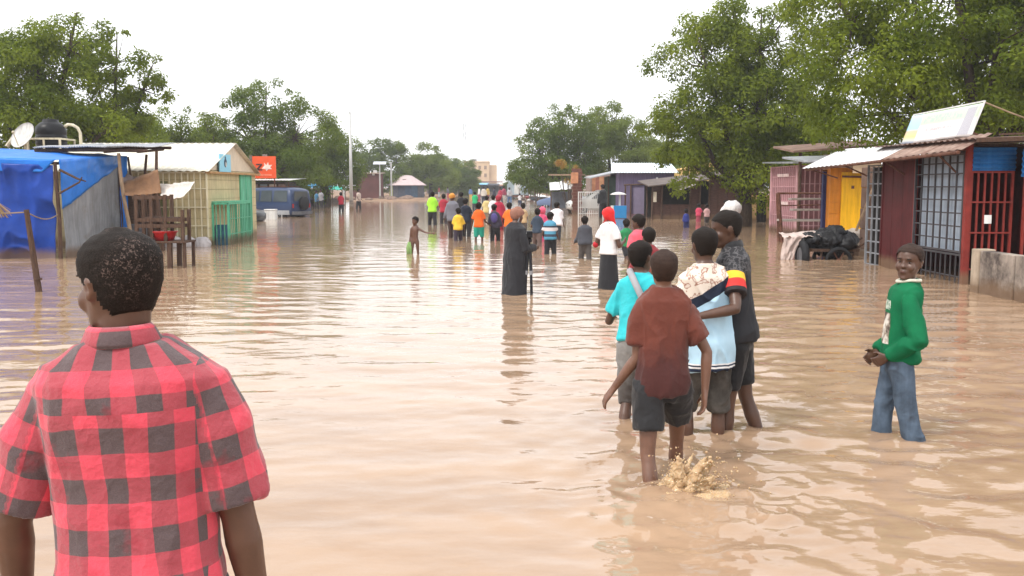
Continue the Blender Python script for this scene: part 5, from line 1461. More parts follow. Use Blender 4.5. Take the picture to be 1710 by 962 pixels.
def crown_mesh(lobes, n_cl, n_lf, size, seed, crad=.34, shell=.62, droop=.5, dens=1.35):
    """leaf sprays gathered in clumps over and through the crown's lobes"""
    rng = np.random.default_rng(seed)
    size *= .71; tuft = crad * 1.5; n_t = int(n_cl * n_lf * dens / 170); n_lf = 250
    Lb = np.array(lobes, float); wts = (Lb[:, 3] * Lb[:, 4] + Lb[:, 4] * Lb[:, 5] + Lb[:, 3] * Lb[:, 5]); wts /= wts.sum()
    li = rng.choice(len(Lb), n_t, p=wts)
    d = rng.normal(size=(n_t, 3)); d /= np.linalg.norm(d, axis=1)[:, None]
    rad = np.where(rng.random(n_t) < .80, rng.uniform(shell + .18, 1.02, n_t), rng.uniform(.2, shell + .2, n_t)) * (1 + .22 * vnoise(d * 2.2 + seed + li[:, None]))
    spur = rng.random(n_t) < .12
    rad = np.where(spur, rng.uniform(1.02, 1.30, n_t), rad)
    C = Lb[li, :3] + d * rad[:, None] * Lb[li, 3:6]
    keep = vnoise(C * .8 + seed) > -.6
    C, d, spur = C[keep], d[keep], spur[keep]; n_t = len(C)
    tr = tuft * rng.uniform(.55, 1.35, n_t) * np.where(spur, .62, 1.0)
    tint_c = np.clip(.5 + .22 * vnoise(C * .5 + 3) + rng.normal(0, .20, n_t), 0, 1)
    cl = np.repeat(np.arange(n_t), n_lf); n = len(cl)
    thin = rng.random(n) < np.clip((tr[cl] / tuft) ** 2 * .85, .22, 1.0)
    cl = cl[thin]; n = len(cl)
    # leaves ride on the rounded top of every tuft and hang from its rim
    q = unit_rows(rng.normal(size=(n, 3)) + d[cl] * .55 + np.array((0, 0, .55)))
    rr = tr[cl] * (rng.random(n) ** .33) * rng.uniform(.75, 1.08, n)
    off = q * rr[:, None] * np.array((1, 1, .72))
    off[:, 2] -= droop * tr[cl] * .55 * (np.hypot(q[:, 0], q[:, 1]) ** 2) * rng.random(n)
    P = C[cl] + off
    out = unit_rows(q + rng.normal(size=(n, 3)) * .42 + np.array((0, 0, .2)))
    hang = unit_rows(rng.normal(size=(n, 3)) * .7 + q * .4 + np.array((0, 0, -.8)))
    ax = unit_rows(hang - out * np.sum(hang * out, 1)[:, None]); bx = np.cross(out, ax)
    s_ = size * rng.uniform(.6, 1.35, n)[:, None]
    V = np.stack([P, P + ax * s_ * .5 + bx * s_ * .26, P + ax * s_ * 1.05, P + ax * s_ * .5 - bx * s_ * .26], 1).reshape(-1, 3)
    me = bpy.data.meshes.new('crown')
    me.vertices.add(n * 4); me.vertices.foreach_set('co', V.ravel())
    me.loops.add(n * 4); me.loops.foreach_set('vertex_index', np.arange(n * 4, dtype=np.int32))
    me.polygons.add(n); me.polygons.foreach_set('loop_start', np.arange(0, n * 4, 4, dtype=np.int32))
    me.update(calc_edges=True)
    t = np.clip(tint_c[cl] + rng.normal(0, .14, n), 0, 1)
    at_ = me.attributes.new('tint', 'FLOAT', 'FACE'); at_.data.foreach_set('value', t.astype(np.float32))
    return me, C

def unit_rows(a): return a / (np.linalg.norm(a, axis=1)[:, None] + 1e-9)

def trunk_mesh(lobes, fork, r, C, seed, twigs=70):
    rng = np.random.default_rng(seed + 50); mb = MB()
    top = np.array((0, 0, fork)); mb.tube([(0, 0, -.3), (.04, .02, fork * .5), tuple(top)], [r * 1.25, r, r * .85], 10)
    ends = []
    for lb in lobes:
        e = np.array(lb[:3]); mid = top + (e - top) * .5 + np.array((rng.normal() * .2, rng.normal() * .2, -.15 * lb[5]))
        mb.tube([tuple(top - (0, 0, .2)), tuple(mid), tuple(e), tuple(e + (e - mid) * .5)], [r * .62, r * .42, r * .22, r * .08], 7); ends.append(e)
    E = np.array(ends)
    if len(C):
        for c in C[rng.choice(len(C), min(twigs, len(C)), replace=False)]:
            e = E[np.argmin(np.linalg.norm(E - c, axis=1))]; m_ = (e + c) / 2 + rng.normal(size=3) * .12
            mb.tube([tuple(e), tuple(m_), tuple(c)], [r * .12, r * .08, r * .03], 4, False)
    return pmesh('trunk', mb.V, mb.F, True)

def tree(name, label, x, y, lobes, n_cl, n_lf, size, seed, leaf, fork=1.8, r=.2, group=None, **kw):
    z = float(ground_z(x, y)); t = thing(name, label, 'tree', (x, y, z), 0, group)
    me, C = crown_mesh(lobes, n_cl, n_lf, size, seed, **kw); link('crown', me, leaf, t)
    link('trunk', trunk_mesh(lobes, fork, r, C, seed), m_bark, t)
    return t

# the big neem trees on the right
tree('neem_tree', 'huge neem tree spreading over the barred kiosk and its banner', 13.0, 26.5,
     [(-2.2, -.3, 5.2, 2.6, 2.4, 1.9), (-.3, -.8, 5.2, 2.6, 2.3, 2.1), (-1.0, .2, 7.5, 3.0, 2.6, 1.9), (2.2, -.2, 6.0, 2.9, 2.4, 2.4), (-2.6, .3, 3.9, 2.1, 1.9, 1.3), (.8, -.6, 3.7, 2.4, 2.0, 1.3), (1.5, .3, 8.6, 2.8, 2.5, 1.8), (-3.6, .6, 6.5, 1.5, 1.8, 1.5)],
     2300, 30, .17, 1, m_leaf, 2.2, .34, crad=.42, shell=.68, dens=1.42)
tree('neem_tree', 'neem tree rising beyond the spreading one at the edge of the view', 17.3, 29.5,
     [(-1.5, 0, 5.5, 2.6, 2.4, 2.4), (.8, 0, 6.5, 2.6, 2.4, 2.6), (-1.2, .4, 8.4, 2.4, 2.2, 1.8), (.5, -.3, 3.8, 2.6, 2.2, 1.4)], 1200, 28, .19, 2, m_leaf, 2.0, .3, crad=.45, dens=1.42)
tree('neem_tree', 'neem tree with drooping foliage over the dark market shack', 9.4, 39.0,
     [(-1.6, 0, 6.6, 1.9, 2.2, 2.0), (.5, 0, 7.3, 2.2, 2.2, 1.9), (-2.0, -.2, 4.3, 1.7, 2.0, 1.6), (.4, -.5, 4.8, 2.0, 2.2, 1.9), (.7, -.9, 2.6, 1.6, 1.5, 1.5), (1.9, -.2, 5.4, 1.8, 2.0, 2.2), (-.5, .2, 8.3, 1.4, 1.5, 1.0), (-2.5, .1, 3.1, .9, 1.2, 1.0)],
     2000, 28, .19, 3, m_leaf, 1.9, .3, crad=.42, droop=.9, dens=1.42)
# left
tree('shade_tree', 'broad shade tree behind the blue stall and the water tank', -17.8, 35.5,
     [(-1.6, 0, 5.2, 2.6, 2.4, 1.9), (1.0, 0, 5.0, 2.3, 2.3, 1.9), (-.3, -.3, 3.6, 3.0, 2.3, 1.4), (2.8, -.4, 3.7, 1.7, 1.8, 1.2), (1.6, .3, 6.9, 1.4, 1.5, 1.0), (-3.4, .2, 6.8, 1.6, 1.6, 1.2), (.6, 0, 6.2, 1.4, 1.5, 1.0)],
     1900, 28, .18, 4, m_leaf, 1.8, .28, crad=.42, dens=1.42)
tree('shade_tree', 'leafy branch tree with open sparse top above the shade tree', -15.4, 37.5,
     [(.2, 0, 6.6, 1.5, 1.4, 1.5), (-.4, 0, 5.0, 2.0, 1.6, 1.6), (1.2, 0, 5.6, .9, .9, 1.3)], 330, 22, .19, 5, m_leaf, 2.0, .22, crad=.30, shell=.5)
Lf = 'trees along the left of the street'
tree('shade_tree', 'tall rounded tree behind the orange sign', -15.7, 62, [(0, 0, 6.9, 2.2, 2.0, 1.6), (-1.2, 0, 5.0, 2.8, 2.2, 2.0), (1.8, 0, 5.0, 2.6, 2.2, 2.1), (.2, -.4, 2.9, 3.6, 2.2, 1.7), (-3.0, 0, 3.6, 1.8, 1.8, 1.5)], 1250, 24, .24, 6, m_leaf3, 1.9, .26, Lf, crad=.5)
tree('shade_tree', 'lower spreading tree behind the cream kiosk roof', -20.5, 60, [(0, 0, 5.0, 2.4, 2.0, 1.7), (1.8, 0, 4.3, 2.2, 2.0, 1.5), (-1.8, 0, 4.2, 2.4, 2.0, 1.6), (.4, -.4, 2.7, 3.4, 2.0, 1.3)], 900, 24, .24, 7, m_leaf, 1.8, .26, Lf, crad=.5)
tree('shade_tree', 'dark tree hanging towards the tall pale pole', -14.6, 76, [(0, 0, 5.0, 2.0, 2.0, 1.7), (1.0, 0, 3.6, 1.5, 1.8, 1.4), (-1.2, -.3, 3.4, 2.4, 2.0, 1.7), (-.2, -.4, 2.0, 2.2, 1.8, 1.0)], 800, 24, .24, 8, m_leaf3, 1.7, .24, Lf, crad=.5)
again_mid = tree('shade_tree', 'leafy tree filling the gap between the kiosk and the tall round tree', -21.3, 68, [(0, 0, 4.6, 2.0, 1.8, 1.5), (-1.5, 0, 3.8, 1.9, 1.8, 1.4), (1.5, 0, 3.7, 1.9, 1.8, 1.5), (0, -.3, 2.4, 2.8, 1.8, 1.2)], 700, 24, .23, 21, m_leaf, 1.7, .22, Lf, crad=.48)
proto = tree('shade_tree', 'round far tree behind the brown hut', -17.4, 128, [(0, 0, 5.6, 3.0, 2.6, 2.2), (-1.8, 0, 4.2, 2.4, 2.4, 1.8), (2.0, 0, 4.6, 2.6, 2.4, 2.0), (.2, -.4, 2.5, 3.6, 2.6, 1.5)], 800, 24, .34, 9, m_leaf3, 1.8, .3, Lf, crad=.62)
proto2 = tree('shade_tree', 'lighter far tree behind the round shelter', -11.4, 135, [(0, 0, 5.2, 2.6, 2.4, 2.0), (-1.8, 0, 4.0, 2.2, 2.2, 1.8), (1.8, 0, 4.2, 2.2, 2.2, 1.7), (0, 0, 2.4, 3.4, 2.4, 1.4)], 760, 24, .34, 10, m_leaf2, 1.8, .28, Lf, crad=.62)
def again(src, label, x, y, rz, sc, group=None):
    c = copy_tree(src); c.location = (x, y, float(ground_z(x, y))); c.rotation_euler = (0, 0, rz); c.scale = sc; c['label'] = label
    if group: c['group'] = group
    return c
again(proto, 'far tree beside the distant market stalls on the left', -8.0, 148, 2.0, (.95, .95, .78), Lf)
again(proto2, 'small round far tree in front of the cream building', -7.6, 165, 1.0, (.62, .62, .62), Lf)
again(proto2, 'far tree behind the crimson shirt on the left bank', -25.0, 110, 4.0, (1.2, 1.2, 1.0), Lf)
again(proto, 'far tree filling the gap beyond the tall pale pole', -24.0, 96, 1.3, (1.2, 1.2, .95), Lf)
again(proto, 'low bushy far tree behind the left market stalls', -14.0, 180, 3.0, (1.3, 1.2, .95), Lf)
# right, further down
Rf = 'trees along the right of the street'
tree('shade_tree', 'broad dark tree behind the brick pillar', 3.9, 80, [(0, 0, 6.2, 2.4, 2.4, 2.0), (-1.6, 0, 4.6, 2.2, 2.2, 2.0), (1.6, 0, 4.8, 2.2, 2.2, 2.2), (-.2, -.5, 3.0, 3.2, 2.4, 1.7), (-2.6, 0, 3.0, 1.4, 1.6, 1.4)], 1150, 24, .26, 11, m_leaf3, 1.7, .28, Rf, crad=.52)
tree('shade_tree', 'lighter green tree behind the purple shop roof', 8.6, 84, [(0, 0, 6.4, 2.4, 2.4, 2.0), (-1.4, 0, 5.0, 2.2, 2.2, 2.2), (1.9, 0, 5.0, 2.2, 2.2, 2.2), (0, -.5, 3.0, 3.4, 2.4, 1.7)], 1100, 24, .26, 12, m_leaf2, 1.8, .28, Rf, crad=.52)
again(proto2, 'far tree in the gap beyond the purple shop', 14.6, 98, 2.2, (1.0, 1.0, 1.0), Rf)
again(proto, 'small far tree at the right of the cream building', 2.0, 160, .8, (.85, .85, .62), Rf)
again(proto2, 'far tree on the right bank behind the parked truck', 5.6, 130, 3.8, (.95, .95, .85), Rf)
again(again_mid, 'leafy tree behind the cream kiosk roof ridge', -20.0, 50, 2.4, (1.0, 1.0, .95), Lf)
again(proto, 'far tree behind the drooping neem', 21.0, 75, 1.9, (1.25, 1.25, 1.1), Rf)
again(proto, 'far tree behind the yellow house', 15.5, 70, 5.0, (1.0, 1.0, .9), Rf)
# dry orange flowering shoots by the pillar
fs = thing('flowering_shrub', 'thin shrub with orange flower sprays beside the brick pillar', 'shrub', (3.6, 59, GZ))
mb = MB(); rg = np.random.default_rng(5)
for i in range(16):
    e = np.array((rg.normal() * .5, rg.normal() * .4, 2.4 + rg.random() * 1.1)); mb.tube([(0, 0, 0), tuple(e * .5 + rg.normal(size=3) * .1), tuple(e)], [.03, .02, .01], 4)
mb.build('stem', m_bark, fs)
me, _ = crown_mesh([(0, 0, 3.0, .9, .7, .6), (.1, 0, 2.2, .6, .6, .5)], 60, 16, .12, 33, crad=.2); tag(link('flowers', me, leaf_material('orange flowers', (.30, .10, .04), (.50, .30, .08)), fs), kind='stuff')
# ------------------------------------------------------------------ the cast
def plaid_material():
    m = bpy.data.materials.new('red and black checked cotton'); MATS['plaid'] = m
    nt, N, L, B = nodes_of(m)
    a = N.new('ShaderNodeAttribute'); a.attribute_name = 'pat'
    sep = N.new('ShaderNodeSeparateXYZ'); L.new(a.outputs['Vector'], sep.inputs[0])
    tc = N.new('ShaderNodeTexCoord')
    wob = math_node(N, L, 'MULTIPLY', math_node(N, L, 'SUBTRACT', noise_node(N, L, 6, 2, tc.outputs['Object']), .5), .022)
    # the yoke is cut across the grain: its checks are shifted
    yoke = math_node(N, L, 'MULTIPLY', math_node(N, L, 'GREATER_THAN', sep.outputs[1], PLAID_YOKE), math_node(N, L, 'LESS_THAN', sep.outputs[2], .5))
    u = math_node(N, L, 'ADD', math_node(N, L, 'ADD', sep.outputs[0], wob), math_node(N, L, 'MULTIPLY', yoke, .022))
    v = math_node(N, L, 'ADD', math_node(N, L, 'ADD', sep.outputs[1], wob), math_node(N, L, 'MULTIPLY', yoke, .045))
    def stripe(x, off):
        f = math_node(N, L, 'FRACT', math_node(N, L, 'DIVIDE', math_node(N, L, 'ADD', x, off), .113))
        s1 = N.new('ShaderNodeMapRange'); s1.inputs['From Min'].default_value = .49; s1.inputs['From Max'].default_value = .51
        L.new(f, s1.inputs['Value'])
        e = math_node(N, L, 'GREATER_THAN', f, .992)
        return math_node(N, L, 'MAXIMUM', math_node(N, L, 'SUBTRACT', 1.0, s1.outputs['Result']), e)
    su, sv = stripe(u, 5.65 + .028), stripe(v, 5.65 + .03)
    red = ramp(N, L, noise_node(N, L, 5, 4, tc.outputs['Object']), [(.3, (.60, .028, .060)), (.7, (.74, .048, .088))])
    one = (.36, .032, .050); two = (.050, .040, .040)
    c = mixc(N, L, su, red, one); c2 = mixc(N, L, su, one, two)
    c = mixc(N, L, sv, c, c2)
    wv = N.new('ShaderNodeTexNoise'); wv.inputs['Scale'].default_value = 420; L.new(a.outputs['Vector'], wv.inputs['Vector'])
    c = mixc(N, L, math_node(N, L, 'MULTIPLY', wv.outputs['Fac'], .26), c, (.45, .28, .30))
    damp = ramp(N, L, noise_node(N, L, 4.5, 5, tc.outputs['Object'], .65), [(.60, 0.0), (.68, .45)])
    c = mixc(N, L, damp, c, (.30, .02, .035))
    L.new(c, B.inputs['Base Color'])
    B.inputs['Roughness'].default_value = .85; B.inputs['Specular IOR Level'].default_value = .2
    B.inputs['Sheen Weight'].default_value = .25
    # stitched seams: a dark raised line at the yoke
    seam = math_node(N, L, 'LESS_THAN', math_node(N, L, 'ABSOLUTE', math_node(N, L, 'SUBTRACT', sep.outputs[1], PLAID_YOKE)), .004)
    seam = math_node(N, L, 'MULTIPLY', seam, math_node(N, L, 'LESS_THAN', sep.outputs[2], .5))
    crease = math_node(N, L, 'ABSOLUTE', math_node(N, L, 'SUBTRACT', noise_node(N, L, 11, 4, tc.outputs['Object'], .55), .5))
    h = math_node(N, L, 'ADD', math_node(N, L, 'MULTIPLY', wv.outputs['Fac'], .4), math_node(N, L, 'MULTIPLY', seam, -2.0))
    h = math_node(N, L, 'ADD', h, math_node(N, L, 'MULTIPLY', crease, -9.0))
    bump(N, L, B, h, .55, .004)
    return m

def plaid_man():
    global PLAID_YOKE
    Y = 2.15; X, _ = at(226, 600, Y); _, zt = at(190, 383, Y)
    p = Person(X, Y, zt - GZ, yaw=R(3), label='man in a red and black checked shirt seen from behind, head turned aside', tone=1.0, vox=.0068, sw=1.04, build=1.02,
               head=(R(50), R(0)), nod=R(6), roll=R(-2),
               la=((-.36, .04, -1), (-.10, .25, -1)), ra=((.21, .02, -1), (.15, .08, -1)))
    PLAID_YOKE = p.zs - .095
    p.hair(.007, wet=1.0, rough=.0015)
    p.eyes()
    pm = plaid_material()
    p.shirt(pm, hem=-.02, sleeve=.84, ease=.018, flare=.0, fold=.0085, sl_ease=.021, pat=True, vox=.006, open_neck=True, freq=7)
    p.legs(cloth('dark trousers', (.035, .035, .045)), 2.0, vox=.012)
    # folded collar standing round the neck
    th = np.linspace(0, 2 * np.pi, 49)[:-1]; n = 48
    V = []; F = []; att = []
    prof = [(.0, .060, .058), (.032, .058, .054), (.040, .061, .057), (.032, .068, .064), (.004, .080, .074), (-.006, .078, .072), (.0, .066, .062)]
    for (dz, rx, ry) in prof:
        for a in th:
            fr = max(0, math.cos(a))           # front falls open
            x, y = rx * 1.10 * math.sin(a), ry * 1.10 * math.cos(a)
            V.append(p.tf((x, y - .016, p.zs + .046 + dz - .035 * fr)))
            att.append((.065 * a + .03, p.zs + .05 + dz * 1.6, 1))
    m_ = len(prof)
    for j in range(m_):
        for i in range(n):
            F.append((j * n + i, j * n + (i + 1) % n, ((j + 1) % m_) * n + (i + 1) % n, ((j + 1) % m_) * n + i))
    me = pmesh('collar', V, F, True); a_ = me.attributes.new('pat', 'FLOAT_VECTOR', 'POINT'); a_.data.foreach_set('vector', np.array(att, np.float32).ravel())
    link('collar', me, pm, p.root)
    return p
plaid_man()

def brown_boy():
    Y = 5.26; X, _ = at(1108, 600, Y); _, zt = at(1095, 405, Y)
    p = Person(X, Y, zt - GZ, yaw=R(4), label='boy in a soaked rust brown T-shirt and black shorts wading with a splash', tone=1.5, vox=.0072, hk=1.0, build=.80, sw=.80,
               lean=R(4), head=(R(-4), 0), nod=R(-5),
               la=((-.10, -.02, -1), (-.62, .25, -.95)), ra=((.52, -.10, -.95), (-.06, -.10, -1)),
               ll=((-.05, -.18, -1), (.05, -.44, -1)), rl=((.14, .50, -1), (.02, .20, -1)), curl=.45)
    p.hair(.006, rough=.0012, mat_=hair_short())
    sh = p.shirt(cloth('rust brown cotton', (.128, .036, .024), wet=(p.zh + .20, (.062, .019, .017))), hem=-.06, sleeve=.70, ease=.020, flare=.012, fold=.015, sl_ease=.022, freq=11)
    p.legs(cloth('black shorts', (.018, .018, .020), rough=.6), .64, ease=.026, name='shorts', fold=.008, hem_ease=.034)
    return p

def hair_short():
    k = 'cropped hair'
    if k in MATS: return MATS[k]
    return mat(k, (.034, .020, .015), .75, .3, 30, bmp=.35, bscale=260)

def lightblue_material(zs, zh):
    m = bpy.data.materials.new('light blue shirt with printed yoke'); nt, N, L, B = nodes_of(m)
    tc = N.new('ShaderNodeTexCoord'); v = tc.outputs['Object']
    sep = N.new('ShaderNodeSeparateXYZ'); L.new(v, sep.inputs[0])
    d = math_node(N, L, 'SUBTRACT', sep.outputs[2], math_node(N, L, 'MULTIPLY', sep.outputs[0], .62))   # diagonal rising to the right
    blue = ramp(N, L, noise_node(N, L, 6, 5, v), [(.3, (.36, .56, .70)), (.7, (.46, .66, .80))])
    vor = N.new('ShaderNodeTexNoise'); vor.inputs['Scale'].default_value = 22; vor.inputs['Detail'].default_value = 3; L.new(v, vor.inputs['Vector'])
    pr = ramp(N, L, vor.outputs['Fac'], [(.40, (.66, .58, .50)), (.52, (.66, .58, .50)), (.56, (.26, .11, .07)), (.62, (.62, .53, .46))])
    band = math_node(N, L, 'GREATER_THAN', d, zs - .165)
    top = math_node(N, L, 'GREATER_THAN', d, zs - .090)
    c = mixc(N, L, band, blue, (.014, .020, .038)); c = mixc(N, L, top, c, pr)
    z = sep.outputs[2]; hem = zh - .135
    for lo, hi, col in ((hem, .022, (.02, .03, .06)), (hem + .022, .012, (.7, .7, .7)), (hem + .034, .010, (.02, .03, .06)), (hem + .044, .010, (.7, .7, .7))):
        f = math_node(N, L, 'MULTIPLY', math_node(N, L, 'GREATER_THAN', z, lo), math_node(N, L, 'LESS_THAN', z, lo + hi)); c = mixc(N, L, f, c, col)
    L.new(c, B.inputs['Base Color']); B.inputs['Roughness'].default_value = .75; B.inputs['Specular IOR Level'].default_value = .25
    bump(N, L, B, noise_node(N, L, 200, 3, v), .2, .003)
    return m

def lightblue_boy():
    Y = 6.10; X, _ = at(1180, 600, Y); _, zt = at(1173, 379, Y)
    p = Person(X, Y, zt - GZ, yaw=R(8), label='boy in a light blue shirt with navy diagonal band and printed shoulders', tone=.9, vox=.0085, build=.85, sw=.82, hk=1.04, roll=R(-3),
               head=(R(5), 0), nod=R(4), la=((-.35, .25, -1), (-.1, .8, -.7)), ra=((.10, .3, -1), (-.2, .7, -.8)), ll=((-.08, .12, -1), (0, -.05, -1)), rl=((.03, .05, -1), (0, -.03, -1)))
    p.hair(.0055, rough=.0012)
    p.shirt(lightblue_material(p.zs, p.zh), hem=-.14, sleeve=.6, ease=.026, flare=.02, fold=.013, sl_ease=.02, vox=.009, freq=11)
    p.legs(mat_camo(), 1.06, ease=.022, fold=.012, vox=.009)

def mat_camo():
    k = 'dark grey wet trousers'
    if k in MATS: return MATS[k]
    return mat(k, (.062, .056, .050), .55, .5, 12, bmp=.5, bscale=70)

def black_material():
    m = bpy.data.materials.new('black sports shirt with banded sleeve'); nt, N, L, B = nodes_of(m)
    tc = N.new('ShaderNodeTexCoord'); v = tc.outputs['Object']
    a = N.new('ShaderNodeAttribute'); a.attribute_name = 'pat'; sep = N.new('ShaderNodeSeparateXYZ'); L.new(a.outputs['Vector'], sep.inputs[0])
    vo = N.new('ShaderNodeTexNoise'); vo.inputs['Scale'].default_value = 34; vo.inputs['Detail'].default_value = 5; L.new(v, vo.inputs['Vector'])
    sp = N.new('ShaderNodeSeparateXYZ'); L.new(v, sp.inputs[0])
    yoke = math_node(N, L, 'GREATER_THAN', sp.outputs[2], BLACK_YOKE)
    fl = ramp(N, L, vo.outputs['Fac'], [(.46, (.020, .020, .023)), (.52, (.11, .105, .11)), (.60, (.030, .028, .030))])
    c = mixc(N, L, yoke, (.022, .022, .026), fl)
    t = math_node(N, L, 'MULTIPLY', sep.outputs[1], -1.0); arm = math_node(N, L, 'GREATER_THAN', sep.outputs[2], .5)
    for lo, hi, col in ((.045, .10, (.80, .46, .03)), (.10, .155, (.62, .035, .03)), (.155, .5, (.022, .018, .02))):
        f = math_node(N, L, 'MULTIPLY', math_node(N, L, 'MULTIPLY', math_node(N, L, 'GREATER_THAN', t, lo), math_node(N, L, 'LESS_THAN', t, hi)), arm)
        c = mixc(N, L, f, c, col)
    L.new(c, B.inputs['Base Color']); B.inputs['Roughness'].default_value = .7; B.inputs['Specular IOR Level'].default_value = .3
    bump(N, L, B, noise_node(N, L, 200, 3, v), .2, .003)
    return m

def black_man():
    global BLACK_YOKE
    Y = 6.26; X, _ = at(1231, 600, Y); _, zt = at(1195, 349, Y)
    p = Person(X, Y, zt - GZ, yaw=R(76), label='man in a black shirt with yellow and red sleeve bands, arm round the boy', tone=.85, vox=.0085, build=.86, sw=.92,
               lean=R(6), head=(R(12), 0), nod=R(14),
               la=((-.62, -.12, -.90), (-.34, 1, -.20)), ra=((.2, .2, -1), (.0, .5, -.8)), ll=((.0, .12, -1), (0, .05, -1)), rl=((.02, -.14, -1), (0, -.36, -1)), curl=.3)
    BLACK_YOKE = p.zs - .13
    p.hair(.0055, rough=.0012)
    p.shirt(black_material(), hem=-.03, sleeve=.66, ease=.022, flare=.02, fold=.008, sl_ease=.024, pat=True, vox=.0085)
    th = np.linspace(0, 2 * np.pi, 30, endpoint=False)
    rings = [np.array([p.tf((r * math.sin(a), r * math.cos(a) - .012, p.zs + z - .03 * max(0, math.cos(a)))) for a in th]) for r, z in ((.075, .045), (.066, .085), (.062, .085), (.064, .05))]
    V, F = loft_vf(rings); link('collar', pmesh('collar', V, F[:-2], True), cloth('black collar', (.02, .02, .022)), p.root)
    p.legs(cloth('black knee trousers', (.014, .014, .016), rough=.6), .80, ease=.016, fold=.007, name='shorts', vox=.009)

def turquoise_boy():
    Y = 6.55; X, _ = at(1066, 600, Y); _, zt = at(1084, 398, Y)
    p = Person(X, Y, zt - GZ, yaw=R(-22), label='boy in a turquoise T-shirt and grey trousers partly hidden behind the rust shirt', tone=.85, vox=.0085, build=.80, sw=.86,
               head=(R(-20), 0), lean=R(3), la=((-.45, .15, -1), (-.15, .9, .15)), ra=((.15, .4, -1), (-.3, .9, .1)), ll=((-.02, .05, -1), (0, -.42, -.9)), rl=((.05, .30, -1), (0, .05, -1)))
    p.hair(.0055, rough=.0012)
    p.shirt(cloth('turquoise cotton', (.035, .47, .52), var=.1), hem=.06, sleeve=.7, ease=.022, flare=.02, fold=.012, vox=.010, freq=11)
    p.legs(cloth('grey wet trousers', (.20, .19, .18), wet=(p.zh - .2, (.08, .07, .065))), 1.10, ease=.014, fold=.008, vox=.010)
    # grey bag strap across the shoulders
    pts = [p.tf((.13, -.115, p.zs - .30)), p.tf((.05, -.135, p.zs - .12)), p.tf((-.03, -.105, p.zs + .02)), p.tf((-.07, -.02, p.zs + .055)), p.tf((-.075, .06, p.zs + .03))]
    tag(MB().tube(pts, .024, 8).build('shoulder_strap', cloth('grey webbing', (.33, .33, .35)), p.root, True))

def green_material(zs):
    m = bpy.data.materials.new('green sweatshirt with pale print'); nt, N, L, B = nodes_of(m)
    tc = N.new('ShaderNodeTexCoord'); v = tc.outputs['Object']; sp = N.new('ShaderNodeSeparateXYZ'); L.new(v, sp.inputs[0])
    g = ramp(N, L, noise_node(N, L, 6, 5, v), [(.3, (.004, .098, .040)), (.7, (.009, .150, .062))])
    front = math_node(N, L, 'GREATER_THAN', sp.outputs[1], .07)
    def win(z0, z1): return math_node(N, L, 'MULTIPLY', math_node(N, L, 'GREATER_THAN', sp.outputs[2], z0), math_node(N, L, 'LESS_THAN', sp.outputs[2], z1))
    mp = N.new('ShaderNodeMapping'); mp.inputs['Scale'].default_value = (52, 1, 26); L.new(v, mp.inputs['Vector'])
    let = math_node(N, L, 'GREATER_THAN', noise_node(N, L, 1.0, 2, mp.outputs['Vector']), .48)
    inx = math_node(N, L, 'LESS_THAN', math_node(N, L, 'ABSOLUTE', sp.outputs[0]), .115)
    f = math_node(N, L, 'MULTIPLY', math_node(N, L, 'MULTIPLY', math_node(N, L, 'MULTIPLY', win(zs - .145, zs - .085), front), let), inx)
    c = mixc(N, L, f, g, (.62, .66, .58))
    n2 = ramp(N, L, noise_node(N, L, 14, 3, v), [(.42, (.62, .58, .52)), (.5, (.30, .25, .20)), (.58, (.09, .07, .06))])
    inx2 = math_node(N, L, 'LESS_THAN', math_node(N, L, 'ABSOLUTE', sp.outputs[0]), .10)
    f2 = math_node(N, L, 'MULTIPLY', math_node(N, L, 'MULTIPLY', win(zs - .36, zs - .165), front), inx2)
    c = mixc(N, L, f2, c, n2)
    L.new(c, B.inputs['Base Color']); B.inputs['Roughness'].default_value = .9; B.inputs['Specular IOR Level'].default_value = .15
    bump(N, L, B, noise_node(N, L, 220, 3, v), .3, .003)
    return m

def green_boy():
    Y = 6.08; X, _ = at(1500, 600, Y); _, zt = at(1495, 405, Y)
    p = Person(X, Y, zt - GZ, yaw=R(76), label='boy in a green long sleeved sweatshirt and blue jeans looking back at the camera', tone=.95, vox=.0065, build=.76, sw=.86, hk=1.10,
               head=(R(60), R(-3)), nod=R(0), lean=R(-4),
               la=((-.30, -.22, -1), (.42, .78, -.58)), ra=((.28, .02, -1), (-.50, .70, -.55)), ll=((-.03, -.16, -1), (0, -.32, -1)), rl=((.0, .20, -1), (0, .02, -1)), curl=.8)
    p.hair(.006, rough=.001, mat_=hair_short()); p.eyes()
    p.shirt(green_material(p.zs), hem=.0, sleeve=1.94, ease=.030, flare=.02, fold=.013, sl_ease=.020, vox=.0080, freq=11)
    th = np.linspace(0, 2 * np.pi, 33)[:-1]
    pts = [p.tf((.080 * math.sin(a) * p.k, (.078 * math.cos(a) - .008) * p.k, p.zs + (.055 - .022 * max(0, math.cos(a))) * p.k)) for a in th]
    V, F = tube_vf(pts + [pts[0]], .010, 8, False); link('collar', pmesh('collar', V, F, True), cloth('cream ribbing', (.62, .60, .50)), p.root)
    p.legs(jeans(), 1.97, ease=.012, fold=.009, name='jeans', hem_ease=.028, vox=.008, top=.06)

def jeans():
    k = 'faded denim'
    if k in MATS: return MATS[k]
    return mat(k, (.085, .120, .170), .85, .35, 9, dirt=(.055, .065, .085), dirt_amt=.4, bmp=.4, bscale=180)

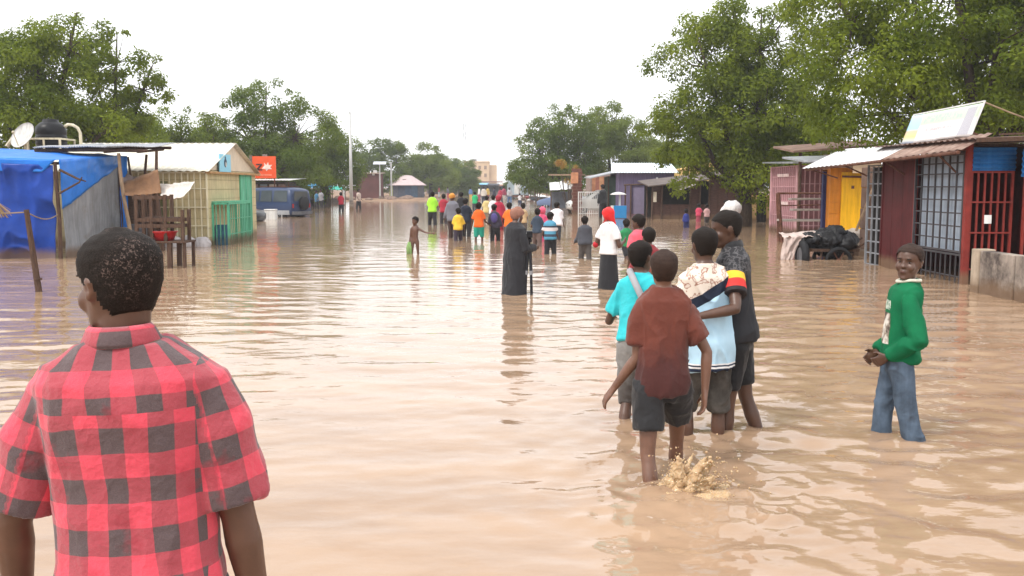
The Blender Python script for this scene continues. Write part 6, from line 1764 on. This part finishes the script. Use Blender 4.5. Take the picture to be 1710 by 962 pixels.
def abaya_man():
    X, Y = onwater(860, 491); _, zt = at(864, 347, Y)
    p = Person(X, Y, zt - GZ, yaw=R(-52), label='man in a long black robe and brown cap holding a camera tripod', tone=1.0, vox=.012, build=1.05,
               head=(R(-5), 0), nod=R(12), la=((-.15, .1, -1), (.2, .8, -.3)), ra=((.18, .15, -1), (-.25, 1, .05)), lean=R(2))
    rb = cloth('black robe', (.022, .022, .026), rough=.8)
    p.shirt(rb, hem=-.90, sleeve=1.9, ease=.026, flare=.022, name='robe', fold=.009, sl_ease=.024)
    p.hair(.022, mat_=mat('brown knitted cap', (.27, .135, .10), .95, .2, 20, bmp=.6, bscale=140), keep=lambda t, a: t > np.interp(abs(a), [0, 1.2, 1.8, 3.2], [.74, .60, .30, .16]), rough=.004, name='cap')
    MB().tube([p.hc + p.Hm @ np.array((x * p.hh, (-.02 + .0 * x) * p.hh, z * p.hh)) for x, z in ((-.34, .5), (-.30, .1), (-.1, -.05), (.1, -.05), (.30, .1), (.34, .5))], .012, 6).build('scarf', cloth('grey scarf', (.25, .25, .27)), p.root, True)

def camera_tripod():
    X, Y = onwater(884, 492)
    t = thing('camera_tripod', 'folded black camera tripod standing in the water before the robed man', 'tripod', (X, Y, GZ))
    bm = mat('tripod aluminium', (.03, .03, .035), .4, .2, metal=.4, bmp=0)
    for k, (dx, dy) in enumerate(((-.07, -.03), (.03, -.07), (.05, .06))):
        MB().tube([(dx * .25, dy * .25, 1.0), (dx * .6, dy * .6, .62)], .020, 8).tube([(dx * .6, dy * .6, .64), (dx, dy, .02)], .014, 8).build('leg', bm, t)
        MB().tube([(dx * .58, dy * .58, .66), (dx * .62, dy * .62, .60)], .024, 8).build('leg_clamp', mat('tripod clamp', (.28, .28, .29), .4, .1, bmp=0), t)
    MB().tube([(0, 0, .95), (0, 0, 1.10)], .017, 8).lathe([(.035, 1.08), (.04, 1.10), (.04, 1.13), (.02, 1.15)], n=12).build('head', bm, t)
    c = thing('camera', 'small black video camera fixed on the tripod', 'camera', (X, Y, GZ + 1.15))
    MB().box(-.045, .045, -.07, .07, .0, .10).build('body', m_blackp, c, bevel=.008)
    MB().tube([(0, .07, .05), (0, .14, .05)], .035, 14).build('lens', m_blackp, c)
    MB().box(-.05, -.044, -.06, .01, .02, .08).build('screen', mat('camera screen', (.5, .52, .53), .2, .05, bmp=0), c)

def redscarf_woman():
    X, Y = onwater(1016, 482); _, zt = at(1010, 347, Y)
    p = Person(X, Y, zt - GZ, yaw=R(-48), label='woman in a bright red headscarf, white T-shirt and long black skirt', tone=1.05, vox=.012, build=.92, head=(R(-18), 0),
               la=((-.42, -.15, -1), (.5, .75, .25)), ra=((.20, .10, -1), (-.3, .8, .3)))
    p.shirt(cloth('white cotton', (.72, .70, .70), var=.06), hem=.02, sleeve=.55, ease=.018, flare=.01, fold=.005)
    p.skirt(cloth('black skirt', (.020, .020, .023)), .13, -.92, .150, .235)
    p.scarf(cloth('red scarf', (.72, .03, .03)), face=.9, drop=.02, wide=.62)
    pr = mat('red bangle', (.45, .02, .03), .4, .1, bmp=0)
    E = p.A[-1][1]; MB().ell(E, (.047, .047, .052)).build('arm_band', pr, p.root, True)

brown_boy(); lightblue_boy(); black_man(); turquoise_boy(); green_boy(); abaya_man(); camera_tripod(); redscarf_woman()

# ---- the crowd further down the street
CROWD = 'people wading down the flooded street'
def simple(px, py, top, label, yaw=0, shirt=None, legs=None, sleeve=.6, leglen=1.9, hem=-.05, scarf=None, skirt=None, hat=None, hair=True, tone=.9, vox=None, walk=.12, build=.88,
           ease=.022, robe=None, bag=None, arms=None, head=0.0, Y=None, lean=0.03, nude=False):
    if Y is None: X, Y = onwater(px, py)
    else: X = at(px, py, Y)[0]
    _, zt = at(px, top, Y)
    h = zt - float(ground_z(X, Y))
    if vox is None: vox = .015 if Y < 18 else (.022 if Y < 34 else .036)
    kw = {}
    rv = lambda a, b: random.uniform(a, b)
    if arms is None: arms = ((-rv(.12, .38), rv(-.2, .25), -1), (rv(-.25, .35), rv(.05, .9), rv(-1, -.3))), ((rv(.12, .38), rv(-.2, .25), -1), (rv(-.35, .25), rv(.05, .9), rv(-1, -.3)))
    kw['la'], kw['ra'] = arms; kw['roll'] = R(rv(-4, 4)); kw['nod'] = R(rv(-4, 16)); lean += rv(-.02, .06); walk *= rv(.7, 2.0)
    if head == 0.0: head = R(rv(-35, 35))
    sgn = 1 if random.random() < .5 else -1
    p = Person(X, Y, h, yaw=yaw, label=label, tone=tone, vox=vox, build=build, sw=.88, group=CROWD, lean=lean, head=(head, 0),
               ll=((-.05, walk * sgn, -1), (-.02, -.08 + walk * sgn * .5, -1)), rl=((.05, -walk * sgn, -1), (.02, -.08 - walk * sgn * .6, -1)), **kw)
    if hair and not scarf and not hat: p.hair(.010, rough=.002)
    if hat: p.hair(.02, mat_=cloth('hat %s' % label[:12], hat), keep=lambda t, a: t > np.interp(abs(a), [0, 1.4, 3.2], [.70, .52, .34]), name='hat')
    if legs is not None: p.legs(cloth('legs %.3f %.3f %.3f' % legs, legs), leglen, name='trousers' if leglen > 1.2 else 'shorts', ease=.02)
    if skirt is not None: p.skirt(cloth('skirt %.3f %.3f %.3f' % skirt, skirt), .12, -.88, .15, .20)
    if shirt is not None: p.shirt(shirt if not isinstance(shirt, tuple) else cloth('shirt %.3f %.3f %.3f' % shirt, shirt), hem=hem, sleeve=sleeve, ease=ease, flare=.02, fold=.006)
    if scarf is not None: p.scarf(cloth('scarf %.3f %.3f %.3f' % scarf, scarf), face=.9, drop=.10, wide=.8)
    if bag is not None:
        V, F = ell_vf(p.tf((0, -.17 * p.k, p.zs - .20 * p.k)), np.diag((.14, .085, .19)) * p.k)
        link('backpack', fuse([(V, F)], .02, 2), cloth('bag %.2f' % bag[0], bag), p.root)
    return p

def stripes_mat(c1, c2, c3, zs):
    m = bpy.data.materials.new('striped shirt'); nt, N, L, B = nodes_of(m)
    tc = N.new('ShaderNodeTexCoord'); sp = N.new('ShaderNodeSeparateXYZ'); L.new(tc.outputs['Object'], sp.inputs[0])
    f = math_node(N, L, 'DIVIDE', math_node(N, L, 'SUBTRACT', sp.outputs[2], zs - .5), .52)
    c = ramp(N, L, f, [(0, c1), (.30, c2), (.42, c1), (.56, c3), (.72, c2), (.80, c1)], 'CONSTANT')
    L.new(c, B.inputs['Base Color']); B.inputs['Roughness'].default_value = .85
    return m

NAVY = (.020, .024, .040); DARK = (.022, .021, .024); GREY = (.16, .16, .19); RED = (.36, .03, .05); ORANGE = (.72, .12, .015)
out_arm = ((-.10, .0, -1), (-.05, .05, -1)), ((.8, .15, -.25), (1, .05, -.08))
fold_arm = ((-.2, .1, -1), (.4, .8, -.2)), ((.2, .1, -1), (-.4, .8, -.2))
# bare child holding a green cloth
ch = simple(693, 424, 362, 'thin bare child holding out an arm with a green cloth at the hip', yaw=R(165), tone=1.15, arms=(((-.75, .1, -.35), (-1, .1, -.05)), ((.16, 0, -1), (.1, .1, -1))), build=.78, vox=.014, walk=.05)
W_ = ch.A[1][2]
g = MB(); 
for i in range(5):
    a = i * 1.2; g.tube([W_ + np.array((.02 * math.cos(a), .02 * math.sin(a), .04)), W_ + np.array((.05 * math.cos(a), .04 * math.sin(a), -.10)), W_ + np.array((.055 * math.cos(a + .4), .05 * math.sin(a), -.30 - .03 * i))], [.02, .035, .028], 8)
gc = g.build('green_cloth', cloth('pale green cloth', (.20, .32, .11)), None, True)
gc.matrix_world = Matrix.Translation(ch.root.location) @ Matrix.Rotation(R(165), 4, 'Z')
tag(gc, 'pale green cloth hanging from the bare child\'s hand', 'cloth')

simple(722, 376, 320, 'person in a fluorescent yellow green shirt and black trousers', shirt=(.36, .80, .05), legs=DARK, sleeve=.8, yaw=R(8), arms=fold_arm)
simple(741, 374, 324, 'person in a dull red shirt beside the fluorescent shirt', shirt=RED, legs=(.05, .045, .05), yaw=R(5))
simple(757, 398, 323, 'tall person in a long sleeved grey shirt and orange hat', shirt=GREY, legs=(.06, .035, .03), hat=(.52, .22, .04), sleeve=1.6, yaw=R(-12), ease=.035)
simple(765, 402, 347, 'child in a yellow shirt beside the tall grey shirt', shirt=(.72, .47, .05), legs=(.045, .035, .05), sleeve=.9, hem=-.06, scarf=None, yaw=R(10), ease=.03)
simple(779, 395, 331, 'person in navy shirt and black trousers walking past the yellow shirt', shirt=NAVY, legs=DARK, yaw=R(-6), arms=(((-.25, -.1, -1), (-.1, .2, -1)), ((.3, -.1, -1), (.05, .2, -1))))
simple(771, 372, 321, 'person in dark clothes behind the orange hat', shirt=DARK, legs=DARK, yaw=R(3))
simple(800, 403, 338, 'child in an orange T-shirt and green shorts', shirt=ORANGE, legs=(.02, .27, .19), leglen=.95, sleeve=.7, yaw=R(-14), arms=(((-.3, -.1, -1), (-.2, .2, -1)), ((.25, .2, -1), (.5, .6, -.5))))
simple(793, 352, 320, 'person in a green shirt far down the flood', shirt=(.03, .42, .16), legs=(.05, .05, .06), yaw=R(5))
simple(812, 372, 327, 'person in a pale yellow shirt among the wading crowd', shirt=(.60, .48, .22), legs=(.25, .2, .15), yaw=R(5))
simple(827, 402, 341, 'girl in dark clothes carrying a violet backpack', shirt=(.045, .04, .06), legs=DARK, bag=(.075, .06, .20), yaw=R(-5), sleeve=1.6)
simple(823, 376, 326, 'person in a white top behind the violet backpack', shirt=(.62, .62, .64), legs=DARK, yaw=R(0))
simple(834, 385, 326, 'woman in a crimson headscarf and crimson robe', shirt=(.42, .025, .06), skirt=(.30, .02, .04), scarf=(.30, .02, .04), sleeve=1.8, yaw=R(8))
simple(850, 402, 338, 'child in an orange shirt half hidden behind the robed man', shirt=(.75, .16, .02), legs=(.05, .04, .05), yaw=R(-5))
simple(873, 390, 339, 'child in a beige shirt behind the robed man', shirt=(.52, .36, .20), legs=(.1, .08, .07), yaw=R(5))
simple(897, 411, 348, 'boy in a dark navy T-shirt beside the pink headscarf', shirt=(.035, .05, .075), legs=(.12, .08, .07), yaw=R(-15), arms=(((-.3, .1, -1), (-.2, .7, .4)), ((.2, .1, -1), (.1, .3, -1))))
simple(905, 404, 346, 'girl in a pink headscarf and pink dress', shirt=(.60, .08, .17), skirt=(.40, .06, .12), scarf=(.68, .10, .18), yaw=R(-12), sleeve=1.8)
ps = simple(919, 424, 354, 'child in a blue and white striped shirt and black trousers', shirt=(.08, .26, .38), legs=DARK, yaw=R(-10), sleeve=.7, build=1.0)
for o in ps.root.children:
    if o.name.startswith('shirt'): o.data.materials.clear(); o.data.materials.append(stripes_mat((.07, .25, .38), (.03, .04, .06), (.62, .55, .55), ps.zs))
simple(929, 400, 337, 'person in a loose white shirt and dark trousers bending forward', shirt=(.74, .70, .72), legs=(.045, .05, .06), yaw=R(-25), ease=.05, hem=-.06, lean=.22, build=1.1, sleeve=.8)
simple(977, 432, 361, 'boy in a dark grey jacket standing beside the red headscarf', shirt=(.060, .062, .075), legs=(.075, .065, .06), sleeve=1.85, yaw=R(5), ease=.035, build=1.05)
simple(1046, 432, 363, 'child in a green T-shirt and black shorts reaching out an arm', shirt=(.025, .21, .08), legs=DARK, leglen=.9, yaw=R(25), arms=(((-.9, .2, -.25), (-.9, .3, .1)), ((.25, 0, -1), (.1, .3, -1))), walk=.3)
simple(1066, 462, 358, 'girl in a pink top and dark red skirt wading beyond the group', Y=13.2, shirt=(.68, .10, .14), skirt=(.16, .02, .025), sleeve=.5, yaw=R(35), vox=.013)
simple(1079, 480, 380, 'child in a dark red shirt between the pink top and the turquoise shirt', Y=11.6, shirt=(.22, .03, .035), legs=(.2, .15, .13), sleeve=.8, yaw=R(10), vox=.013, tone=.8)
simple(1146, 380, 349, 'small child in blue clothes in front of the dark market shack', shirt=(.030, .042, .21), legs=(.02, .025, .10), yaw=R(15), sleeve=1.6)
wp = simple(1210, 384, 334, 'person in white carrying a round white sack on the shoulder', shirt=(.66, .64, .62), legs=(.04, .04, .05), yaw=R(10))
simple(1166, 372, 340, 'woman in a strong pink top walking by the dark shack', Y=44, shirt=(.55, .06, .12), skirt=(.3, .05, .08), yaw=R(-8))
simple(1180, 374, 341, 'person in a pale pink shirt next to the strong pink top', Y=43, shirt=(.60, .36, .36), legs=(.06, .05, .05), yaw=R(10))
simple(1007, 352, 308, 'person in black standing at the white gate', Y=50, shirt=(.02, .02, .022), legs=DARK, yaw=R(40), sleeve=1.8)
simple(570, 354, 321, 'person in a crimson shirt wading by the tall white pole', shirt=(.36, .02, .04), legs=DARK, yaw=R(10))
lc = [(.36, .05, .05), (.06, .10, .24), (.10, .11, .14), (.05, .17, .30), (.30, .30, .33), (.05, .30, .20), (.5, .4, .35)]
LT = ['red', 'blue', 'dark grey', 'teal blue', 'light grey', 'green', 'beige']
for i, px in enumerate((503, 513, 521, 529, 537, 545, 599)):
    simple(px, 345 - (i % 3), 316 + (i % 2) * 2, 'person in a %s shirt standing in shallow water under the left trees' % LT[i], Y=70 + 3 * (i % 3), shirt=lc[i], legs=DARK, yaw=R(40 * i))
fc = [(.55, .5, .45), (.04, .04, .06), (.34, .04, .07), (.30, .05, .09), (.62, .62, .62), (.08, .15, .3), (.5, .35, .1), (.1, .1, .12), (.4, .4, .42), (.25, .06, .06)]
FT = ['cream', 'black', 'crimson', 'plum', 'white', 'blue', 'ochre', 'charcoal', 'grey', 'maroon']
for i, px in enumerate((808, 826, 836, 841, 800, 786, 815, 748, 851, 733)):
    simple(px, 330, 311 + (i % 3), 'distant person in %s clothes near the market stalls' % FT[i], Y=(96, 92, 88, 104, 118, 125, 110, 130, 100, 128)[i], shirt=fc[i], legs=fc[(i * 3 + 1) % 10], yaw=R(70 * i), sleeve=1.7, vox=.04)
# round sack carried at the shoulder
sx, sy, sz = wp.root.location
sk = MB(); V, F = ell_vf((0, 0, 0), np.diag((.34, .28, .30))); me = fuse([(V, F)], .03, 2); wrinkle(me, .03, 6, 2)
so = link('sack', me, cloth('white sacking', (.66, .66, .65))); so.location = (sx + .22, sy - .16, GZ + wp.zs - .06)
tag(so, 'round white sack carried on a shoulder by the dark shack', 'sack')
# ------------------------------------------------------------------ vehicles
def loft_car(name, label, loc, rz, stations, w, m_body, wheels, wr, glass, group=None, cat='car'):
    """stations: (y, z_low, z_belt, z_top, inset) along the length, nose at +y; local x across"""
    t = thing(name, label, cat, loc, rz, group)
    rings = []
    for (y, zl, zb, zt, ins) in stations:
        h = w / 2
        r = [(-h * .92, y, zl), (-h, y, zl + .12), (-h, y, zb - .05), (-h * .98, y, zb), (-h + ins, y, zt - .05), (-h + ins + .08, y, zt), (h - ins - .08, y, zt), (h - ins, y, zt - .05), (h * .98, y, zb), (h, y, zb - .05), (h, y, zl + .12), (h * .92, y, zl)]
        rings.append(np.array(r))
    V, F = loft_vf(rings); me = pmesh('body', V, F, True)
    bm = bmesh.new(); bm.from_mesh(me); bmesh.ops.subdivide_edges(bm, edges=[e for e in bm.edges], cuts=1, smooth=.15); bm.to_mesh(me); bm.free()
    b = link('body', me, m_body, t)
    for (pts, nm) in glass:
        MB().prism(pts, (0.012 if pts[0][0] > 0 and nm == 'side_window' else (-.012 if nm == 'side_window' else 0), 0 if nm == 'side_window' else (.012 if pts[0][1] > 0 else -.012), 0)).build(nm, m_glass, b)
    for (y) in wheels:
        for sd in (-1, 1):
            x = sd * (w / 2 - .1)
            MB().lathe([(wr * .55, -.10), (wr * .95, -.10), (wr, -.06), (wr, .06), (wr * .95, .10), (wr * .55, .10)], n=22)
            mb = MB(); mb.lathe([(wr * .5, -.09), (wr * .95, -.10), (wr, -.06), (wr, .06), (wr * .95, .10), (wr * .5, .09)], n=22)
            mb.V = [(x + v[2], y + v[0], wr + v[1]) for v in mb.V]; o = mb.build('wheel', m_rubber, t, True)
            mb = MB(); mb.lathe([(wr * .52, -.06), (wr * .52, .102), (wr * .2, .085), (.02, .09)], n=18); mb.V = [(x + v[2] * sd, y + v[0], wr + v[1]) for v in mb.V]; mb.build('rim', m_pole, o, True)
    return t
def paint(name, col): return mat(name, col, .28, .05, 1, bmp=0, spec=.5)

# blue off-road car
x_, z_ = at(497, 362, 51.0)
w = 1.75
stn = [(-2.02, .42, 1.02, 1.25, .06), (-1.98, .40, 1.05, 1.72, .10), (-1.6, .38, 1.06, 1.84, .16), (-.2, .38, 1.06, 1.86, .16), (.55, .38, 1.04, 1.82, .17), (1.0, .40, 1.02, 1.08, .05), (1.95, .42, .92, .98, .06), (2.05, .46, .8, .85, .08)]
def sidewin(sd, y0, y1, z0, z1): h = w / 2; return [(sd * (h - .012), y0, z0), (sd * (h - .012), y1, z0), (sd * (h - .125), y1 - .04, z1), (sd * (h - .125), y0 + .04, z1)]
gl = [(sidewin(sd, a, b, 1.12, 1.70), 'side_window') for sd in (-1, 1) for a, b in ((-1.75, -.85), (-.75, .0), (.08, .72))]
gl += [([(-.62, -2.03, 1.15), (.62, -2.03, 1.15), (.56, -2.01, 1.66), (-.56, -2.01, 1.66)], 'rear_window')]
hd = R(66)
suv = loft_car('blue_suv', 'dark blue off-road car parked in the flood with a spare wheel', (x_ - 1.75, 52.3, GZ), hd, stn, w, paint('dark blue car paint', (.026, .045, .105)), (-1.25, 1.25), .37, gl)
mb = MB(); mb.lathe([(.15, -.10), (.34, -.10), (.36, -.05), (.36, .05), (.34, .10), (.15, .10)], n=22); mb.V = [(.1 + v[0], -2.14 + v[2], 1.02 + v[1]) for v in mb.V]; mb.build('spare_wheel', m_rubber, suv, True)
MB().box(-.86, .86, -2.14, -2.04, .42, .60).build('rear_bumper', mat('grey plastic', (.12, .12, .13), .5), suv, bevel=.02)
for sx in (-.78, .66): MB().box(sx, sx + .12, -2.045, -2.025, .78, 1.0).build('tail_lamp', mat('tail red', (.35, .02, .02), .3, bmp=0), suv)
MB().box(-.885, .885, -1.9, 1.9, .42, .66).build('lower_cladding', mat('silver cladding', (.30, .31, .33), .4), suv, bevel=.02)
MB().box(-.62, .62, -1.5, .3, 1.885, 1.92).build('roof_rack', m_rust, suv)

# sedan prototype: white car behind the gate
w2 = 1.68
st2 = [(-2.1, .34, .82, .90, .06), (-2.02, .30, .88, 1.00, .06), (-1.35, .28, .92, 1.08, .08), (-.75, .27, .92, 1.42, .2), (.25, .27, .92, 1.44, .2), (1.05, .27, .92, 1.0, .08), (1.9, .30, .78, .82, .08), (2.08, .36, .66, .70, .1)]
def sw2(sd, y0, y1, z0, z1, a, b): h = w2 / 2; return [(sd * (h - .010), y0, z0), (sd * (h - .010), y1, z0), (sd * (h - .16), y1 - b, z1), (sd * (h - .16), y0 + a, z1)]
gl2 = [(sw2(sd, *q), 'side_window') for sd in (-1, 1) for q in ((-1.05, -.2, .95, 1.34, .32, .0), (-.12, .80, .95, 1.34, .0, .50))]
gl2 += [([(-.6, 1.02, 1.03), (.6, 1.02, 1.03), (.5, .38, 1.40), (-.5, .38, 1.40)], 'windscreen')]
x_ = at(1000, 340, 58)[0]
wc = loft_car('white_car', 'white saloon car parked behind the white gate', (x_ + .2, 58.2, GZ + .25), R(96), st2, w2, paint('white car paint', (.62, .62, .60)), (-1.28, 1.30), .30, gl2)
for sx in (-.66, .46): MB().box(sx, sx + .2, 2.06, 2.10, .52, .64).build('headlight', m_glass, wc, bevel=.01)
for o_ in [wc]:
    pass
st_ = thing('raised_ramp', 'earth ramp under the white car behind the gate', 'ramp', (x_ + .2, 58.2, GZ)); MB().prism([(-2.6, -1.1, 0), (2.6, -1.1, 0), (2.4, 1.1, 0), (-2.4, 1.1, 0)], (0, 0, .245)).build('earth', mat('muddy earth', (.3, .19, .12)), st_); MB().box(-2.2, 2.2, -.9, -.5, .246, .249).build('wheel_track', m_concrete, st_)
x_ = at(944, 340, 76)[0]
bc = loft_car('small_blue_car', 'small blue saloon car beyond the brick pillar', (x_, 77, GZ + .05), R(60), st2, w2, paint('pale blue car paint', (.14, .19, .32)), (-1.28, 1.30), .30, gl2)
x_ = at(428, 350, 44)[0]
dc = loft_car('dark_car', 'dark grey car nosing out behind the cream kiosk', (x_ - 2.1, 44.9, GZ), R(-100), st2, w2, paint('dark grey car paint', (.035, .035, .04)), (-1.28, 1.30), .30, gl2)
cr_ = thing('white_container', 'white plastic container beside the blue off-road car', 'container', (at(452, 350, 47.5)[0], 47.5, GZ)); MB().box(-.26, .26, -.22, .22, 0, .74).build('body', m_white, cr_, bevel=.03); MB().box(-.28, .28, -.24, .24, .742, .80).build('lid', m_white, cr_, bevel=.02)
# pale truck down the street
x_, yk = at(866, 325, 132)[0], 132
tr = thing('pale_truck', 'pale blue lorry standing far down the right side of the street', 'lorry', (x_, yk, float(ground_z(x_, yk))), R(8))
mt = paint('pale lorry paint', (.34, .42, .48))
MB().box(-1.1, 1.1, -2.2, 2.4, .8, 2.7).build('cargo_box', mt, tr, bevel=.04)
MB().box(-1.05, 1.05, 2.45, 4.1, .5, 2.3).build('cab', mt, tr, bevel=.08)
MB().box(-1.05, 1.05, -2.2, 4.0, .5, .78).build('chassis', m_rust, tr)
for yy in (-1.4, 3.2):
    for sd in (-1, 1):
        mb = MB().lathe([(.2, -.12), (.45, -.12), (.45, .12), (.2, .12)], n=16); mb.V = [(sd * .95 + v[2], yy + v[0], .45 + v[1]) for v in mb.V]; mb.build('wheel', m_rubber, tr, True)
MB().box(-.9, -.1, -2.215, -2.205, .95, 2.5).build('rear_door', m_white, tr); MB().box(.0, .9, -2.215, -2.205, .95, 2.5).build('rear_door', mt, tr)
# motorbike with rider
def motorbike(px, py, Y_, label, rz, m_):
    x = at(px, py, Y_)[0]; g = float(ground_z(x, Y_)); t = thing('motorbike', label, 'motorbike', (x, Y_, g), rz)
    for yy in (-.62, .62):
        V, F = tube_vf([(0, yy + .27 * math.cos(a), .30 + .27 * math.sin(a)) for a in np.linspace(0, 2 * np.pi, 21)], .05, 8, False); wv = link('wheel', pmesh('w', V, F, True), m_rubber, t)
        MB().tube([(-.06, yy, .3), (.06, yy, .3)], .09, 10).build('hub', m_pole, wv)
    MB().tube([(0, .62, .3), (0, .42, .95)], .04, 7).tube([(0, -.62, .32), (0, 0, .45), (0, .4, .8)], .06, 7).build('frame', m_rust, t)
    MB().ell((0, .15, .78), (.13, .26, .13)).build('fuel_tank', m_, t, True)
    MB().box(-.12, .12, -.62, -.05, .74, .83).build('seat', m_blackp, t, bevel=.03)
    MB().ell((0, 0, .45), (.13, .2, .15)).build('engine', m_pole, t, True)
    MB().tube([(-.34, .36, 1.0), (0, .44, .98), (.34, .36, 1.0)], .02, 6).build('handlebar', m_rust, t)
    MB().ell((0, .56, .88), (.1, .08, .1)).build('headlight', m_white, t, True)
motorbike(868, 336, 92, 'blue motorbike in shallow water in front of a white shirt', R(10), paint('bike blue', (.04, .06, .16)))
motorbike(883, 334, 104, 'motorbike parked further down the right bank', R(80), paint('bike red', (.2, .03, .03)))
simple(868, 336, 323, 'person in a white shirt standing at a motorbike', Y=91.2, shirt=(.64, .62, .64), legs=(.04, .06, .12), yaw=R(5), vox=.03)

# ------------------------------------------------------------------ splash behind the wading boy
def splash():
    rg = np.random.default_rng(12); P = []
    bx, by = onwater(1142, 818)
    for k in range(44):                       # tongues of water tapering as they rise and lean over
        a = rg.uniform(0, 6.28); r = rg.random() ** .6 * .085; hgt = (.23 * rg.uniform(.35, 1.0)) * math.exp(-(r / .085) ** 2 * .9) + .02
        p0 = np.array((bx + r * math.cos(a), by + r * math.sin(a) * .75, -.02)); o_ = np.array((math.cos(a) * .5 + .35, math.sin(a) * .4, 0))
        tt = np.linspace(0, 1, 7); pts = [p0 + o_ * .12 * t * t * rg.uniform(.8, 1.2) + np.array((rg.normal() * .004, rg.normal() * .004, hgt * t)) for t in tt]
        w = rg.uniform(.020, .046); P.append(tube_vf(pts, [max(.003, w * (1 - t) ** .7 * rg.uniform(.7, 1.15)) for t in tt], 8))
        for q in range(5): P.append(ell_vf(pts[-1] + o_ * .03 * q * rg.random() + rg.normal(size=3) * .018, np.eye(3) * rg.uniform(.0025, .006), 6, 4))
    for k in range(260):
        a = rg.uniform(0, 6.28); r = abs(rg.normal()) * .15 + .03; z = .01 + abs(rg.normal()) * .09
        P.append(ell_vf((bx + .06 + r * math.cos(a), by + r * math.sin(a) * .8, z), np.eye(3) * rg.uniform(.0022, .005), 6, 4))
    for k in range(26):                       # heaped ring of water round the foot of the splash
        a = k / 26 * 6.283 + rg.normal() * .1; r = .13 + rg.normal() * .02; s_ = rg.uniform(.03, .055)
        P.append(ell_vf((bx + .03 + r * math.cos(a) * 1.3, by + r * math.sin(a) * .9, -.006), np.diag((s_ * 1.4, s_, rg.uniform(.012, .024))), 10, 6))
    me = fuse(P, .0045, 4, .5); wrinkle(me, .006, 52, 2, 1.0)
    m = bpy.data.materials.new('churned water'); nt, N, L, B = nodes_of(m)
    tc = N.new('ShaderNodeTexCoord'); c = ramp(N, L, noise_node(N, L, 18, 5, tc.outputs['Object']), [(.3, (.42, .28, .16)), (.7, (.55, .40, .24))])
    L.new(c, B.inputs['Base Color']); B.inputs['Roughness'].default_value = .07; B.inputs['Subsurface Weight'].default_value = .6; B.inputs['Subsurface Radius'].default_value = (.03, .02, .012); B.inputs['IOR'].default_value = 1.33
    tag(link('water_splash', me, m), 'splash of muddy water thrown up behind the rust shirted boy', 'splash', kind='stuff')
splash()

# ------------------------------------------------------------------ the damp air
def haze():
    hb = MB().box(-260, 260, -25, 420, -1.4, 34).build('haze', None)
    m = bpy.data.materials.new('damp air'); m.use_nodes = True; N, L = m.node_tree.nodes, m.node_tree.links
    N.remove(N['Principled BSDF']); v = N.new('ShaderNodeVolumePrincipled'); v.inputs['Color'].default_value = (.93, .95, 1.0, 1); v.inputs['Density'].default_value = .0008; v.inputs['Anisotropy'].default_value = .2
    L.new(v.outputs[0], N['Material Output'].inputs['Volume']); hb.data.materials.append(m)
    tag(hb, 'thin pale damp air over the whole street', 'haze', kind='stuff')
HAZE = True
if HAZE: haze()
